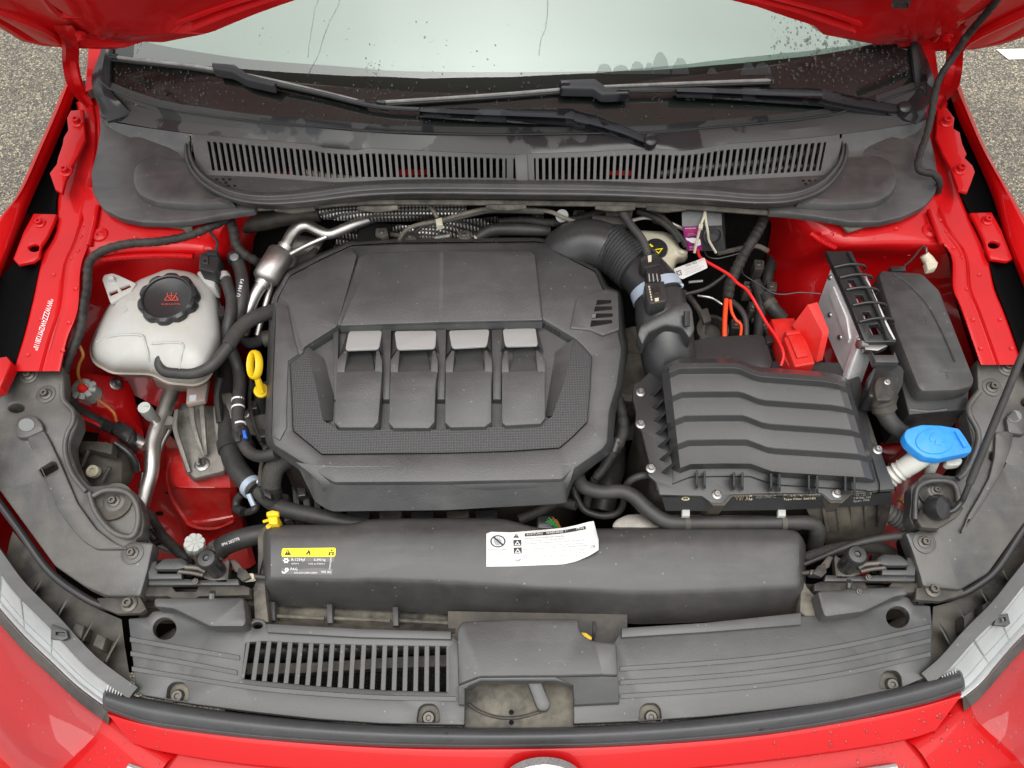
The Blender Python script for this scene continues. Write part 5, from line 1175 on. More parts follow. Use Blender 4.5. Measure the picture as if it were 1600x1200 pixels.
grid('rear_well', [[(700, 955, .735), (980, 960, .735)], [(700, 1010, .735), (980, 1010, .735)]], M['dirty'], fp)

# ------------------------------------------------------------------ rubber seal along the front edge
TS = [(164, 1078), (212, 1088), (300, 1104), (400, 1117), (500, 1127), (600, 1133), (700, 1136), (800, 1137), (900, 1135), (1000, 1130), (1100, 1122), (1200, 1110), (1300, 1095), (1400, 1074), (1460, 1058), (1500, 1047)]
BS = [(164, 1110), (230, 1134), (310, 1146), (400, 1156), (500, 1163), (600, 1168), (700, 1170), (800, 1170), (900, 1169), (1000, 1165), (1100, 1158), (1200, 1148), (1300, 1133), (1400, 1112), (1460, 1097), (1506, 1080)]
rows = []
for f, dz in ((0, -.016), (.02, -.004), (.12, .008), (.32, .014), (.52, .013), (.72, .006), (.78, .003), (.84, .0035), (.95, -.004), (1.0, -.016)):
    rows.append([(lerp(a[0], b[0], f), lerp(a[1], b[1], f), .762 + dz) for a, b in zip(TS, BS)])
fs_ = thing('front_seal', 'black rubber bonnet seal along the front edge above the red bumper', 'seal', W(830, 1150, .75))
seal = grid('seal', rows, M['wetseal'], fs_, ku=3, kv=3)
for i_ in (0, -1):
    e = [r[i_] for r in rows]; ringset('seal_end', [[W(*p) for p in e], [W(lerp(p[0], e[4][0], .3) + (-3 if i_ == 0 else 3), lerp(p[1], e[4][1], .3), p[2] - .004) for p in e], [W(lerp(p[0], e[4][0], .9) + (-4 if i_ == 0 else 4), lerp(p[1], e[4][1], .9), e[4][2] - .012) for p in e]], M['wetseal'], fs_)

# ------------------------------------------------------------------ side covers behind the headlights
zs = lambda x, y: .865 - (y - 570) * .00022
def side_cover(L):
    if L:
        o = [(-60, 572), (16, 570), (97, 569), (100, 600), (96, 620), (104, 628), (120, 641), (123, 660), (117, 675), (111, 688), (111, 706), (121, 735), (140, 759), (160, 757), (185, 756), (202, 762), (216, 775), (223, 797), (226, 817), (222, 836), (210, 845), (240, 847), (231, 890), (219, 932), (165, 931), (130, 915), (85, 884), (0, 768), (-60, 690)]
        hs_ = [ell(25, 637, 12, 6.5, 14), rnd([(61, 733), (80, 721), (87, 722), (91, 732), (68, 745)], 2, 2)]
        lab = 'black moulded side cover beside the coolant tank'
    else:
        o = [(1526, 560), (1592, 560), (1660, 562), (1660, 760), (1600, 818), (1545, 895), (1500, 922), (1442, 916), (1438, 900), (1426, 862), (1414, 831), (1465, 829), (1428, 824), (1420, 808), (1423, 785), (1423, 758), (1441, 744), (1475, 741), (1497, 743), (1508, 720), (1519, 690), (1513, 664), (1507, 641), (1512, 630), (1528, 610)]
        hs_ = [ell(1610, 628, 14, 8, 14), rnd([(1548, 706), (1557, 708), (1572, 722), (1567, 731), (1546, 716)], 2, 2)]
        lab = 'black moulded side cover under the bonnet stay'
    t = thing('side_cover', lab, 'trim panel', W(100 if L else 1500, 760, .78))
    p = plate('panel', o, zs, .025, M['sidecov'], t, bev=4, r=5, holes=hs_)
    up = lambda d: (lambda x, y: zs(x, y) + d)
    if L:
        plate('raised_spine', [(41, 683), (58, 676), (68, 671), (80, 692), (98, 732), (121, 786), (150, 826), (176, 846), (200, 858), (150, 858), (130, 846), (108, 822), (88, 793), (72, 752)], up(.006), .010, M['sidecov'], t, bev=2.5, r=5, holes=[rnd([(61, 733), (80, 721), (87, 722), (91, 732), (68, 745)], 2, 2)])
        plate('round_boss', [(22, 668), (28, 653), (42, 647), (56, 650), (66, 662), (68, 672), (41, 684), (26, 684)], up(.008), .012, M['sidecov'], t, bev=3, r=5)
        decal('pale_disc', ell(42, 664, 12.5, 10, 24), [bpy.data.objects[t.children[-1].name]], M['paledisc'], t, off=.001)
        tube('edge_bead', [(97, 600, .870), (99, 625, .865), (114, 642, .862), (114, 660, .858), (105, 678, .854), (102, 706, .848), (113, 740, .842), (135, 768, .836)], 4, M['sidecov'], t)
        tube('edge_bead', [(140, 770, .832), (150, 800, .826), (175, 830, .82), (205, 838, .818), (216, 815, .822), (212, 785, .83), (195, 768, .834), (165, 766, .834), (146, 775, .832)], 4.5, M['sidecov'], t)
        dish = (178, 784, 26, 21); bl = [(72, 616, 12), (178, 783, 13), (207, 864, 13), (45, 586, 12)]
        tube('rim_rail', [(-20, 760, .815), (30, 828, .80), (75, 890, .785), (120, 926, .778), (165, 948, .772), (225, 953, .770)], 6, M['smooth'], t)
        fl = plate('foot_flange', [(150, 934), (218, 932), (229, 951), (220, 958), (182, 959), (160, 950)], .781, .010, M['dirty'], t, bev=2, r=3); bolt(202, 944, .785, 13, M['darkbolt'], t, on=[fl])
    else:
        plate('raised_spine', [(1552, 684), (1585, 672), (1583, 690), (1570, 730), (1548, 775), (1520, 815), (1504, 835), (1518, 862), (1538, 866), (1556, 852), (1600, 790), (1640, 720), (1640, 680), (1600, 668)], up(.006), .010, M['sidecov'], t, bev=2.5, r=5) if False else None
        plate('raised_spine', [(1556, 674), (1586, 672), (1580, 700), (1566, 738), (1544, 775), (1522, 808), (1502, 834), (1512, 806), (1530, 775), (1546, 745), (1554, 712)], up(.006), .010, M['sidecov'], t, bev=2.5, r=5)
        rb = plate('round_boss', [(1572, 652), (1585, 638), (1605, 638), (1615, 660), (1600, 680), (1576, 676)], up(.008), .012, M['sidecov'], t, bev=3, r=5)
        decal('pale_disc', ell(1585, 651, 11, 9.5, 24), [rb], M['paledisc'], t, off=.001)
        tube('edge_bead', [(1530, 612, .866), (1515, 632, .862), (1515, 648, .860), (1528, 675, .854), (1526, 700, .848), (1510, 735, .84), (1496, 748, .838)], 4.5, M['sidecov'], t)
        tube('edge_bead', [(1430, 812, .824), (1430, 785, .828), (1434, 762, .832), (1452, 752, .834), (1480, 752, .836), (1494, 762, .834), (1498, 790, .828)], 4.5, M['sidecov'], t)
        dish = (1462, 768, 22, 17); bl = [(1550, 605, 12), (1462, 766, 10), (1444, 847, 13), (1573, 574, 12)]
        tube('rim_rail', [(1640, 775, .815), (1600, 824, .80), (1560, 885, .785), (1530, 912, .778), (1490, 932, .772), (1432, 938, .770)], 6, M['smooth'], t)
        fl = plate('foot_flange', [(1430, 937), (1432, 918), (1500, 915), (1510, 928), (1470, 940)], .781, .010, M['dirty'], t, bev=2, r=3); bolt(1457, 922, .785, 12, M['darkbolt'], t, on=[fl])
        plate('stay_bracket', [(1438, 792), (1470, 786), (1508, 792), (1498, 806), (1466, 826), (1440, 824), (1432, 812)], .828, .012, M['dirty'], t, bev=3, r=4)
    lathe('screw_dish', W(dish[0], dish[1], zs(*dish[:2]) + .0005), (0, -.12, 1), [(.030, -.004), (.030, .003), (.026, .003), (.020, .0005), (.010, .0005)], M['dirty'], t, n=28)
    for x, y, r_ in bl:
        pt = W(x, y, zs(x, y))
        lathe('washer', pt, (0, -.15, 1), [(r_ * 1.35e-3, -.001), (r_ * 1.35e-3, .0012), (r_ * 1.15e-3, .0022), (r_ * .6e-3, .0022)], M['sidecov'], t, n=22)
        bolt(x, y, zs(x, y) + .002, r_ * .78, M['darkbolt'], t)
    # dusty filler between cover and headlight with triangular webs
    if L:
        fill = grid('filler', [[(20, 830, .76), (80, 902, .755), (130, 940, .75), (190, 968, .748)], [(10, 872, .755), (60, 930, .75), (120, 990, .745), (195, 1010, .742)], [(20, 920, .755), (80, 980, .75), (140, 1045, .745), (208, 1088, .742)]], M['dirty'], t, ku=3, kv=2)
        for x, y in ((52, 920), (92, 950), (132, 985), (175, 1005)):
            ringset('web', [[W(x, y, .75), W(x + 4, y + 2, .75), W(x - 10, y + 34, .75), W(x - 14, y + 32, .75)], [W(x + 12, y - 14, .775), W(x + 14, y - 13, .775), W(x - 9, y + 30, .765), W(x - 12, y + 29, .765)]], M['dirty'], t, flat=True)
        for x, y in ((118, 972), (152, 990)): plate('clip_block', [(x, y), (x + 14, y + 6), (x + 8, y + 26), (x - 8, y + 18)], .772, .03, M['dirty'], t, bev=2)
    else:
        fill = grid('filler', [[(1600, 838, .76), (1540, 905, .755), (1500, 935, .75), (1458, 948, .748)], [(1612, 870, .755), (1560, 930, .75), (1510, 980, .745), (1455, 1000, .742)], [(1612, 890, .755), (1550, 965, .75), (1500, 1020, .745), (1450, 1070, .742)]], M['dirty'], t, ku=3, kv=2)
        for x, y in ((1580, 905), (1545, 935), (1512, 965), (1478, 985)):
            ringset('web', [[W(x, y, .75), W(x - 4, y + 2, .75), W(x + 10, y + 34, .75), W(x + 14, y + 32, .75)], [W(x - 12, y - 14, .775), W(x - 14, y - 13, .775), W(x + 9, y + 30, .765), W(x + 12, y + 29, .765)]], M['dirty'], t, flat=True)
        for x, y in ((1535, 945), (1505, 962)): plate('clip_block', [(x, y), (x + 14, y - 8), (x + 20, y + 10), (x + 2, y + 22)], .772, .03, M['dirty'], t, bev=2)
    return t
scL = side_cover(True); scR = side_cover(False)
for q in ([(-70, 690, .85)],): pass

# ------------------------------------------------------------------ bonnet catches with their rubber buffers
def catch(L):
    def X(x): return x if L else 1656 - x + 6
    dy = 0 if L else -6
    t = thing('bonnet_catch', 'bonnet catch with rubber buffer ' + ('next to the pale grey service cap' if L else 'in front of the air filter box'), 'catch', W(X(330), 900 + dy, .74))
    def q(pts): return [(X(x), y + dy) for x, y in pts]
    plate('base_rail', q([(227, 916), (268, 916), (274, 924), (306, 924), (310, 916), (380, 914), (390, 918), (390, 930), (312, 932), (300, 938), (275, 938), (262, 932), (226, 932)]), .775, .02, M['dirty'], t, bev=2)
    plate('rail_bar', q([(232, 906), (270, 902), (310, 906), (372, 904), (374, 914), (232, 914)]), .782, .01, M['panel'], t, bev=1.5)
    plate('guide_plate', q([(230, 880), (244, 876), (246, 896), (276, 896), (276, 882), (284, 882), (284, 904), (232, 905)]), .79, .01, M['panel'], t, bev=1.5)
    plate('paddle', q([(238, 886), (256, 872), (282, 871), (292, 878), (296, 886), (276, 890), (244, 890)]), .80, .010, M['grain'], t, bev=3, r=4)
    plate('paddle_slot', q([(232, 877), (300, 872), (300, 902), (232, 905)]), .772, .01, M['void'], t, bev=0)
    tube('hinge_pin', [(X(290), 886 + dy, .802), (X(310), 888 + dy, .80), (X(322), 894 + dy, .80)], 4.5, M['darkbolt'], t)
    tube('hinge_pin', [(X(280), 893 + dy, .80), (X(300), 895 + dy, .80), (X(318), 899 + dy, .80)], 3.5, M['darkbolt'], t)
    tube('buffer', [(X(344), 897 + dy, .765), (X(336), 886 + dy, .80), (X(326), 876 + dy, .835)], [14, 13, 12], M['smooth'], t, n=20)
    ax_ = W(X(326), 876 + dy, .835) - W(X(336), 886 + dy, .80)
    bc = W(X(326), 876 + dy, .835)
    lathe('buffer_head', bc, ax_, [(.0125, -.004), (.0148, -.001), (.0155, .004), (.0148, .010), (.012, .0135), (.005, .0145), (.004, .0115), (.002, .011)], M['smooth'], t, n=24)
    plate('bracket', q([(311, 893), (322, 889), (352, 876), (356, 872), (359, 878), (356, 908), (362, 910), (340, 911), (318, 903)]), .782, .012, M['darkbolt'], t, bev=2)
    plate('ear', q([(360, 876), (368, 874), (376, 884), (388, 898), (380, 900), (366, 892)]), .785, .004, M['darkbolt'], t, bev=1)
    plate('bushing', q([(376, 896), (396, 895), (397, 904), (378, 906)]), .785, .012, M['cream'] if L else M['darkbolt'], t, bev=2, r=3)
    tube('release_rod', [(X(392), 900 + dy, .78), (X(415), 902 + dy, .775)], 4, M['rubber'], t)
    plate('pivot_plate', q([(372, 886), (384, 890), (392, 902), (378, 908), (370, 900)]), .79, .006, M['dirty'], t, bev=1)
    bolt(X(305), 908 + dy, .79, 5, M['darkbolt'], t)
    grid('cross_beam', [[(X(220), 922 + dy, .74), (X(412), 918 + dy, .74)], [(X(218), 950 + dy, .735), (X(415), 946 + dy, .735)], [(X(216), 975 + dy, .70), (X(416), 972 + dy, .70)]], M['dirty'], t)
    for i in range(5): plate('cell_web', q([(250 + i * 26, 934), (256 + i * 26, 934), (262 + i * 26, 944), (256 + i * 26, 944)]), .76, .01, M['dirtier'], t, bev=0)
    return t
catch(True); catch(False)
plate_d = plate('side_gusset', [(395, 918), (412, 880), (416, 940), (420, 972), (398, 972)], .765, .02, M['dirtier'], fp, bev=2)
plate('side_gusset', [(1252, 900), (1262, 918), (1278, 935), (1285, 962), (1262, 966), (1250, 955)], .765, .02, M['dirtier'], fp, bev=2)

# ------------------------------------------------------------------ identity lettering on the left rail
text('*WVWZZZAWZMY128110*', (76.5, 466), (51.5, 546), 8.5, [apL], M['print'], apL, name='stamped_number', off=.0008)
decal('drain_slit', [(91, 496), (92.5, 496), (78, 547), (76.5, 546)], [apL], M['reddeep'], apL)

# ------------------------------------------------------------------ coolant tank
ct = thing('coolant_tank', 'milky white coolant expansion tank with black screw cap', 'coolant tank', W(240, 560, .74))
S = rnd([(170, 478), (212, 444), (262, 424), (302, 430), (332, 446), (345, 478), (349, 536), (338, 566), (326, 592), (306, 602), (262, 598), (236, 584), (176, 583), (147, 567), (140, 547), (150, 517)], 10, 3)
def sc_(s, dx, dy): return [(245 + (x - 245) * s + dx, 515 + (y - 515) * s + dy) for x, y in S]
def ringz(p, z): return [W(x, y, z) for x, y in p]
low = ringset('lower_body', [ringz(sc_(.86, 4, 16), .735), ringz(sc_(.93, 2, 8), .765), ringz(sc_(.975, 0, 2), .800), ringz(sc_(1.0, 0, 0), .806)], M['tanklow'], ct, cap1=False, ang=60)
seam = ringset('seam', [ringz(sc_(1.0, 0, 0), .806), ringz(sc_(1.018, 0, 1), .807), ringz(sc_(1.018, 0, .5), .812), ringz(sc_(.995, 0, -1), .813)], M['tank'], ct, cap1=False, ang=50)
up_ = ringset('upper_body', [ringz(sc_(.995, 0, -1), .812), ringz(sc_(.975, 0, -5), .835), ringz(sc_(.93, 1, -11), .853), ringz(sc_(.84, 3, -17), .866), ringz(sc_(.66, 7, -22), .876), ringz(sc_(.40, 12, -28), .882)], M['tank'], ct, cap1=True, ang=60)
# moulded facet lines and the flat front step
tube('moulded_ridge', [hit(x, y, [up_])[0] + Vector((0, 0, .001)) for x, y in ((152, 535), (180, 525), (218, 524), (226, 532), (232, 556), (238, 580))], .0022, M['tank'], ct, metres=True, n=8)
tube('moulded_ridge', [hit(x, y, [up_])[0] + Vector((0, 0, .001)) for x, y in ((236, 538), (284, 537), (283, 560), (281, 578))], .0018, M['tank'], ct, metres=True, n=8)
plate('bracket_ear', [(159, 436), (162, 429), (175, 426), (184, 429), (213, 442), (205, 456), (172, 474)], .872, .006, M['tank'], ct, bev=2, r=3, holes=[[(170, 456), (182, 451), (184, 457), (172, 462)], [(187, 449), (201, 443), (204, 448), (190, 454)]])
plate('ear_peg', [(168, 430), (177, 430), (178, 436), (169, 436)], .88, .01, M['tank'], ct, bev=1.5)
cc = W(268, 474, .878); cax = Vector((.03, -.16, 1))
def scal(r0, d, n=10):
    return lambda an: r0 - d * (0.5 + 0.5 * math.cos(n * an)) ** 3
lathe('filler_neck', cc, cax, [(.052, -.02), (.052, -.004), (.046, 0)], M['tank'], ct, n=32)
cp = lathe('cap', cc, cax, [(.047, 0), (scal(.0515, .004), .001), (scal(.0515, .005), .018), (scal(.049, .005), .0225), (.043, .0245), (.041, .0235), (.0395, .0195), (.0385, .019)], M['smooth'], ct, n=80, ang=40)
cpl = cc + cax.normalized() * .0196
def capd(pts, off=.0006): # print on the cap's flat top
    out = []
    for x, y in pts: out.append(onplane(x, y, cpl + cax.normalized() * off, cax.normalized()))
    return out
def capprint(pts, mat_, off=.0006, holes=()):
    l = [capd(pts, off)] + [capd(h, off) for h in holes]; vs = [p for q in l for p in q]
    return build('cap_print', vs, [tuple(t) for t in tess(l)], mat_, cp, face_cam=True, recalc=False, flat=True)
M['redink'] = mat('red_ink', (.55, .05, .03), .5)
for a, b in (((257, 469), (262, 462)), ((279, 469), (274, 462)), ((257, 469), (279, 469)), ((264, 466), (261, 458)), ((268, 466), (268, 457)), ((272, 466), (276, 458)), ((262, 462), (268, 469)), ((274, 462), (268, 469)), ((265, 462), (271, 462))):
    dx, dy = b[0] - a[0], b[1] - a[1]; l = math.hypot(dx, dy); nx, ny = -dy / l * .55, dx / l * .55
    capprint([(a[0] + nx, a[1] + ny), (b[0] + nx, b[1] + ny), (b[0] - nx, b[1] - ny), (a[0] - nx, a[1] - ny)], M['redink'])
vs_, fs2 = textmesh('KUEHLMITTEL'); xm = max(v.x for v in vs_)
build('cap_print', [onplane(252 + v.x / xm * 31, 476.5 - v.y * 3.6, cpl + cax.normalized() * .0006, cax.normalized()) for v in vs_], fs2, M['redink'], cp, face_cam=True, recalc=False, flat=True)
# level marks and moulded text
decal('level_mark', [(196, 463), (209, 460), (211, 468), (198, 470)], [up_], M['capgrey'], ct); decal('level_mark', [(190, 480), (196, 478), (200, 483), (194, 489)], [up_], M['capgrey'], ct)
plate('spout', [(305, 424), (320, 420), (336, 424), (336, 450), (322, 446)], .878, .03, M['tank'], ct, bev=4, r=4)
tube('spout_neck', [(333, 448, .86), (335, 425, .88)], 7, M['tank'], ct, n=14)
tube('outlet', [(261, 540, .84), (260, 552, .845)], 5, M['tank'], ct, n=10)
plate('foot_tag', [(292, 600), (326, 590), (320, 626), (290, 632)], .735, .01, M['tanklow'], ct, bev=2, r=3)
decal('data_code', [(296, 618), (307, 617), (306, 627), (296, 628)], [bpy.data.objects[ct.children[-1].name]], M['inkgrey'], ct)
tube('side_peg', [(340, 486, .84), (350, 490, .84)], 5, M['tank'], ct, n=10)
ringset('lower_tier', [[W(x, y, .70) for x, y in rnd([(244, 604), (262, 611), (302, 612), (322, 604), (326, 590), (250, 586)], 4, 2)], [W(x, y, .76) for x, y in rnd([(238, 592), (262, 601), (304, 604), (325, 596), (330, 575), (246, 572)], 4, 2)]], M['tanklow'], ct)
plate('side_clip', [(340, 480), (350, 478), (352, 492), (342, 494)], .86, .012, M['smooth'], ct, bev=1)
lsn = thing('level_sensor_plug', 'black connector plugged into the coolant tank neck', 'connector', W(326, 410, .87))
plate('housing', [(312, 395), (326, 392), (342, 396), (340, 420), (334, 426), (310, 420)], .905, .03, M['smooth'], lsn, bev=2, r=2)
plate('latch', [(316, 400), (325, 400), (325, 412), (316, 411)], .908, .006, M['grain'], lsn, bev=1)
decal('latch_hole', [(318, 406), (322, 406), (322, 410), (318, 410)], [bpy.data.objects[lsn.children[-1].name]], M['void'], lsn)
plate('housing_top', [(322, 389), (340, 391), (339, 398), (323, 397)], .912, .012, M['smooth'], lsn, bev=1.5)
tube('sensor_wire', [(326, 360, .905), (334, 370, .91), (340, 380, .912), (336, 392, .908)], 2.2, M['tape'], lsn, n=8)

# ------------------------------------------------------------------ cable loom along the left wall
lm = tube('cable_loom', [(372, 340, .89), (350, 346, .905), (325, 356, .912), (295, 368, .914), (250, 377, .914), (205, 380, .914), (175, 386, .914), (152, 396, .91), (140, 410, .905), (137, 430, .90), (136, 452, .895), (131, 476, .89), (129, 500, .885), (122, 526, .875), (112, 550, .865), (104, 570, .855), (98, 592, .84)], 7, M['tape'], None, n=12, ribs=(.016, .16))
tag(lm, 'thick taped black cable loom running behind and beside the coolant tank', 'cable')
lm2 = tube('cable_loom', [(360, 345, .90), (365, 362, .90), (368, 380, .895), (380, 396, .885), (396, 406, .87), (410, 415, .84)], 8, M['tape'], None, n=12, ribs=(.014, .18)); tag(lm2, 'short taped cable loom bending down behind the silver pipe', 'cable')

def hose(name, label, cat='hose'):
    return thing(name, label, cat, (0, 0, 0))
h = hose('coolant_hose', 'thick black hose with white lettering behind the coolant tank')
h.location = W(377, 450, .80)
tube('hose', [(369, 404, .875), (376, 424, .87), (379, 450, .865), (377, 476, .855), (371, 498, .84)], [11, 10, 10, 10, 10], M['rubber'], h, n=14)
tube('collar', [(367, 400, .877), (370, 410, .875)], 12.5, M['smooth'], h, n=14)
lathe('pale_cap', W(366, 402, .888), (0, -.2, 1), [(.008, -.002), (.008, .001), (.006, .002)], M['paledisc'], h, n=14)
hc_ = [c for c in h.children if c.name.startswith('hose')][0]
text('U 198 P3', (375, 464), (381, 437), 5, [hc_], M['print'], h, off=.0008)
h = hose('coolant_hose', 'long black hose with white rings running past the dipstick'); h.location = W(372, 600, .75)
tube('hose', [(350, 428, .875), (356, 446, .872), (362, 470, .865), (360, 492, .86), (356, 514, .85), (356, 534, .83), (364, 552, .81), (372, 576, .79), (375, 600, .785), (373, 624, .785), (372, 648, .785), (373, 668, .785), (379, 690, .785), (392, 708, .79), (410, 713, .80), (432, 708, .81)], [9, 9, 9, 9, 9, 9, 9, 9, 10, 10, 10, 10, 9.5, 9.5, 9.5, 9.5], M['rubber'], h, n=14)
for a, b in (((372.4, 624.5), (372.2, 627)), ((372, 636.5), (372, 639)), ((374, 663), (374.4, 665.5))): tube('white_ring', [(*a, .785), (*b, .785)], 10.4, M['print'], h, n=16)
tube('hose_clip', [(348, 430, .876), (352, 437, .875)], 10, M['steel'], h, n=16)
tube('joint', [(375, 672, .786), (380, 686, .786)], 13, M['smooth'], h, n=16); plate('blue_latch', [(378, 672), (383, 671), (386, 683), (380, 684)], .806, .006, mat('blue_clip', (.02, .12, .55), .4), h, bev=1.5)
plate('joint_grip', [(364, 676), (374, 672), (376, 688), (368, 690)], .80, .01, M['smooth'], h, bev=1)
h = hose('overflow_hose', 'black hose curving from the coolant tank outlet to the engine cover'); h.location = W(320, 575, .8)
tube('hose', [(259, 549, .860), (253, 557, .860), (250, 570, .856), (258, 580, .852), (275, 583, .852), (305, 583, .853), (330, 572, .858), (350, 550, .862), (362, 534, .865)], [7, 8, 8.5, 9, 9, 9, 9.5, 9.5, 10], M['rubber'], h, n=14)
tube('braided_sleeve', [(357, 540, .865), (372, 517, .868), (388, 502, .868), (408, 492, .865), (434, 484, .855)], [11, 11.5, 11.5, 11.5, 11.5], M['braid'], h, n=14)
lathe('outlet_fitting', W(258, 550, .856), (-.3, -.3, 1), [(.010, -.010), (.011, 0), (.011, .006), (.008, .010), (.004, .011)], M['smooth'], h, n=16)
h = hose('vent_hose', 'thin dark hose under the braided hose by the engine cover'); h.location = W(390, 530, .75)
tube('hose', [(395, 478, .80), (388, 500, .80), (378, 522, .79), (388, 535, .785), (402, 534, .79), (412, 528, .80), (424, 526, .80)], [9, 9, 8, 9, 9, 9, 9], M['rubber'], h, n=12)
tube('coupling', [(412, 530, .80), (428, 527, .80)], [13, 13], M['block'], h, n=14)

# ------------------------------------------------------------------ silver air conditioning pipe with canister
ac = thing('silver_pipe', 'bent silver air conditioning pipe with a fat canister', 'pipe', W(430, 420, .80))
tube('upper_pipe', [(440, 394, .865), (446, 384, .87), (455, 367, .875), (467, 355, .878), (482, 353, .878), (498, 361, .876), (514, 366, .875), (532, 360, .875), (556, 350, .875), (590, 338, .87)], [9.5, 9, 9, 9, 9, 8.5, 8, 8, 8, 8], M['alu'], ac, n=14)
tube('canister', [(412, 441, .855), (414, 437, .856), (416, 434, .857), (439, 397, .866), (441, 394, .867), (443, 391, .868)], [13, 19, 21, 21, 19, 13], M['alu'], ac, n=22, k=1)
tube('lower_pipe', [(414, 438, .855), (405, 450, .852), (395, 468, .845), (388, 488, .835), (382, 520, .80)], [10, 9.5, 9.5, 9, 9], M['alu'], ac, n=14)
tube('thin_pipe', [(450, 399, .868), (478, 384, .87), (510, 370, .875)], 4, M['alu'], ac, n=10); tube('thin_pipe', [(425, 444, .84), (418, 465, .835), (411, 490, .82), (402, 524, .80)], 4.5, M['alu'], ac, n=10)
tube('neck', [(443, 391, .868), (447, 384, .871)], 12, M['alu'], ac, n=16); tube('neck', [(408, 446, .852), (413, 439, .855)], 12, M['alu'], ac, n=16)
# ------------------------------------------------------------------ embossed heat shield behind the engine
hsd = thing('heat_shield', 'dimpled metal heat shield at the back of the engine', 'heat shield', W(640, 345, .85))
grid('upper_sheet', [[(488, 316, .895), (560, 316, .898), (640, 318, .898), (728, 320, .895)], [(492, 330, .885), (560, 334, .89), (640, 336, .888), (728, 334, .885)], [(506, 343, .872), (560, 346, .875), (640, 346, .872), (722, 342, .870)]], M['shield'], hsd, ku=3, kv=3)
grid('lower_sheet', [[(530, 350, .85), (600, 350, .85), (660, 352, .85), (720, 344, .85), (778, 338, .85)], [(528, 366, .83), (600, 362, .83), (660, 370, .84), (720, 362, .83), (778, 352, .83)], [(520, 392, .80), (600, 385, .80), (660, 392, .81), (720, 388, .80), (778, 385, .80)]], M['shield'], hsd, ku=3, kv=3)
plate('bracket', [(560, 352), (600, 346), (612, 352), (602, 372), (575, 380), (556, 384)], .862, .006, M['void'], hsd, bev=1)
bh = thing('brake_line_clip', 'beige clip holding two dark lines above the heat shield', 'clip', W(688, 345, .86))
plate('clip', [(680, 342), (690, 339), (692, 350), (682, 352)], .905, .012, M['cream'], bh, bev=1.5); tube('strut', [(672, 322, .915), (684, 340, .905)], 3.5, M['dirtier'], bh, n=8)
tube('line', [(624, 376, .87), (632, 362, .885), (650, 352, .895), (690, 344, .90), (740, 330, .905), (770, 326, .905), (850, 329, .905), (876, 338, .905), (900, 347, .90), (930, 352, .89)], 3.4, M['dirtier'], bh, n=8)
tube('line', [(655, 374, .86), (650, 362, .878), (664, 352, .89), (692, 347, .895), (745, 334, .90), (775, 330, .90), (850, 332, .90)], 3.2, M['rubber'], bh, n=8)
h = hose('vacuum_hose', 'dusty black hose lying across behind the engine cover'); h.location = W(800, 360, .80)
tube('hose', [(745, 372, .85), (768, 360, .858), (800, 358, .86), (840, 360, .86), (858, 362, .855)], [7, 10, 10, 9, 8], M['rubber'], h, n=12); tube('fitting', [(742, 374, .848), (756, 366, .852)], 6, M['cream'], h, n=10)
tube('sensor_stub', [(680, 372, .85), (704, 368, .855)], 4, M['cast'], h, n=10)
bt = thing('turbo_actuator', 'dark finned metal actuator behind the shoulder of the engine cover', 'actuator', W(475, 410, .78))
for i in range(5): tube('fin', [(462 + i * 5, 424 - i * 4, .80), (474 + i * 5, 406 - i * 4, .80)], 7 - i * .4, M['block'], bt, n=10)
tube('rod', [(488, 402, .80), (506, 400, .80)], 4, M['block'], bt, n=8)

# ------------------------------------------------------------------ engine mount, pipes and service ports on the left
em = thing('engine_mount', 'cast aluminium engine mount bolted onto the red chassis leg', 'engine mount', W(312, 745, .645))
MO = [(276, 640), (284, 630), (302, 629), (318, 634), (336, 634), (342, 660), (346, 690), (354, 730), (352, 738), (304, 750), (292, 738), (280, 702), (270, 668)]
mo = ringset('casting', [[W(x, y + 6, .635) for x, y in rnd(MO, 4, 2)], [W(x, y, .672) for x, y in rnd(MO, 4, 2)], [W(x, y, .676) for x, y in inset(rnd(MO, 4, 2), 3)]], M['cast'], em)
for pts in ([(277, 642, .70), (274, 668, .70), (284, 702, .695), (296, 738, .68)], [(300, 632, .715), (302, 660, .71), (310, 690, .70), (318, 712, .685)], [(316, 634, .715), (318, 664, .71), (320, 690, .70), (322, 710, .685)], [(338, 636, .715), (340, 668, .71), (346, 700, .70), (352, 732, .68)]):
    tube('web', pts, [4.5, 4.5, 4, 3], M['cast'], em, n=8)
bolt(316, 726, .685, 12, M['zinc'], em, on=[mo]); tube('stud', [(315, 724, .70), (313, 713, .725)], 3.6, M['zinc'], em, n=10)
tube('boss', [(264, 664, .69), (263, 657, .705)], [9, 8.5], M['cast'], em, n=14); tube('boss', [(312, 633, .71), (312, 627, .72)], [7, 6], M['cast'], em, n=12)
plate('body_block', [(330, 560), (352, 560), (360, 620), (356, 660), (340, 660), (334, 620)], .70, .1, M['block'], em, bev=3, r=4)
plate('body_block', [(345, 614), (362, 612), (368, 652), (352, 660)], .72, .05, M['cast'], em, bev=3, r=3)
pp = thing('service_pipe', 'thick silver refrigerant pipe with capped service port beside the engine mount', 'pipe', W(238, 700, .66))
tube('pipe', [(272, 600, .70), (264, 622, .70), (255, 648, .70), (247, 668, .70), (240, 690, .70), (238, 715, .698), (236, 740, .69), (229, 765, .68), (223, 790, .67)], [12, 12, 12, 13, 12, 11.5, 11, 11, 10], M['alu'], pp, n=16)
tube('pipe_end', [(224, 788, .671), (222, 800, .667), (228, 818, .66), (238, 838, .65), (254, 852, .645), (278, 860, .64)], [9.5, 9, 9, 9, 9, 9], M['alu'], pp, n=14)
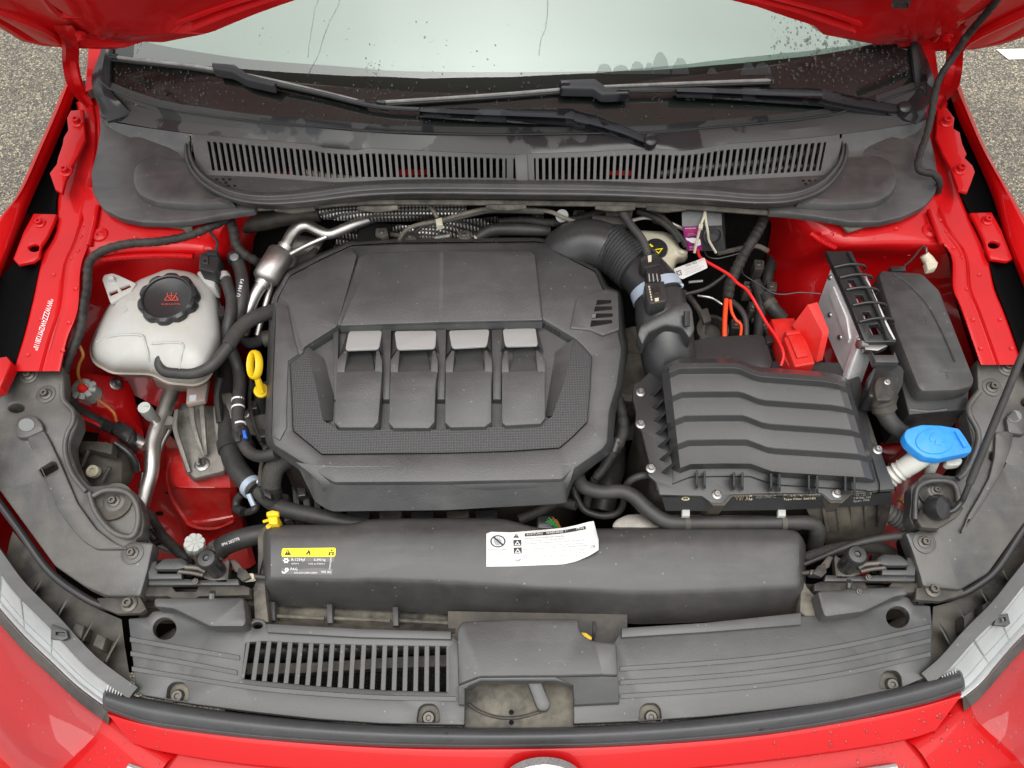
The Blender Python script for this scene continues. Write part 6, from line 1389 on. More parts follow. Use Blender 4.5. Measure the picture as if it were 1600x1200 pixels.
tube('thin_pipe', [(266, 668, .67), (254, 690, .66), (246, 712, .65)], 5, M['alu'], pp, n=10); tube('thin_pipe', [(224, 740, .64), (218, 770, .64)], 4, M['alu'], pp, n=10)
tube('port_stem', [(247, 662, .70), (238, 650, .73), (233, 645, .745)], [8.5, 8, 7.5], M['alu'], pp, n=14)
pc = tube('port_cap', [(236, 650, .735), (228, 640, .765), (225, 636.5, .775)], [9, 10, 9.5], M['capgrey'], pp, n=12, k=1)
for i in range(3): tube('cap_rib', [(217 + i * 5, 643 - i * 3.4, .772), (221 + i * 5, 633 + i * .8, .776)], 1.1, M['capgrey'], pp, n=6)
sn = thing('pressure_sensor', 'black pressure sensor plug screwed into the silver pipe', 'sensor', W(200, 670, .66))
tube('cable', [(96, 610, .80), (110, 628, .78), (126, 644, .745), (150, 658, .72), (165, 666, .71)], [7, 8, 9, 10, 9], M['tape'], sn, n=12)
plate('housing', [(176, 662), (186, 656), (208, 668), (206, 680), (198, 692), (174, 676)], .73, .04, M['smooth'], sn, bev=3, r=3)
tube('plug', [(160, 662, .712), (180, 672, .71)], 9, M['smooth'], sn, n=12)
tube('metal_hex', [(200, 682, .70), (216, 690, .70)], [12, 12], M['zinc'], sn, n=6); tube('metal_neck', [(214, 690, .698), (228, 697, .696)], 9, M['alu'], sn, n=14)
tube('earth_wire', [(152, 624, .765), (166, 634, .76), (178, 645, .755), (182, 658, .74)], 2.2, M['amber'], sn, n=8)
gd = thing('earth_clamp', 'small zinc clamp with a red knob below the cable loom', 'clamp', W(131, 608, .75))
for i in range(8):
    a = i * math.pi / 4; tube('petal', [W(131, 608, .775) + Vector((.008 * math.cos(a), .008 * math.sin(a), 0)), W(131, 608, .772) + Vector((.019 * math.cos(a), .019 * math.sin(a), -.003))], .0055, M['capgrey'], gd, metres=True, n=8)
lathe('core', W(131, 608, .765), (0, -.2, 1), [(.018, -.03), (.018, .008), (.012, .012)], M['capgrey'], gd, n=16)
lathe('knob', W(131, 608, .777), (-.1, -.25, 1), [(.008, 0), (.008, .006), (.005, .012), (.002, .013)], M['wirered'], gd, n=14)
tube('wire', [(124, 540, .86), (130, 555, .845), (124, 568, .83), (122, 585, .81), (128, 600, .785)], 2.4, M['amber'], gd, n=8)
# second service port, hose joint and its lettering at the front
p2 = thing('service_port', 'tall pale grey ribbed service cap in front of the red chassis leg', 'cap', W(305, 870, .66))
tube('stem', [(312, 880, .68), (306, 858, .74)], [11, 11], M['alu'], p2, n=16)
lathe('cap', W(306, 858, .742), W(301, 836, .80) - W(306, 858, .742), [(.014, 0), (scal(.0155, .0012, 8), .002), (scal(.0165, .0016, 8), .026), (scal(.0155, .0016, 8), .030), (.010, .031)], M['capgrey'], p2, n=64, ang=40)
for i in range(8):
    a = i * math.pi / 4; axx = (W(301, 836, .80) - W(306, 858, .742)).normalized(); bx, by, ba = basis(axx); c_ = W(306, 858, .742) + axx * .0312
    tube('cap_rib', [c_ + bx * .003 * math.cos(a) + by * .003 * math.sin(a), c_ + bx * .013 * math.cos(a) + by * .013 * math.sin(a)], .0011, M['capgrey'], p2, metres=True, n=6)
h = hose('radiator_hose', 'black hose with white number and silver collar at the left end of the air duct'); h.location = W(370, 848, .70)
hs1 = tube('hose', [(338, 862, .715), (356, 850, .722), (378, 842, .728), (400, 836, .73), (425, 832, .725)], [15, 16, 16, 15.5, 15], M['rubber'], h, n=18)
tube('collar', [(336, 862, .712), (345, 857, .716)], 17.5, M['alu'], h, n=20); tube('silver_stub', [(318, 876, .69), (328, 868, .705), (338, 862, .712)], [13, 13, 13], M['alu'], h, n=16)
tube('collar_ring', [(330, 866, .708), (333, 864, .709)], 15.5, M['alu'], h, n=18)
text('IPN 202770', (348, 853.5), (375, 843.5), 4.6, [hs1], M['print'], h, off=.0008)
lw = tube('sensor_cable', [(225, 795, .69), (236, 805, .695), (244, 820, .70), (258, 842, .71), (275, 858, .715), (290, 872, .715), (300, 884, .71)], [4, 6, 7, 8, 8, 8, 7], M['tape'], None, n=10); tag(lw, 'flat taped black cable running down beside the silver pipe to the bonnet catch', 'cable')
cl = plate('pipe_clip', [(226, 832), (238, 828), (248, 842), (236, 848)], .68, .02, M['smooth'], None, bev=2); tag(cl, 'black clip around the lower end of the silver pipe', 'clip')
# big hoses between mount and cover
h = hose('heater_hose', 'fat black hose with pale blue clamp between engine mount and engine cover'); h.location = W(370, 720, .70)
tube('hose', [(356, 560, .70), (356, 610, .70), (356, 660, .705), (358, 695, .71), (368, 728, .715), (386, 752, .72), (400, 766, .722)], [13, 14, 15, 16, 16.5, 16.5, 16], M['rubber'], h, n=18)
tube('sleeve_ring', [(357, 690, .709), (360, 704, .711)], 18.5, M['rubber'], h, n=18)
tube('hose_clamp', [(391, 758, .72), (397, 764, .722)], 18.5, M['bluegrey'], h, n=20); tube('clamp_ear', [(388, 772, .735), (396, 790, .725)], 4, M['bluegrey'], h, n=8); tube('clamp_ear', [(402, 752, .74), (412, 756, .738)], 3.5, M['bluegrey'], h, n=8)
tube('branch', [(404, 768, .724), (424, 784, .728), (450, 797, .73), (490, 806, .732), (540, 816, .73), (575, 820, .725)], [12, 13, 13, 13, 13, 12], M['rubber'], h, n=16)
tube('loop', [(378, 772, .70), (370, 782, .69), (371, 794, .685), (384, 800, .69), (398, 796, .70), (402, 786, .70)], 6, M['rubber'], h, n=10)
tube('loop_end', [(368, 795, .695), (380, 800, .70)], [7, 8], M['smooth'], h, n=10)
h = hose('turbo_hose', 'black mesh-covered hose elbow under the front corner of the engine cover'); h.location = W(428, 750, .70)
tube('elbow', [(452, 716, .775), (438, 722, .778), (428, 734, .775), (424, 752, .765), (424, 764, .755)], [15, 16, 16, 15.5, 15], M['braid'], h, n=18)
tube('cuff', [(424, 758, .762), (424, 782, .735)], [15, 15], M['rubber'], h, n=18); tube('clip_band', [(424, 766, .754), (424, 774, .746)], 16.5, M['smooth'], h, n=18)
plate('clip_latch', [(412, 764), (424, 770), (424, 780), (412, 774)], .775, .01, M['smooth'], h, bev=1.5)
plate('timing_cover', [(396, 600), (425, 590), (428, 690), (412, 705), (398, 680)], .72, .1, M['block'], eng, bev=4, r=5)
lathe('drive_pulley', W(404, 655, .735), (0, -.3, 1), [(.03, -.04), (.03, 0), (.024, .003), (.012, .0)], M['dirty'], eng, n=22)
# headlamp back housing between side cover and pipe
hb = thing('headlamp_housing', 'dusty black headlamp housing with cream grommet behind the side cover', 'lamp housing', W(160, 730, .66))
grid('shell', [[(112, 690, .745), (150, 690, .75), (190, 702, .735), (205, 715, .71)], [(116, 712, .75), (150, 706, .755), (190, 720, .74), (212, 730, .70)], [(124, 740, .745), (150, 740, .75), (190, 745, .735), (206, 750, .70)], [(130, 762, .735), (160, 765, .74), (190, 762, .72), (200, 760, .69)]], M['dirty'], hb, ku=3, kv=3)
plate('lug', [(120, 688), (166, 690), (176, 694), (174, 710), (140, 702), (124, 706)], .775, .02, M['dirty'], hb, bev=2)
tube('ridge', [(138, 704, .775), (128, 730, .765)], 3, M['dirty'], hb, n=8); tube('ridge', [(172, 730, .765), (160, 752, .755)], 4, M['dirty'], hb, n=8)
tube('rim', [(180, 692, .755), (200, 706, .745), (211, 722, .73), (214, 736, .715)], 5, M['smooth'], hb, n=10)
lathe('grommet', W(144, 736, .768), (0, -.25, 1), [(.0105, -.01), (.0105, .001), (.0085, .003), (.005, .002), (.004, -.003)], M['cream'], hb, n=20)
bl_ = tube('loose_bracket', [(118, 648, .76), (150, 662, .725), (182, 684, .69), (212, 712, .66)], [3, 3, 3, 3], M['redin'], None, n=8); tag(bl_, 'thin red painted body edge under the pressure sensor', 'body edge')

# ------------------------------------------------------------------ right of the engine: brake fluid, repeller, tags, wires
br = thing('brake_fluid_reservoir', 'cream brake fluid reservoir with black cap half hidden behind the intake bellows', 'reservoir', W(1020, 390, .80))
RB = rnd([(975, 365), (1000, 360), (1040, 362), (1058, 374), (1062, 388), (1076, 392), (1070, 402), (1056, 404), (1050, 425), (1030, 425), (990, 410)], 5, 3)
ringset('body', [[W(x, y + 8, .80) for x, y in RB], [W(x, y, .858) for x, y in RB], [W(x, y - 1, .866) for x, y in inset(RB, 4)], [W(x, y - 2, .870) for x, y in inset(RB, 9)]], M['cream'], br, ang=50)
bcp = lathe('cap', W(1024, 392, .868), (0, -.12, 1), [(.022, -.004), (.022, .008), (.0195, .012), (.004, .0125)], M['smooth'], br, n=28)
for q in ([(1021, 390), (1036, 388), (1029, 397)],):
    decal('warning_triangle', q, [bcp], M['sticker'], br, off=.0008, holes=[[(1024, 391), (1033, 389.8), (1029, 395)]])
decal('warning_bar', [(1016, 381), (1021, 385), (1019, 387), (1014, 383)], [bcp], M['sticker'], br, off=.0008)
dk = thing('steering_bracket', 'dark metal bracket and pipes behind the intake hose', 'bracket', W(960, 345, .85))
plate('plate', [(925, 336), (985, 338), (985, 350), (925, 348)], .90, .01, M['block'], dk, bev=1); plate('plate', [(945, 322), (990, 322), (988, 334), (948, 334)], .905, .01, M['dirtier'], dk, bev=1)
tube('pipe', [(985, 345, .89), (1010, 340, .89), (1040, 346, .89), (1068, 358, .885)], 3, M['alu'], dk, n=8)
tube('pipe', [(996, 330, .90), (1020, 338, .90), (1046, 356, .895), (1062, 378, .88)], 5, M['tape'], dk, n=10); tube('pipe', [(1004, 324, .905), (1034, 338, .90), (1060, 366, .89), (1072, 385, .875)], 4, M['tape'], dk, n=10)
lathe('grommet', W(878, 337, .90), (0, -.8, .6), [(.012, 0), (.012, .002), (.005, .003)], M['capgrey'], dk, n=18); lathe('grommet', W(1108, 326, .905), (0, -.8, .6), [(.016, 0), (.016, .002), (.007, .003)], M['capgrey'], dk, n=18)
mr_ = thing('repeller_box', 'small black ultrasonic repeller box with purple label under the scuttle', 'repeller', W(1100, 370, .86))
# box: a cuboid with a face toward the viewer
A = [W(1066, 354, .905), W(1104, 353, .908), W(1128, 352, .908), W(1134, 392, .862), W(1096, 392, .860), W(1072, 392, .860)]
bk = [p + Vector((.0, .045, .028)) for p in A]
rbx = ringset('box', [[p for p in bk], [p for p in A]], M['grain'], mr_, cap0=True, cap1=True)
lab = decal('purple_label', [(1067, 354.5), (1092, 353.5), (1097, 391), (1074, 392)], [rbx], M['purple'], mr_, off=.0006)
text('MARDER', (1070.5, 357.6), (1088, 357), 1.8, [rbx], M['print'], lab, off=.0012); text('STOP&GO', (1070.5, 362.2), (1088.5, 361.4), 3.6, [rbx], M['orange'], lab, off=.0012)
text('Das Original', (1075, 364.6), (1085, 364.2), 1.1, [rbx], M['print'], lab, off=.0012)
decal('label_picture', [(1071, 371), (1076, 372), (1082, 371), (1089, 372), (1094, 374), (1095, 382), (1090, 384), (1086, 380), (1080, 379), (1076, 376), (1073, 375)], [rbx], M['print'], lab, off=.0010)
for y in (366.6, 384.6, 386.5, 389.3): text('gegen Marder 12V', (1074 + (y - 366) * .15, y + .8), (1086 + (y - 366) * .15, y + .4), 1.2, [rbx], M['print'], lab, off=.0012)
lathe('speaker', W(1114, 368, .892), (0, -.75, .65), [(.018, -.004), (.018, .001), (.015, .002), (.012, -.004), (.004, -.003)], M['smooth'], mr_, n=24)
zt = thing('cable_ties', 'pale cable ties hanging the repeller box from the scuttle', 'cable tie', W(1096, 340, .91))
tube('tie', [(1103, 322, .925), (1100, 338, .922), (1095, 352, .918), (1089, 376, .892), (1085, 395, .872)], 2.2, M['cream'], zt, n=6); tube('tie', [(1101, 322, .925), (1103, 345, .920), (1106, 362, .908), (1108, 376, .89), (1119, 395, .868)], 2.0, M['cream'], zt, n=6)
plate('tie_head', [(1092, 349), (1099, 350), (1098, 356), (1092, 355)], .924, .006, M['cream'], zt, bev=1)
vt = thing('white_tag', 'white printed paper tag beside the pale blue hose clamp', 'tag', W(1078, 425, .85))
vtag = plate('tag', rnd([(1052, 420), (1101, 402), (1106, 418), (1066, 436), (1058, 432)], 2, 2), lambda x, y: .882, .001, M['paper'], vt, bev=.4)
text('VW AG', (1072, 418), (1089, 411.5), 4, [vtag], M['ink'], vt)
for i, (a, b) in enumerate((((1070, 423.5), (1092, 415.5)), ((1072, 427), (1100, 417)), ((1071, 431), (1096, 421.5)))): text('MADE IN POLAND 2Q0 614', a, b, 1.8, [vtag], M['inkgrey'], vt)
for i in range(9): 
    cx, cy = 1056 + (i % 3) * 2.6 + (i // 3) * 1, 424.5 - (i % 3) * 1 + (i // 3) * 2.8
    if i != 4: decal('print_dot', [(cx, cy), (cx + 2.0, cy - .7), (cx + 2.6, cy + 1.2), (cx + .6, cy + 1.9)], [vtag], M['ink'], vt)
text('2019', (1091, 409.5), (1100, 406.5), 1.8, [vtag], M['inkgrey'], vt)
wr1 = tube('red_wire', [(1090, 391, .865), (1094, 402, .872), (1106, 410, .878), (1124, 420, .88), (1140, 430, .88), (1152, 442, .88), (1166, 452, .88), (1176, 466, .878), (1186, 484, .872), (1198, 505, .868), (1212, 525, .868), (1222, 545, .868), (1224, 558, .865), (1220, 572, .86)], 2.4, M['wirered'], None, n=8); tag(wr1, 'thin red wire hanging from the repeller box towards the battery', 'wire')
wr2 = tube('black_wire', [(1101, 393, .862), (1106, 401, .865), (1120, 404, .868), (1140, 400, .87), (1158, 396, .872), (1162, 404, .87), (1160, 424, .868), (1166, 432, .868), (1186, 444, .868), (1206, 457, .868), (1225, 460, .87), (1250, 457, .875), (1282, 459, .88)], 1.0, M['smooth'], None, n=6); tag(wr2, 'thin black wire from the repeller box to the metal control unit', 'wire')
lb_ = thing('battery_loom', 'dusty taped cable loom with orange leads dropping behind the air filter box', 'cable', W(1150, 470, .75))
tube('loom', [(1198, 325, .90), (1190, 350, .89), (1176, 375, .885), (1162, 398, .87), (1150, 422, .86), (1140, 445, .85), (1137, 468, .845)], [8.5, 8.5, 9, 9, 9.5, 9.5, 9], M['tape'], lb_, n=12, ribs=(.013, .15))
tube('orange_lead', [(1135, 466, .845), (1133, 490, .84), (1132, 512, .835), (1132, 530, .83)], 3.8, M['orange'], lb_, n=10)
tube('orange_lead', [(1141, 466, .845), (1143, 486, .84), (1150, 500, .835), (1158, 508, .832), (1157, 526, .828)], 2.4, M['orange'], lb_, n=10)
tube('black_lead', [(1142, 470, .84), (1156, 482, .842), (1165, 500, .838), (1166, 530, .825)], 4.5, M['rubber'], lb_, n=10)
cp_ = thing('pump_body', 'dark pump body and hoses in the shade behind the battery cover', 'pump', W(1110, 500, .70))
lathe('ring', W(1114, 514, .78), (0, -.2, 1), [(.03, -.04), (.03, 0), (.022, .004), (.019, -.02)], M['dirty'], cp_, n=24)
plate('arm', [(1092, 484), (1106, 480), (1112, 500), (1100, 505)], .79, .01, M['block'], cp_, bev=1.5)
tube('hose', [(1180, 440, .80), (1190, 470, .79), (1186, 500, .78), (1184, 530, .77)], [9, 10, 8, 8], M['tape'], cp_, n=10)
tube('hose', [(1196, 460, .80), (1206, 480, .795), (1222, 498, .78)], [10, 11, 11], M['rubber'], cp_, n=12); tube('hose_ring', [(1200, 472, .797), (1206, 480, .795)], 12, M['dirty'], cp_, n=14)
tube('cable', [(1070, 460, .82), (1100, 452, .825), (1120, 440, .83), (1135, 428, .84)], 3, M['rubber'], cp_, n=8)
tube('hose', [(1210, 400, .76), (1200, 430, .75), (1196, 470, .72)], [9, 9, 9], M['tape'], cp_, n=10)
bc_ = thing('battery', 'black battery top and dark terminal box behind the air filter box', 'battery', W(1145, 548, .70))
plate('terminal_box', [(1080, 531), (1110, 524), (1190, 520), (1198, 526), (1210, 568), (1200, 580), (1080, 580)], .838, .09, M['grain'], bc_, bev=5, r=5)
plate('clip', [(1196, 524), (1206, 524), (1209, 534), (1198, 537)], .842, .01, M['smooth'], bc_, bev=1.5)
plate('case', [(1180, 520), (1280, 520), (1300, 600), (1180, 600)], .76, .2, M['smooth'], bc_, bev=3)
tube('lead', [(1206, 535, .82), (1215, 548, .815), (1228, 560, .81)], 6, M['tape'], bc_, n=10)
rt = thing('terminal_cover', 'bright red plastic positive terminal cover standing open', 'terminal cover', W(1245, 540, .80))
plate('base', [(1205, 498), (1241, 496), (1250, 515), (1226, 530), (1242, 572), (1234, 574), (1222, 555)], .852, .03, M['redplast'], rt, bev=2)
plate('block', [(1224, 526), (1254, 521), (1262, 535), (1275, 568), (1242, 574)], .868, .04, M['redplast'], rt, bev=3, r=2)
plate('latch', [(1231, 524), (1249, 522), (1263, 556), (1246, 559)], .872, .006, M['redplast'], rt, bev=1.5); plate('hinge_bar', [(1227, 517), (1250, 514), (1252, 521), (1229, 524)], .872, .012, M['redplast'], rt, bev=2)
fl0 = [W(1238, 508, .862), W(1262, 476, .895), W(1267, 475, .896), W(1285, 520, .882), W(1283, 530, .877), W(1275, 566, .845), W(1258, 540, .85)]
ringset('open_flap', [[p + Vector((.012, .004, 0)) for p in fl0], fl0], M['redplast'], rt, cap0=True)

# ------------------------------------------------------------------ metal control unit with its black guard
cu = thing('control_unit', 'scratched metal engine control unit tilted beside the fuse box', 'control unit', W(1320, 540, .78))
Q = [W(1297, 421, .90), W(1345, 533, .888), W(1323, 597, .828), W(1275, 482, .838)]
nd = (Q[1] - Q[0]).cross(Q[3] - Q[0]).normalized()
if nd.x > 0: nd = -nd
def cuq(u, v, d=0.0): return Q[0].lerp(Q[1], u).lerp(Q[3].lerp(Q[2], u), v) + nd * d
rect = [(0, 0), (1, 0), (1, 1), (0, 1)]
body = ringset('case', [[cuq(u, v, -.032) for u, v in rect], [cuq(u, v, -.002) for u, v in rect], [cuq(lerp(u, .5, .02), lerp(v, .5, .02), 0) for u, v in rect]], M['steel'], cu, cap0=True)
def cupad(nm, uv, d, m_):
    return ringset(nm, [[cuq(u, v, .0) for u, v in uv], [cuq(u, v, d) for u, v in uv]], m_, cu)
cupad('raised_pad', [(.18, .12), (.62, .12), (.80, .30), (.80, .40), (.55, .40), (.18, .34)], .002, M['steel'])
cupad('raised_edge', [(.92, 0.02), (.985, .02), (.985, .98), (.92, .98)], .004, M['steel'])
for u, v in ((.30, .62), (.62, .60), (.06, .10), (.95, .06)):
    lathe('rivet', cuq(u, v, .001), nd, [(.005, 0), (.004, .002), (.0015, .003)], M['zinc'], cu, n=14)
gdp = [(1291, 392), (1331, 392), (1344, 420), (1364, 455), (1384, 500), (1401, 534), (1352, 535), (1330, 480), (1306, 424)]
gz = lambda x, y: .915 - (y - 392) * .00012
guard = plate('guard', gdp, gz, .010, M['smooth'], cu, bev=1.5, holes=[[(1324, 437), (1334, 437), (1339, 448), (1329, 449)], [(1336, 461), (1348, 461), (1353, 474), (1342, 476)], [(1347, 488), (1358, 487), (1364, 499), (1352, 501)], [(1357, 508), (1372, 506), (1380, 521), (1364, 523)]])
for (x0, y0, x1, y1) in ((1303, 418, 1350, 414), (1312, 434, 1360, 430), (1322, 453, 1370, 451), (1332, 477, 1382, 474), (1342, 503, 1394, 498)):
    tube('guard_rib', [(x0, y0, gz(x0, y0) + .002), ((x0 + x1) / 2, (y0 + y1) / 2 - 3, gz(x0, y0) + .006), (x1 - 4, y1, gz(x0, y0) + .004), (x1 + 2, y1 + 4, gz(x0, y0) - .004), (x1 - 2, y1 + 8, gz(x0, y0) - .01)], 2.2, M['smooth'], cu, n=8)
tube('guard_rail', [(1326, 394, .918), (1348, 436, .914), (1370, 484, .908), (1387, 530, .902)], 2.5, M['smooth'], cu, n=8)
tube('bright_rod', [(1350, 432, .904), (1366, 468, .902), (1384, 508, .898), (1396, 532, .895)], 3.5, M['steel'], cu, n=8)
lathe('corner_screw', W(1344, 538, .89), nd, [(.008, -.01), (.008, .003), (.004, .004)], M['zinc'], cu, n=14)
plate('foot_bracket', [(1350, 536), (1378, 534), (1388, 540), (1372, 548), (1352, 546)], .89, .012, M['zinc'], cu, bev=2)
ep = thing('control_unit_plug', 'large black plug with boot below the metal control unit', 'connector', W(1388, 600, .78))
plate('top_clip', [(1360, 546), (1366, 554), (1396, 554), (1398, 548), (1405, 566), (1368, 566)], .892, .015, M['panel'], ep, bev=1.5)
plate('shell', [(1370, 566), (1406, 568), (1414, 576), (1412, 600), (1402, 620), (1394, 624), (1366, 622), (1356, 618), (1362, 592)], .880, .04, M['smooth'], ep, bev=4, r=6)
plate('cover', [(1372, 588), (1404, 587), (1406, 594), (1402, 612), (1392, 626), (1370, 626), (1366, 604)], .888, .02, M['dirty'], ep, bev=3, r=4)
bolt(1386, 597, .888, 5, M['zinc'], ep, name='screw')
tube('boot', [(1380, 618, .87), (1380, 634, .862), (1384, 646, .855)], [22, 18, 15], M['dirty'], ep, n=16)
tube('boot_band', [(1380, 634, .863), (1382, 642, .858)], 18.5, M['dirty'], ep, n=18)
tube('cable', [(1382, 644, .855), (1390, 658, .848), (1404, 672, .838), (1424, 686, .82), (1440, 700, .79)], [14, 13.5, 13, 13, 13], M['rubber'], ep, n=14)
# ------------------------------------------------------------------ fuse box
fb = thing('fuse_box', 'long black fuse box lid beside the red inner wing', 'fuse box', W(1450, 540, .78))
FB = [(1372, 428), (1378, 420), (1438, 424), (1446, 428), (1470, 452), (1525, 592), (1520, 604), (1498, 610), (1442, 612), (1434, 604), (1398, 512)]
flid = plate('lid', rnd(FB, 5, 3), lambda x, y: .897 - (y - 420) * .00009, .035, M['duct'], fb, bev=7)
plate('case', [(1380, 440), (1466, 455), (1515, 600), (1512, 640), (1420, 648), (1398, 560)], .852, .10, M['smooth'], fb, bev=2)
tube('lid_crease', [hit(x, y, [flid])[0] + Vector((0, 0, .0005)) for x, y in ((1395, 428), (1420, 445), (1448, 475), (1468, 510), (1484, 545), (1492, 565))], .002, M['duct'], fb, metres=True, n=8)
plate('hinge_clip', [(1391, 416), (1415, 415), (1416, 423), (1393, 423)], .894, .012, M['smooth'], fb, bev=1.5)
def outl(pts, w=.8):
    for a, b in zip(pts, pts[1:] + pts[:1]):
        dx, dy = b[0] - a[0], b[1] - a[1]; l = math.hypot(dx, dy) or 1; nx, ny = -dy / l * w / 2, dx / l * w / 2
        decal('moulded_line', [(a[0] + nx, a[1] + ny), (b[0] + nx, b[1] + ny), (b[0] - nx, b[1] - ny), (a[0] - nx, a[1] - ny)], [flid], M['panel'], fb, off=.0006)
outl([(1420, 477), (1440, 477), (1440, 483), (1421, 483)]); outl([(1427, 496), (1445, 494), (1449, 505), (1432, 508)]); outl([(1434, 500), (1442, 499), (1443, 504), (1436, 505)]); outl([(1468, 580), (1474, 574), (1482, 575), (1486, 582)])
outl([(1478, 582), (1480, 592), (1484, 592)])
tube('clip', [(1420, 640, .85), (1450, 643, .85), (1478, 640, .85)], 3, M['panel'], fb, n=8)
cn = thing('cream_connector', 'cream plastic plug on a thin wire hanging on the red wall', 'connector', W(1452, 408, .86))
tube('body', [(1444, 398, .893), (1450, 406, .888), (1458, 416, .882)], [7, 8.5, 8], M['cream'], cn, n=12); plate('end', rnd([(1446, 408), (1458, 404), (1466, 410), (1464, 418), (1450, 421)], 2, 2), .892, .012, M['cream'], cn, bev=1.5)
tube('neck', [(1447, 387, .897), (1448, 396, .894)], 2, M['zinc'], cn, n=8)
tube('wire', [(1412, 416, .89), (1424, 406, .895), (1434, 394, .899), (1442, 385, .90), (1447, 388, .898)], 1.5, M['tape'], cn, n=6)

# ------------------------------------------------------------------ washer filler
wf = thing('washer_filler', 'washer bottle filler neck with bright blue flip cap', 'filler neck', W(1430, 730, .76))
CAPO = rnd([(1412, 680), (1417, 670), (1440, 663), (1470, 664), (1499, 669), (1509, 683), (1520, 701), (1517, 707), (1492, 712), (1467, 717), (1445, 714), (1430, 704), (1417, 692)], 4, 3)
def cz(x, y): return .868 - (y - 690) * .00015 + (x - 1465) * .00005
cap_ = plate('cap', CAPO, cz, .016, M['blue'], wf, bev=2.5)
tube('cap_skirt', [W(1448, 692, .846), W(1446, 700, .836)], [30, 29], M['blue'], wf, n=24)
plate('cap_disc', ell(1461, 689, 30, 20, 28), lambda x, y: cz(x, y) + .0022, .004, M['blue'], wf, bev=1.5)
plate('cap_bar', [(1492, 673), (1497, 672), (1512, 697), (1507, 699)], lambda x, y: cz(x, y) + .0035, .004, M['blue'], wf, bev=1)
for a in ([(1452, 684), (1458, 676), (1463, 676), (1470, 684), (1478, 686), (1476, 690), (1470, 690), (1471, 696), (1461, 694), (1462, 688), (1455, 690)],):
    plate('cap_emblem', a, lambda x, y: cz(x, y) + .0032, .0015, M['blue'], wf, bev=.5)
tube('neck', [(1444, 706, .845), (1430, 720, .83), (1414, 731, .815), (1408, 735, .81)], [19, 16.5, 15.5, 15], M['white'], wf, n=18)
tube('threaded_neck', [(1412, 732, .813), (1398, 741, .80), (1388, 748, .79)], [16.5, 16.5, 16], M['white'], wf, n=18, ribs=(.009, .16))
tube('lug', [(1458, 722, .825), (1452, 738, .80)], [9, 8], M['white'], wf, n=10); plate('clip', [(1480, 716), (1498, 712), (1505, 718), (1502, 726), (1484, 728), (1478, 724)], .835, .012, M['white'], wf, bev=2, r=3)
rp = thing('filler_cap', 'dark red oval cap in the shade behind the blue washer cap', 'cap', W(1395, 700, .70))
plate('cap', ell(1393, 698, 19, 13, 18), .74, .03, mat('dark_red_plastic', (.16, .006, .006), .3), rp, bev=4)
gt = tube('drain_hose', [(1370, 790, .72), (1386, 800, .72), (1402, 810, .715), (1416, 818, .71)], [15, 15, 15, 15], M['capgrey'] if False else mat('grey_corrugated_plastic', (.28, .28, .27), .5, dust=((.2, .18, .14), .4, 20)), None, n=16, ribs=(.0065, .16)); tag(gt, 'grey corrugated hose below the corner of the air filter box', 'hose')
rb_ = tube('painted_brace', [(1448, 660, .72), (1480, 642, .73), (1520, 614, .745)], [11, 11, 11], M['redin'], None, n=14); tag(rb_, 'red painted tube brace below the fuse box', 'brace')
wl_ = thing('lamp_wires', 'yellow and red lamp wires beside the corrugated hose', 'wire', W(1408, 790, .70))
for i, m_ in enumerate((M['yellow'], M['wirered'], M['orange'], M['amber'])): tube('wire', [(1402 + i * 2, 780 + i, .70), (1410 + i * 2, 784 + i * 3, .71), (1414 + i, 792 + i * 3, .705), (1416, 800 + i, .69)], 1.5, m_, wl_, n=6)
tube('wire', [(1430, 690, .74), (1420, 700, .73)], 8, M['rubber'], wl_, n=8)

# ------------------------------------------------------------------ hoses between engine cover and filter box
h = thing('bypass_hose', 'long black hose crossing from the engine cover along the front edge', 'hose', W(1000, 790, .70))
tube('hose', [(903, 730, .77), (904, 748, .775), (914, 762, .78), (940, 769, .785), (970, 768, .788), (990, 776, .788), (1012, 796, .785), (1035, 812, .782), (1060, 817, .782), (1120, 817, .782), (1200, 817, .782), (1250, 816, .782), (1272, 820, .775), (1277, 834, .76), (1272, 856, .72)], [10, 11, 11, 11, 11, 12, 12.5, 12.5, 12, 11, 11, 11, 12, 12.5, 12], M['rubber'], h, n=16)
for x in (1072, 1222): 
    plate('clip', [(x - 6, 796), (x + 6, 796), (x + 6, 806), (x - 6, 806)], .802, .008, M['capgrey'], h, bev=1)
    tube('clip_band', [(x - 3, 817, .782), (x + 5, 817, .782)], 12.5, M['dirty'], h, n=16)
plate('silver_shelf', rnd([(955, 824), (962, 812), (980, 804), (1000, 803), (1250, 806), (1256, 826)], 6, 3), .762, .006, M['cast'], h, bev=1)
h = thing('drain_tube', 'thin black tube looping below the spout of the air filter box', 'hose', W(980, 780, .70))
tube('tube', [(1044, 744, .80), (1020, 742, .80), (1000, 744, .80), (984, 752, .79), (976, 766, .77), (973, 790, .74), (962, 803, .725), (940, 806, .72), (915, 798, .72), (902, 780, .73), (896, 760, .74)], [5, 6, 6, 6, 5.5, 5.5, 5.5, 5.5, 5.5, 5.5, 5], M['rubber'], h, n=10)
plate('spout', [(1020, 740), (1046, 741), (1047, 750), (1020, 749)], .812, .012, M['panel'], h, bev=1)
h = thing('gearbox_hose', 'thick dark hose dropping steeply between engine and filter box', 'hose', W(950, 770, .60))
tube('hose', [(960, 700, .66), (958, 730, .66), (948, 760, .66), (940, 800, .65)], [18, 19, 21, 20], M['rubber'], h, n=16)
h = thing('engine_loom', 'black taped loom running down the right edge of the engine cover', 'cable', W(965, 660, .75))
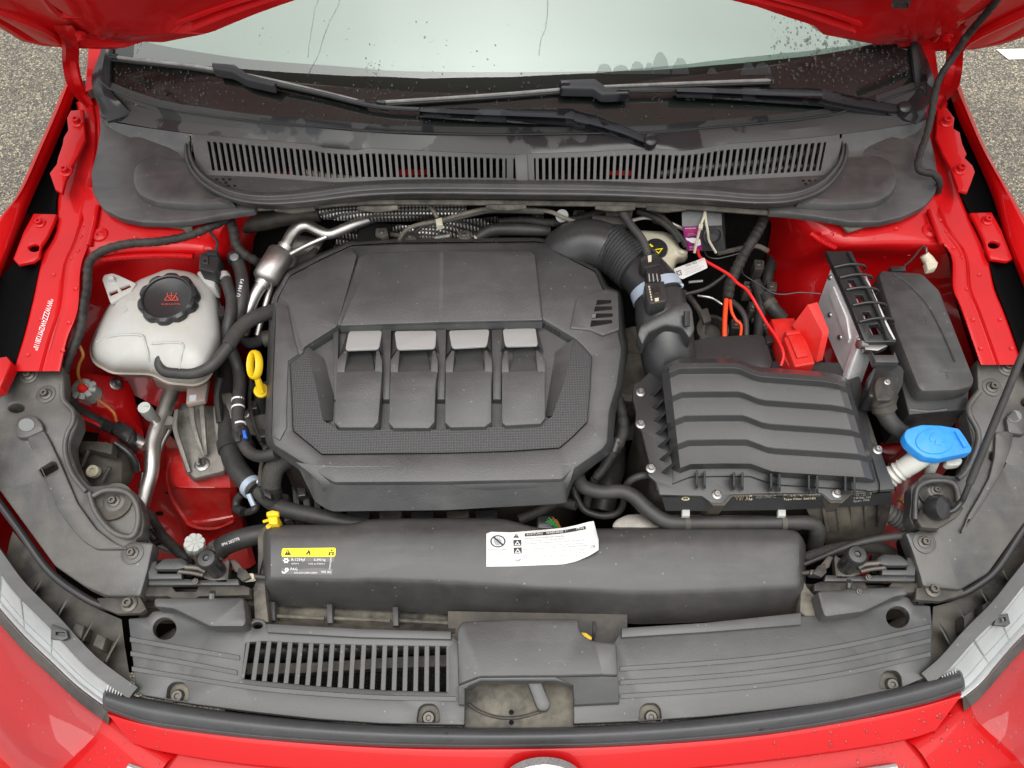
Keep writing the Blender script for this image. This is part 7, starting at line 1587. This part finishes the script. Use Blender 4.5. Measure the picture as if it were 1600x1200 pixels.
tube('loom', [(963, 610, .80), (970, 640, .80), (974, 668, .795), (968, 690, .79), (958, 705, .78), (944, 730, .77), (930, 748, .76)], [7, 9, 10, 10, 10, 9, 8], M['tape'], h, n=12, ribs=(.02, .14)); tube('sleeve', [(966, 686, .79), (958, 706, .78)], 11.5, M['smooth'], h, n=14)
tube('branch', [(930, 748, .76), (920, 770, .73), (915, 800, .70)], [7, 7, 6], M['tape'], h, n=10)
tube('branch', [(900, 790, .74), (870, 785, .73), (840, 800, .72), (810, 812, .72)], [8, 9, 9, 8], M['tape'], h, n=10)
ww = thing('bare_wires', 'bunch of thin green and red wire ends behind the warning label', 'wire', W(862, 820, .74))
for i in range(7): tube('strand', [(868 + i * 1.5, 826, .745), (862 + i * 1.2, 818 - i, .758), (853 + i * 2.2, 815 - (i % 3) * 3, .765)], .7, (mat('green_wire', (.03, .35, .08), .4) if i == 0 else bpy.data.materials['green_wire']) if i < 4 else M['amber'], ww, n=5)
plate('plug', [(840, 806), (866, 804), (870, 826), (838, 826)], .74, .03, M['smooth'], ww, bev=3, r=4)
kp = thing('front_loom', 'grey woven cable sleeve behind the bonnet catch on the filter box side', 'cable', W(1320, 860, .70))
tube('sleeve', [(1256, 874, .735), (1290, 862, .735), (1330, 855, .735), (1370, 856, .73), (1395, 866, .72)], [9, 10, 10, 10, 9], M['braid'], kp, n=12)
tube('rod', [(1256, 882, .765), (1280, 872, .77), (1330, 852, .785), (1370, 842, .79), (1416, 836, .79)], [3.5, 3.5, 5.5, 6, 6], M['rubber'], kp, n=12)

# ------------------------------------------------------------------ bonnet stay and cable to the bonnet
st = thing('bonnet_stay', 'thin black bonnet stay rod rising from the side cover', 'bonnet stay', W(1508, 790, .83))
e2 = None
for k_ in range(20, 90):       # follow the rod up to where it meets the underside of the bonnet near its edge
    q_ = onplane(1508 + 92 * k_ / 10.0, 778 - 225 * k_ / 10.0, hp + hn * .02, hn)
    if q_.z > 1.25 and (q_ - CAM).dot(ray(1508 + 92 * k_ / 10.0, 778 - 225 * k_ / 10.0)) > 0 and q_.x < .90: e2 = q_
    if e2 is not None: break
print('STAY', e2)
if e2 is None: e2 = Vector((.86, .98, 1.5))
tube('rod', [(1478, 800, .838), (1490, 797, .842), (1502, 784, .85), (1508, 772, .862), W(1508, 772, .862).lerp(e2, .06), W(1508, 772, .862).lerp(e2, .5), e2], [4, 4.5, 4.5, 4.5, 4.5, 4.0, 3.2], M['smooth'], st, n=10)
lathe('pivot_bush', W(1470, 793, .842), (.4, -.4, .8), [(.018, -.014), (.020, -.004), (.018, .006), (.008, .009)], M['smooth'], st, n=20)
tube('grip', [W(1508, 772, .862).lerp(e2, .02), W(1508, 772, .862).lerp(e2, .30)], [6, 5.5], M['rubber'], st, n=12)
bcb = tube('bonnet_cable', [H(1575, -30, .02), H(1558, 0, .02), H(1535, 28, .022), (1508, 60, H(1508, 60, .03).z), (1490, 88, 1.08), (1468, 122, 1.05), (1460, 150, 1.03), (1456, 175, 1.01), (1448, 210, .99), (1438, 238, .978), (1434, 258, .972), (1440, 268, .968), (1458, 272, .964), (1468, 284, .955), (1466, 300, .93)], [6, 6, 6.5, 6.5, 6, 5.5, 6, 6, 5.5, 5.5, 6, 6, 6, 5.5, 5], M['tape'], None, n=12, ribs=(.018, .14)); tag(bcb, 'taped black cable running from the bonnet hinge down to the scuttle corner', 'cable')

# ------------------------------------------------------------------ clutter in the shade: looms, pipes and brackets behind the engine and beside the battery
bl2 = thing('bulkhead_loom', 'dusty looms and pipes running along the dark bulkhead behind the engine cover', 'cable', W(800, 345, .84))
tube('loom', [(372, 352, .86), (410, 346, .865), (450, 338, .87), (500, 334, .875)], [13, 15, 14, 12], M['dirty'], bl2, n=12)
tube('loom', [(780, 346, .86), (820, 344, .865), (860, 348, .865), (900, 342, .87), (950, 330, .88), (990, 326, .885)], [6, 7, 7, 7, 7, 6], M['tape'], bl2, n=10, ribs=(.013, .15))
tube('pipe', [(610, 366, .84), (650, 372, .835), (700, 376, .83), (740, 378, .83)], 4, M['dirtier'], bl2, n=8)
tube('pipe', [(770, 352, .85), (830, 350, .85), (880, 352, .845)], 3, M['cast'], bl2, n=8)
for x, y in ((596, 362), (640, 368), (725, 366), (840, 338), (905, 334), (1030, 336)):
    plate('bracket', [(x - 9, y - 6), (x + 8, y - 7), (x + 11, y + 5), (x + 2, y + 9), (x - 10, y + 5)], .868, .012, M['dirtier'] if x % 2 else M['block'], bl2, bev=1.5, r=2); bolt(x, y, .869, 4, M['darkbolt'], bl2)
for x0 in (430, 560, 760, 930, 1010, 1160): tube('felt_edge', [(x0, 322 + abs(x0 - 800) * .012, .93), (x0 + 30, 324 + abs(x0 - 800) * .012, .928), (x0 + 62, 322 + abs(x0 - 740) * .012, .93)], [4, 6, 4], M['dirtier'], bl2, n=8)
bl3 = thing('battery_side_clutter', 'dark pipes, clips and brackets between the intake tower and the red wall', 'bracket', W(1140, 480, .72))
tube('pipe', [(1062, 452, .80), (1082, 470, .79), (1098, 500, .78), (1096, 540, .77)], [5, 5, 5, 5], M['dirty'], bl3, n=8)
tube('pipe', [(1120, 396, .82), (1150, 390, .82), (1180, 384, .82), (1200, 392, .81)], 4, M['dirtier'], bl3, n=8)
tube('pipe', [(1178, 500, .77), (1196, 512, .775), (1204, 530, .77)], 7, M['rubber'], bl3, n=10, ribs=(.006, .18))
tube('pipe', [(1090, 462, .80), (1112, 466, .80), (1128, 476, .795)], 2.2, M['alu'], bl3, n=8); tube('pipe', [(1076, 441, .82), (1098, 439, .822)], 2.0, M['capgrey'], bl3, n=6)
for x, y, z in ((1186, 412, .80), (1170, 446, .79), (1206, 446, .78), (1150, 505, .78), (1178, 478, .78)):
    plate('clip', [(x - 8, y - 8), (x + 9, y - 6), (x + 8, y + 9), (x - 7, y + 8)], z, .03, M['dirty'], bl3, bev=2, r=2); bolt(x, y, z + .001, 4, M['darkbolt'], bl3)
bl4 = thing('timing_side_clutter', 'dark clips, cables and castings between engine mount and engine cover', 'bracket', W(400, 640, .70))
tube('cable', [(388, 560, .77), (392, 590, .765), (390, 625, .76), (396, 660, .755), (408, 690, .75)], [3, 3.5, 3.5, 3.5, 3], M['tape'], bl4, n=8, ribs=(.01, .15))
tube('cable', [(345, 590, .76), (340, 620, .74), (344, 660, .72)], 6, M['tape'], bl4, n=8)
tube('cable', [(414, 700, .75), (408, 730, .745), (406, 760, .74)], 3.5, M['dirty'], bl4, n=8)
for x, y, z in ((398, 604, .765), (394, 632, .76), (410, 676, .755), (386, 690, .745), (412, 742, .735), (470, 768, .735)):
    plate('clip', [(x - 6, y - 7), (x + 7, y - 6), (x + 8, y + 6), (x - 5, y + 8)], z, .025, M['smooth'] if x % 4 else M['block'], bl4, bev=1.5, r=2)
bolt(384, 648, .755, 6, M['zinc'], bl4); bolt(404, 715, .75, 5, M['zinc'], bl4)
# spot welds and small holes on the painted rails and towers
for on, pts in (([apL], ((132, 352), (127, 370), (122, 392), (112, 404), (118, 452), (108, 505), (98, 548), (64, 500), (44, 555), (84, 430))), ([apR], ((1470, 345), (1478, 362), (1490, 388), (1502, 402), (1510, 452), (1520, 500), (1532, 545), (1562, 500), (1580, 545), (1530, 430))), ([twL], ((210, 372), (260, 372), (310, 372), (180, 392), (320, 388))), ([twR], ((1300, 366), (1340, 362), (1400, 358), (1382, 402), (1420, 400)))):
    for x, y in pts:
        p_, n_ = hit(x, y, on)
        lathe('spot_weld', p_, n_, [(.0042, -.0005), (.0038, .0009), (.0026, .0006), (.0014, -.0002)], M['redin'], car, n=12)
for x, y, r_ in ((250, 802, 6), (238, 828, 4), (262, 770, 3)): decal('drain_hole', ell(x, y, r_, r_ * .6, 12), [legL], M['void'], car, off=.0012)
tube('seam_sealer', [hit(x, y, [legL])[0] + Vector((0, 0, .001)) for x, y in ((268, 716), (262, 745), (270, 780), (286, 806), (300, 822), (335, 826), (366, 814))], .004, M['reddeep'], car, metres=True, n=8)

# ------------------------------------------------------------------ rain
def drops(name, n, rmin, rmax, on, pick, parent, flat=.45, wm='water'):
    vs, fs = [], []; made = 0; tries = 0
    while made < n and tries < n * 6:
        tries += 1; x, y = pick(); d = ray(x, y).normalized(); p, nn, i_, t_ = bvh(on).ray_cast(CAM, d)
        if p is None: continue
        if nn.dot(d) > 0: nn = -nn
        r_ = rmin + (rmax - rmin) * random.random() ** 3; bx, by, ba = basis(nn); B = len(vs); el = 1 + random.random() * .5; k = 7
        for rr, hh in ((1.0, -.05), (.75, flat * .7), ):
            for j in range(k): a = 2 * math.pi * j / k; vs.append(p + bx * (r_ * rr * math.cos(a)) + by * (r_ * rr * el * math.sin(a)) + ba * (r_ * hh))
        vs.append(p + ba * r_ * flat)
        for j in range(k):
            j2 = (j + 1) % k; fs.append((B + j, B + j2, B + k + j2, B + k + j)); fs.append((B + k + j, B + k + j2, B + 2 * k))
        made += 1
    if not vs: return None
    o = build(name, vs, fs, M[wm], parent, ang=80, recalc=False); o['kind'] = 'stuff'; return o
R_ = random.random
def streak(pts, w):
    a = [(x - w * (.6 + .4 * R_()), y) for x, y in pts]; b = [(x + w * (.6 + .4 * R_()), y) for x, y in pts]
    decal('water_streak', a + b[::-1], [windscreen], M['streak'], car, off=.0006)
streak([(500, -5), (492, 14), (488, 40), (483, 70), (481, 90)], 1.1); streak([(532, -5), (528, 10), (515, 34), (506, 58), (498, 85), (488, 104), (480, 120)], 1.3)
streak([(856, -5), (855, 25), (852, 46), (845, 62), (842, 88)], 1.2); streak([(237, 30), (230, 50), (221, 66), (214, 84)], .8)
def blot(x0, x1, y0, y1):
    pts = [(lerp(x0, x1, i / 12), y1) for i in range(13)]
    top = [(lerp(x1, x0, i / 12), y0 + (y1 - y0) * (abs(i / 6 - 1) ** 3) + R_() * 3) for i in range(13)]
    decal('water_film', pts + top[1:-1], [windscreen], M['streak'], car, off=.0005)
for q in ((931, 958, 98, 116), (955, 986, 100, 116), (984, 1008, 94, 116), (1006, 1022, 97, 116), (1017, 1047, 81, 116), (1049, 1077, 89, 116), (1104, 1121, 106, 116), (1157, 1180, 95, 117), (1176, 1206, 97, 117)): blot(*q)
drops('rain_drops', 900, .0006, .0034, [windscreen], lambda: (lerp(1200, 1420, R_() ** .8), lerp(25, 128, R_())), car)
drops('rain_drops', 900, .0006, .0028, [windscreen], lambda: (lerp(180, 1420, R_()), lerp(128, 206, R_())), car)
drops('rain_drops', 350, .0006, .0024, [windscreen], lambda: (lerp(176, 330, R_() ** 1.6), lerp(105, 170, R_())), car)
drops('rain_drops', 120, .0006, .0016, [windscreen], lambda: (lerp(572, 596, R_()), lerp(95, 200, R_())), car)
drops('rain_drops', 70, .0006, .0022, [windscreen], lambda: (lerp(400, 900, R_()), lerp(30, 118, R_())), car)
bum = [o for o in bpy.data.objects if o.name.startswith(('bumper_', ))]
drops('rain_drops', 320, .0006, .0030, bum, lambda: (lerp(1200, 1600, R_()), lerp(1000, 1200, R_())), car, .3, 'bead')
drops('rain_drops', 200, .0006, .0026, bum, lambda: (lerp(0, 260, R_()), lerp(1000, 1200, R_())), car, .3, 'bead')
drops('rain_drops', 50, .0006, .0028, [seal, band], lambda: (lerp(160, 1500, R_()), random.choice((lerp(1110, 1165, R_()), lerp(175, 235, R_())))), car, .4, 'bead')

# ------------------------------------------------------------------ alike things carry a shared group phrase
fp['kind'] = 'thing'
GROUPS = {'headlight': 'headlights of the car', 'bonnet_catch': 'bonnet catches at the front corners', 'side_cover': 'side covers behind the headlights', 'wiper': 'windscreen wipers', 'coolant_hose': 'coolant hoses by the tank', 'cable_loom': 'cable looms by the left wall', 'silver_pipe': None}
for o in C.objects:
    b_ = o.name.split('.')[0]
    if o.parent is None and GROUPS.get(b_): o['group'] = GROUPS[b_]
